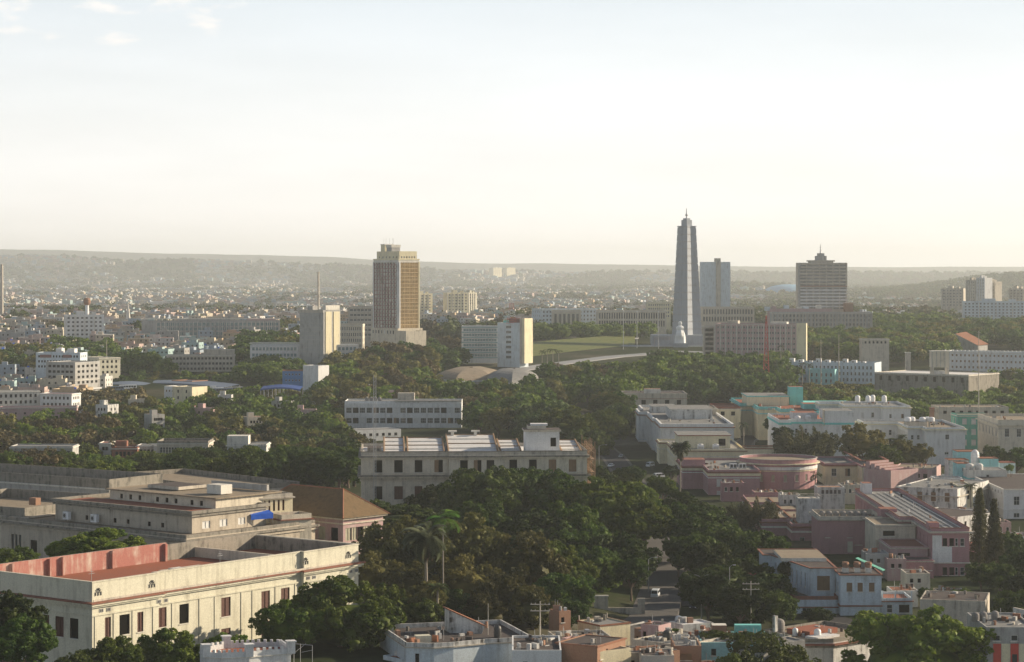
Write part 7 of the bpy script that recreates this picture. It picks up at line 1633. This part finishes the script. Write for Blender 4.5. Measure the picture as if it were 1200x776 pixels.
# right edge dark mass
hero('laurel', 1195, 640, 640, 30, 'dark olive tree at the right edge below the conifers')
hero('laurel', 1172, 620, 660, 26, 'dark tree behind the roofless frame wall')
hero('laurel', 1205, 600, 672, 32, 'very dark tree at the right edge above the panelled building')
for k, (px, D, yt, lb) in enumerate(((1148, 668, 570, 'tallest dark conifer at the right, left one of the pair'), (1165, 660, 583, 'second dark conifer at the right, close behind the tallest'), (163, 1330, 462, 'small dark pointed conifer among houses at left'), (1168, 655, 612, 'short broad conifer at the foot of the pair'))):
    x, y = XW(px, D), D; g = ground(x, y); plume_tree('cone', x, y, ZW(yt, D) - g, lb, wid=.62 if k != 3 else .9); HT.append((x, y, 4))
for k, (px, D, yt, wd, lb) in enumerate(((862, 760, 585, 1.0, 'feathery casuarina in front of the pink hospital, left plume'), (888, 755, 580, 1.1, 'feathery casuarina in front of the pink hospital, right and taller'), (848, 750, 600, .9, 'low casuarina plume at the left of the pair'),
    (940, 985, 496, 1.3, 'broad olive casuarina beside the white turquoise-banded ward'), (958, 990, 500, 1.1, 'casuarina close to the windowless white wall'),
    (925, 985, 506, .9, 'short casuarina at the corner of the turquoise-banded ward'))):
    x, y = XW(px, D), D; g = ground(x, y); plume_tree('plume', x, y, ZW(yt, D) - g, lb, wid=wd); HT.append((x, y, 4))
# palms
palm('tall royal palm standing at the street corner beside the cream ward', 797, 845, ZW(527, 845) - 5.5, L=4.4, nf=40, wide=1.3, dead=18, seed=2)
palm('coconut palm with sunlit fronds between the white pavilions', 1052, 985, ZW(512, 985) - 7, nf=30, L=5.6, wide=1.3, shaft=False, seed=3)
palm('big grey-green date palm with a skirt of dead fronds in the olive trees', 500, 520, ZW(652, 520) - 9, nf=70, L=6.2, wide=1.1, dead=46, thick=.35, shaft=False, seed=4, mat=LEAF_G)
palm('bright green broad-frond palm standing just right of the date palm', 519, 535, ZW(634, 535) - 9, nf=14, L=5, wide=1.7, mat=LEAF_Y, thick=.2, seed=5)
palm('young drooping palm at the foot of the date palm', 512, 505, ZW(712, 505) - 9, nf=26, L=3.2, wide=.6, shaft=False, seed=6)
palm('short palm beside the street below the cream ward', 786, 870, ZW(552, 870) - 5.5, nf=22, L=3, wide=.8, shaft=False, seed=7)
for k, (px, D, yt, lb) in enumerate(((641, 1560, 413, 'left palm of the small group below the lawn'), (648, 1570, 412, 'middle palm of the small group below the lawn'), (635, 1550, 415, 'outermost left palm below the lawn'), (655, 1560, 414, 'right palm of the small group below the lawn'), (940, 1500, 429, 'left of two small palms before the pale blue palace'), (948, 1505, 430, 'right of two small palms before the pale blue palace'),
    (915, 1600, 408, 'palm at the left end of the pale blue palace'), (872, 1120, 501, 'little palm on the street bend by the turquoise ward'), (1138, 800, 574, 'tiny palm in the yard of the grey annex'), (955, 870, 560, 'small palm by the cream wing wall'))):
    palm(lb, px, D, ZW(yt, D) - ground(XW(px, D), D), nf=12, L=3.4, wide=.8, seed=k + 10)

# ---- belts of trees: px range, depth range, px step, depth step, height range, radius range, kinds
BELTS = [
 # left laurel mass behind the grey hall
 (225, 430, 835, 960, 30, 40, (12, 15), (8, 11), 'laurel laurel green', 'in the dark belt left of the long pale building'),
 (-20, 70, 880, 990, 34, 45, (11, 13), (9, 12), 'brown laurel', 'at the left edge behind the long flat grey block'),
 (80, 225, 890, 960, 28, 35, (8, 10), (7, 9), 'green bright green', 'in the belt behind the long flat grey block'),
 (245, 420, 1130, 1190, 28, 40, (10, 13), (8, 10), 'laurel green olive', 'between the dark belt and the school block'),
 (320, 420, 990, 1100, 28, 40, (9, 12), (8, 10), 'laurel green olive', 'below the school block annex'),
 (-20, 420, 1045, 1120, 28, 36, (8, 11), (7, 10), 'laurel green brown', 'behind the gallery and colonnade building'),
 (-20, 150, 1150, 1200, 26, 40, (10, 12), (8, 11), 'brown olive brown green', 'in the brown belt before the pink warehouse'),
 (140, 400, 1200, 1290, 26, 45, (9, 13), (8, 11), 'laurel green olive laurel', 'between the colonnade building and the bus sheds'),
 (230, 400, 1330, 1420, 26, 45, (6, 9), (7, 10), 'laurel green olive', 'just before the bus yard'),
 (100, 165, 1290, 1400, 22, 50, (7, 10), (7, 10), 'brown olive', 'right of the pink warehouse'),
 (380, 640, 1290, 1430, 26, 50, (12, 16), (8, 11), 'green laurel brown olive', 'behind the pale school block'),
 (385, 505, 1440, 1620, 24, 55, (12, 17), (8, 11), 'olive brown olive green', 'in the olive belt below the cream office tower'),
 (560, 730, 1180, 1500, 24, 55, (13, 18), (8, 12), 'laurel green laurel olive', 'in the dark wood left of the hospital street'),
 (730, 925, 1400, 1560, 24, 48, (13, 18), (9, 13), 'laurel green laurel', 'in the dark wood right of the hospital street'),
 (640, 760, 1530, 1600, 22, 45, (8, 11), (7, 10), 'olive brown green', 'in front of the monument steps'),
 (1135, 1215, 1400, 1560, 22, 45, (6, 9), (6, 9), 'laurel green olive', 'just below the long white building'),
 (915, 1030, 1440, 1500, 20, 40, (4, 6), (5, 7), 'green olive', 'at the front of the pale blue palace'),
 (285, 352, 1540, 1620, 20, 40, (9, 13), (7, 10), 'laurel green', 'before the low white-banded office wing'),
 (130, 300, 1580, 1610, 22, 40, (3, 5), (6, 8), 'green laurel olive', 'behind the bus sheds'),
 (760, 925, 1580, 1660, 22, 40, (10, 14), (7, 10), 'green bright laurel', 'in front of the obelisk and red-panelled block'),
 (925, 1010, 1290, 1400, 22, 45, (9, 12), (6, 9), 'laurel olive green', 'behind the turquoise ward'),
 (1010, 1215, 1240, 1390, 22, 45, (7, 11), (6, 9), 'green bright bright laurel', 'in the hedge belt behind the green house'),
 (110, 190, 1640, 1720, 24, 45, (9, 13), (8, 11), 'green laurel green', 'below the long blue-glass slab'),
 (285, 350, 1700, 1880, 22, 55, (12, 16), (9, 12), 'laurel laurel olive', 'left of the windowless concrete tower'),
 (-10, 60, 1620, 1780, 24, 60, (11, 14), (8, 11), 'laurel olive', 'behind the mid left apartment cluster'),
 (60, 135, 1700, 1830, 22, 60, (10, 13), (8, 10), 'green laurel', 'in front of the white eight-storey block'),
 (425, 505, 1600, 1650, 22, 40, (17, 21), (8, 11), 'laurel brown olive', 'right before the podium of the cream office tower'),
 (455, 545, 1650, 1900, 22, 70, (11, 15), (8, 11), 'laurel brown laurel', 'around the foot of the cream office tower'),
 (610, 765, 2040, 2110, 18, 40, (10, 14), (7, 10), 'green laurel bright', 'between the lawn and the long palace'),
 (930, 1110, 1720, 1960, 20, 55, (12, 16), (9, 12), 'green laurel olive', 'below the long grey ministry building'),
 (1040, 1220, 1900, 2240, 22, 80, (12, 16), (9, 12), 'laurel laurel olive', 'behind the long white building at right'),
 (990, 1110, 2200, 2500, 22, 90, (12, 16), (9, 13), 'laurel green', 'right of the ministry tower'),
]
specs = []; r = random.Random(21)
for (p0, p1, D0, D1, sp, sD, hr, rr, kinds, where) in BELTS:
    kinds = kinds.split(); D = D0; row = 0
    while D <= D1:
        step = sp * 1000 / D * .9; px = p0 + (row % 2) * step * .5
        while px <= p1:
            q = px + r.uniform(-.35, .35) * step; dd = D + r.uniform(-.4, .4) * sD; x, y = XW(q, dd), dd; R = r.uniform(*rr); h = r.uniform(*hr)
            if not hits(x, y, R * .45) and not near_road(x, y, R * .25) and all(hypot(x - a, y - c) > (R + b_) * .55 for a, c, b_ in HT):
                specs.append([R / dd, r.choice(kinds), x, y, R, h, where, q])
            px += step
        D += sD; row += 1
specs.sort(key=lambda s: -s[0])
budget = 300 - NTREE - 14
ind, rest = specs[:budget], specs[budget:]
WORD = {'laurel': ('dark glossy', 'dense dark', 'deep green'), 'green': ('mid green', 'green leafy', 'sunlit green'), 'bright': ('bright yellow-green',), 'olive': ('olive', 'dull olive'), 'brown': ('brownish olive', 'dry brownish')}
NUM = ['first', 'second', 'third', 'fourth', 'fifth', 'sixth', 'seventh', 'eighth', 'ninth', 'tenth', 'eleventh', 'twelfth', 'thirteenth', 'fourteenth', 'fifteenth', 'sixteenth', 'seventeenth', 'eighteenth', 'nineteenth', 'twentieth']
def number(k): return NUM[k] if k < 20 else f'{k + 1}th'
groups = {}
for s_ in ind: s_.append(WORD[s_[1]][int(s_[4] * 10) % len(WORD[s_[1]])]); groups.setdefault((s_[8], s_[6]), []).append(s_)
for (wd, where), ls in groups.items():
    ls.sort(key=lambda s_: s_[7])
    for k, s_ in enumerate(ls):
        lb = f'{wd} tree, {number(k) + " from left, " if len(ls) > 1 else ""}{where}'
        D = s_[3]; tree(s_[1], s_[2], s_[3], s_[4], ground(s_[2], s_[3]) + s_[5], lb, 'trees ' + where, far=D > 1000, parts=D < 1500)
# ---- merged far foliage and houses (what nobody could count)
def bake_foliage(name, items, lib):
    """items: (kind, x, y, z, R, hz)"""
    by = {}
    for it in items: by.setdefault(it[0], []).append(it)
    Vs = []; Ls = []; mi = []; mats = []; off = 0
    for kind, its in by.items():
        me = lib[kind]; base = []
        for q in me:
            v = np.empty(len(q.vertices) * 3, np.float32); q.vertices.foreach_get('co', v); v = v.reshape(-1, 3)
            lt = np.empty(len(q.polygons), np.int32); q.polygons.foreach_get('loop_total', lt); li = np.empty(len(q.loops), np.int32); q.loops.foreach_get('vertex_index', li)
            base.append((v, lt, li))
        mats.append(me[0].materials[0])
        for n, it in enumerate(its):
            v, lt, li = base[n % len(base)]; a = random.random() * 6.28; c, s_ = cos(a), sin(a)
            V = np.stack([(v[:, 0] * c - v[:, 1] * s_) * it[4] + it[1], (v[:, 0] * s_ + v[:, 1] * c) * it[4] + it[2], v[:, 2] * it[5] + it[3]], 1)
            Vs.append(V); Ls.append((lt, li + off)); mi.append(np.full(len(lt), len(mats) - 1, np.int32)); off += len(V)
    V = np.concatenate(Vs); lt = np.concatenate([q[0] for q in Ls]); li = np.concatenate([q[1] for q in Ls]); mi = np.concatenate(mi)
    me = bpy.data.meshes.new(name); me.vertices.add(len(V)); me.vertices.foreach_set('co', V.astype(np.float32).ravel()); me.loops.add(len(li)); me.loops.foreach_set('vertex_index', li)
    me.polygons.add(len(lt)); me.polygons.foreach_set('loop_start', np.concatenate([[0], np.cumsum(lt)[:-1]]).astype(np.int32)); me.polygons.foreach_set('loop_total', lt)
    for q in mats: me.materials.append(q)
    me.polygons.foreach_set('material_index', mi); me.update(calc_edges=True)
    o = bpy.data.objects.new(name, me); COL.objects.link(o); tag(o, kind='stuff'); return o
LIB_MID = {k: [crown('crown', m, nlobes=14, leaves=600, size=.19, lobe=(.26, .42), seed=300 + i, sub=False) for i in range(2)]
           for k, m in (('laurel', LEAF_D), ('green', LEAF_M), ('olive', LEAF_O), ('brown', LEAF_R), ('bright', LEAF_B))}
bake_foliage('woods', [(s_[1], s_[2], s_[3], ground(s_[2], s_[3]) + s_[5] - s_[4] * .62, s_[4], s_[4] * .85) for s_ in rest], LIB_MID)
tag(bpy.data.objects['woods'], 'farther tree crowns of the belts between the buildings', 'woods')
# density field: 0 = trees, 1 = houses
def built(px, D):
    n = noise.noise(Vector((px / 70, math.log(D) * 14, 1.7))) + .5 * noise.noise(Vector((px / 22, math.log(D) * 40, 5)))
    b_ = .6 if (px < 130 and D < 1750) or (px < 345 and D < 2000) else .30 if px < 340 else .22 if px < 620 else .12 if px < 800 else -.25
    if D > 8000: b_ -= .2 * min(1, (D - 8000) / 4000)
    if D < 2300 and px > 400: b_ -= .5
    return n * .9 + b_
r = random.Random(5); far = []; hs = []
D = 1290.
while D < 13500:
    st = 8 + D * .0016; px = -60
    dpx = (13 + D * .0018) / D * F
    while px < 1260:
        q = px + r.uniform(-.5, .5) * dpx; dd = D + r.uniform(-.5, .5) * st * 2.2; x, y = XW(q, dd), dd
        ok = dd > 2500 or (q < 350 and dd > 1900) or (q < 130 and (dd > 1500 or q < 100)) or (q < 345 and dd > 1690) or (470 < q < 640 and dd > 2050) or (q > 1000 and dd > 2300)
        if ok and not hits(x, y, 8) and not near_road(x, y, 4):
            bb = built(q, dd)
            if bb > 0 + r.uniform(-.22, .22): hs.append((q, dd, x, y))
            elif r.random() < (.75 if dd > 2500 else .5):
                R = r.uniform(5, 9) * (1 + dd / 9000); far.append((r.choice(['laurel', 'green', 'olive', 'laurel', 'brown']), x, y, ground(x, y) + R * .45, R, R * r.uniform(.7, 1.05)))
        px += dpx
    D += st * (1.6 if D < 3000 else 2.2 if D < 6000 else 3.6)
# extra dark wooded bands
for (p0, p1, D0, D1, n, R0, R1) in ((1020, 1230, 6300, 7600, 900, 12, 17), (860, 1200, 2500, 4200, 600, 8, 12), (150, 470, 3300, 3800, 260, 9, 14), (0, 130, 3000, 3200, 90, 9, 13), (600, 940, 2500, 3500, 260, 8, 12)):
    for i in range(n):
        px, D = r.uniform(p0, p1), r.uniform(D0, D1); x, y = XW(px, D), D; R = r.uniform(R0, R1)
        if not hits(x, y, 8): far.append((r.choice(['laurel', 'green', 'laurel', 'olive']), x, y, ground(x, y) + R * .5, R, R * .9))
bake_foliage('distant_woods', far, CRF); tag(bpy.data.objects['distant_woods'], 'far-off trees spread between the houses to the horizon', 'woods')
# houses
HC = [stained(f'house_wall_{n}', c, amt=.5) for n, c in (('white', (.60, .60, .58)), ('cream', (.56, .51, .41)), ('grey', (.36, .36, .35)), ('aqua', (.36, .49, .49)), ('pink', (.46, .36, .33)), ('ochre', (.48, .38, .26)), ('blue', (.34, .41, .48)), ('sand', (.45, .41, .34)))]
HN = ['white', 'cream', 'grey', 'aqua', 'pink', 'ochre', 'pale blue', 'sand-coloured']
RF = [GROOF, GROOF, BROOF, RROOF, WROOF, TERRA, GROOF]; RN = ['grey', 'grey', 'brown', 'red', 'white', 'tiled', 'grey']
def house_geo(m, cx, cy, z, w, d, h, ang, wall, roof, r, fine=True):
    """flat-roofed house: walls, parapet edge, stair hut, tank and windows as blocks painted with room darkness"""
    m.rbox(cx, cy, z - 3, z + h, w, d, ang, wall, roof)
    c, s_ = cos(ang), sin(ang)
    def L(a, b_): return (cx + c * a - s_ * b_, cy + s_ * a + c * b_)
    a, b_ = r.uniform(-.3, .3) * w, r.uniform(-.2, .3) * d; q = L(a, b_); m.rbox(*q, z + h, z + h + r.uniform(1.8, 2.8), w * r.uniform(.2, .4), d * r.uniform(.2, .4), ang, wall, roof)
    if fine:
        for (e0, e1, ww, dd) in ((0, -d / 2 + .12, w, .24), (0, d / 2 - .12, w, .24), (-w / 2 + .12, 0, .24, d - .5), (w / 2 - .12, 0, .24, d - .5)):
            q = L(e0, e1); m.rbox(*q, z + h, z + h + .7, ww, dd, ang, wall)
        q = L(r.uniform(-.4, .4) * w, r.uniform(-.3, .3) * d); m.rbox(*q, z + h, z + h + 1.6, 1.4, 1.4, ang + .4, r.choice([TANKW, TANKD, BLUEP]))
    nf = max(1, int(h / 3.2)); nwn = max(2, int(w / 3.2))
    for f in range(nf):
        zz = z + 1.1 + f * 3.1
        for i in range(nwn):
            if r.random() < .2: continue
            a = -w / 2 + w * (i + .5) / nwn; q = L(a, -d / 2 + .1); m.rbox(*q, zz, zz + 1.3, 1.1, .24, ang, SHADEPANE)
            if fine: q = L(a, -d / 2 - .12); m.rbox(*q, zz + 1.3, zz + 1.45, 1.5, .3, ang, wall)
        for i in range(max(1, int(d / 4))):
            a = -d / 2 + d * (i + .5) / max(1, int(d / 4)); q = L(w / 2 - .1, a); m.rbox(*q, zz, zz + 1.3, .24, 1.1, ang, SHADEPANE)
hs.sort(key=lambda t: t[1]); hi = hs[:296]; hr_ = hs[296:]
gl = {}
for (px, D, x, y) in hi:
    k = r.randrange(8); q = r.randrange(7); w, d, h = r.uniform(8, 17), r.uniform(8, 14), r.choice([3.6, 6.6, 6.6, 9.8, 4.2])
    m = MB(); z = ground(x, y); ang = (.1 if px < 70 else -.22) + r.uniform(-.05, .05); house_geo(m, 0, 0, 0, w, d, h, ang, HC[k], RF[q], r)
    o = m.build('flat_roofed_house'); o.location = (x, y, z)
    st_ = 'one' if h < 5 else 'two' if h < 8 else 'three'
    zone = ('at the far left edge' if px < 40 and D < 1700 else 'around the left apartment cluster' if px < 130 and D < 1800 else 'near the white eight-storey block' if px < 150 else 'around the long blue-glass slab' if px < 345 else 'behind the office towers' if px < 470 else 'right of the cream office tower' if px < 640 else 'behind the obelisk plaza' if px < 930 else 'beyond the ministry tower')
    gl.setdefault(f'{HN[k]} {st_}-storey house with {RN[q]} roof', {}).setdefault(zone, []).append((px, o))
for head, zs_ in gl.items():
    for zone, ls in zs_.items():
        ls.sort(key=lambda t: t[0])
        for k, (px, o) in enumerate(ls): tag(o, f'{head}, {number(k) + " from left, " if len(ls) > 1 else ""}{zone}', 'house', 'small houses ' + zone)
m = MB()
for (px, D, x, y) in hr_:
    k = r.randrange(8); z = ground(x, y); s_ = 1 + D / 14000
    house_geo(m, x, y, z, r.uniform(9, 20) * s_, r.uniform(8, 15), r.choice([3.6, 6.6, 6.6, 9.8, 13]) * (1 if D < 5000 else 1.25), (.15 if noise.noise(Vector((px / 90, math.log(D) * 8, 9))) > 0 else -.35) + r.uniform(-.05, .05), HC[k], RF[r.randrange(7)], r, False)
o = m.build('distant_houses'); tag(o, 'far-off small houses spread to the horizon', 'houses', kind='stuff')
# larger far blocks
for k in range(36):
    px = r.choice([r.uniform(0, 430), r.uniform(490, 900), r.uniform(150, 800)]); D = r.uniform(3200, 7500); x, y = XW(px, D), D; z = ground(x, y); m = MB(); kk = r.choice([0, 1, 3, 7, 0])
    house_geo(m, 0, 0, 0, r.uniform(30, 80), r.uniform(12, 18), r.choice([8, 12, 16]), r.uniform(-.3, .3), HC[kk], RF[r.randrange(7)], r, True)
    o = m.build('long_block'); o.location = (x, y, z); o['_'] = px; o['label'] = HN[kk]; o['category'] = 'building'; o['group'] = 'long blocks in the far haze'
by = {}
for o in COL.objects:
    if o.name.startswith('long_block'): by.setdefault(o['label'], []).append(o)
for hn, ls in by.items():
    ls.sort(key=lambda o: o['_'])
    for k, o in enumerate(ls): o['label'] = f'{hn} long block in the far haze, {number(k)} of its colour from the left'; del o['_']
print('trees', NTREE, 'specs', len(specs), 'rest', len(rest), 'houses', len(hs), 'far', len(far))
# ---- street details in front: sprawling vine on the roofs
m_ = crown('vine', LEAF_B, nlobes=16, leaves=1800, size=.1, lobe=(.2, .34), seed=77, flat_=.35, sub=True)
for k, (px, D, yt, rx, lb) in enumerate(((835, 482, 741, 26, 'yellow-green vine sprawling over the teal-walled house, left patch'), (872, 480, 742, 22, 'yellow-green vine patch at the right of the teal-walled house'), (790, 486, 737, 7, 'small lit shrub at the corner of the long slab roof'))):
    o = bpy.data.objects.new('vine', m_); COL.objects.link(o); R = rx / F * D; o.location = (XW(px, D), D, ZW(yt, D) - R * .22); o.scale = (R, R * .5, R * .55); tag(o, lb, 'vine')
# ---- haze
m = MB(); m.box(-9500, 9500, -200, 21500, -12, 300, GREYC); o = m.build('haze'); o.data.materials.clear(); tag(o, kind='stuff')
hm = bpy.data.materials.new('haze_air'); hm.use_nodes = True; t = hm.node_tree; t.nodes.clear(); ou = t.nodes.new('ShaderNodeOutputMaterial'); pv = t.nodes.new('ShaderNodeVolumePrincipled')
pv.inputs['Density'].default_value = HAZE; pv.inputs['Color'].default_value = (.90, .965, 1, 1); pv.inputs['Anisotropy'].default_value = .3; t.links.new(pv.outputs[0], ou.inputs['Volume']); o.data.materials.append(hm)
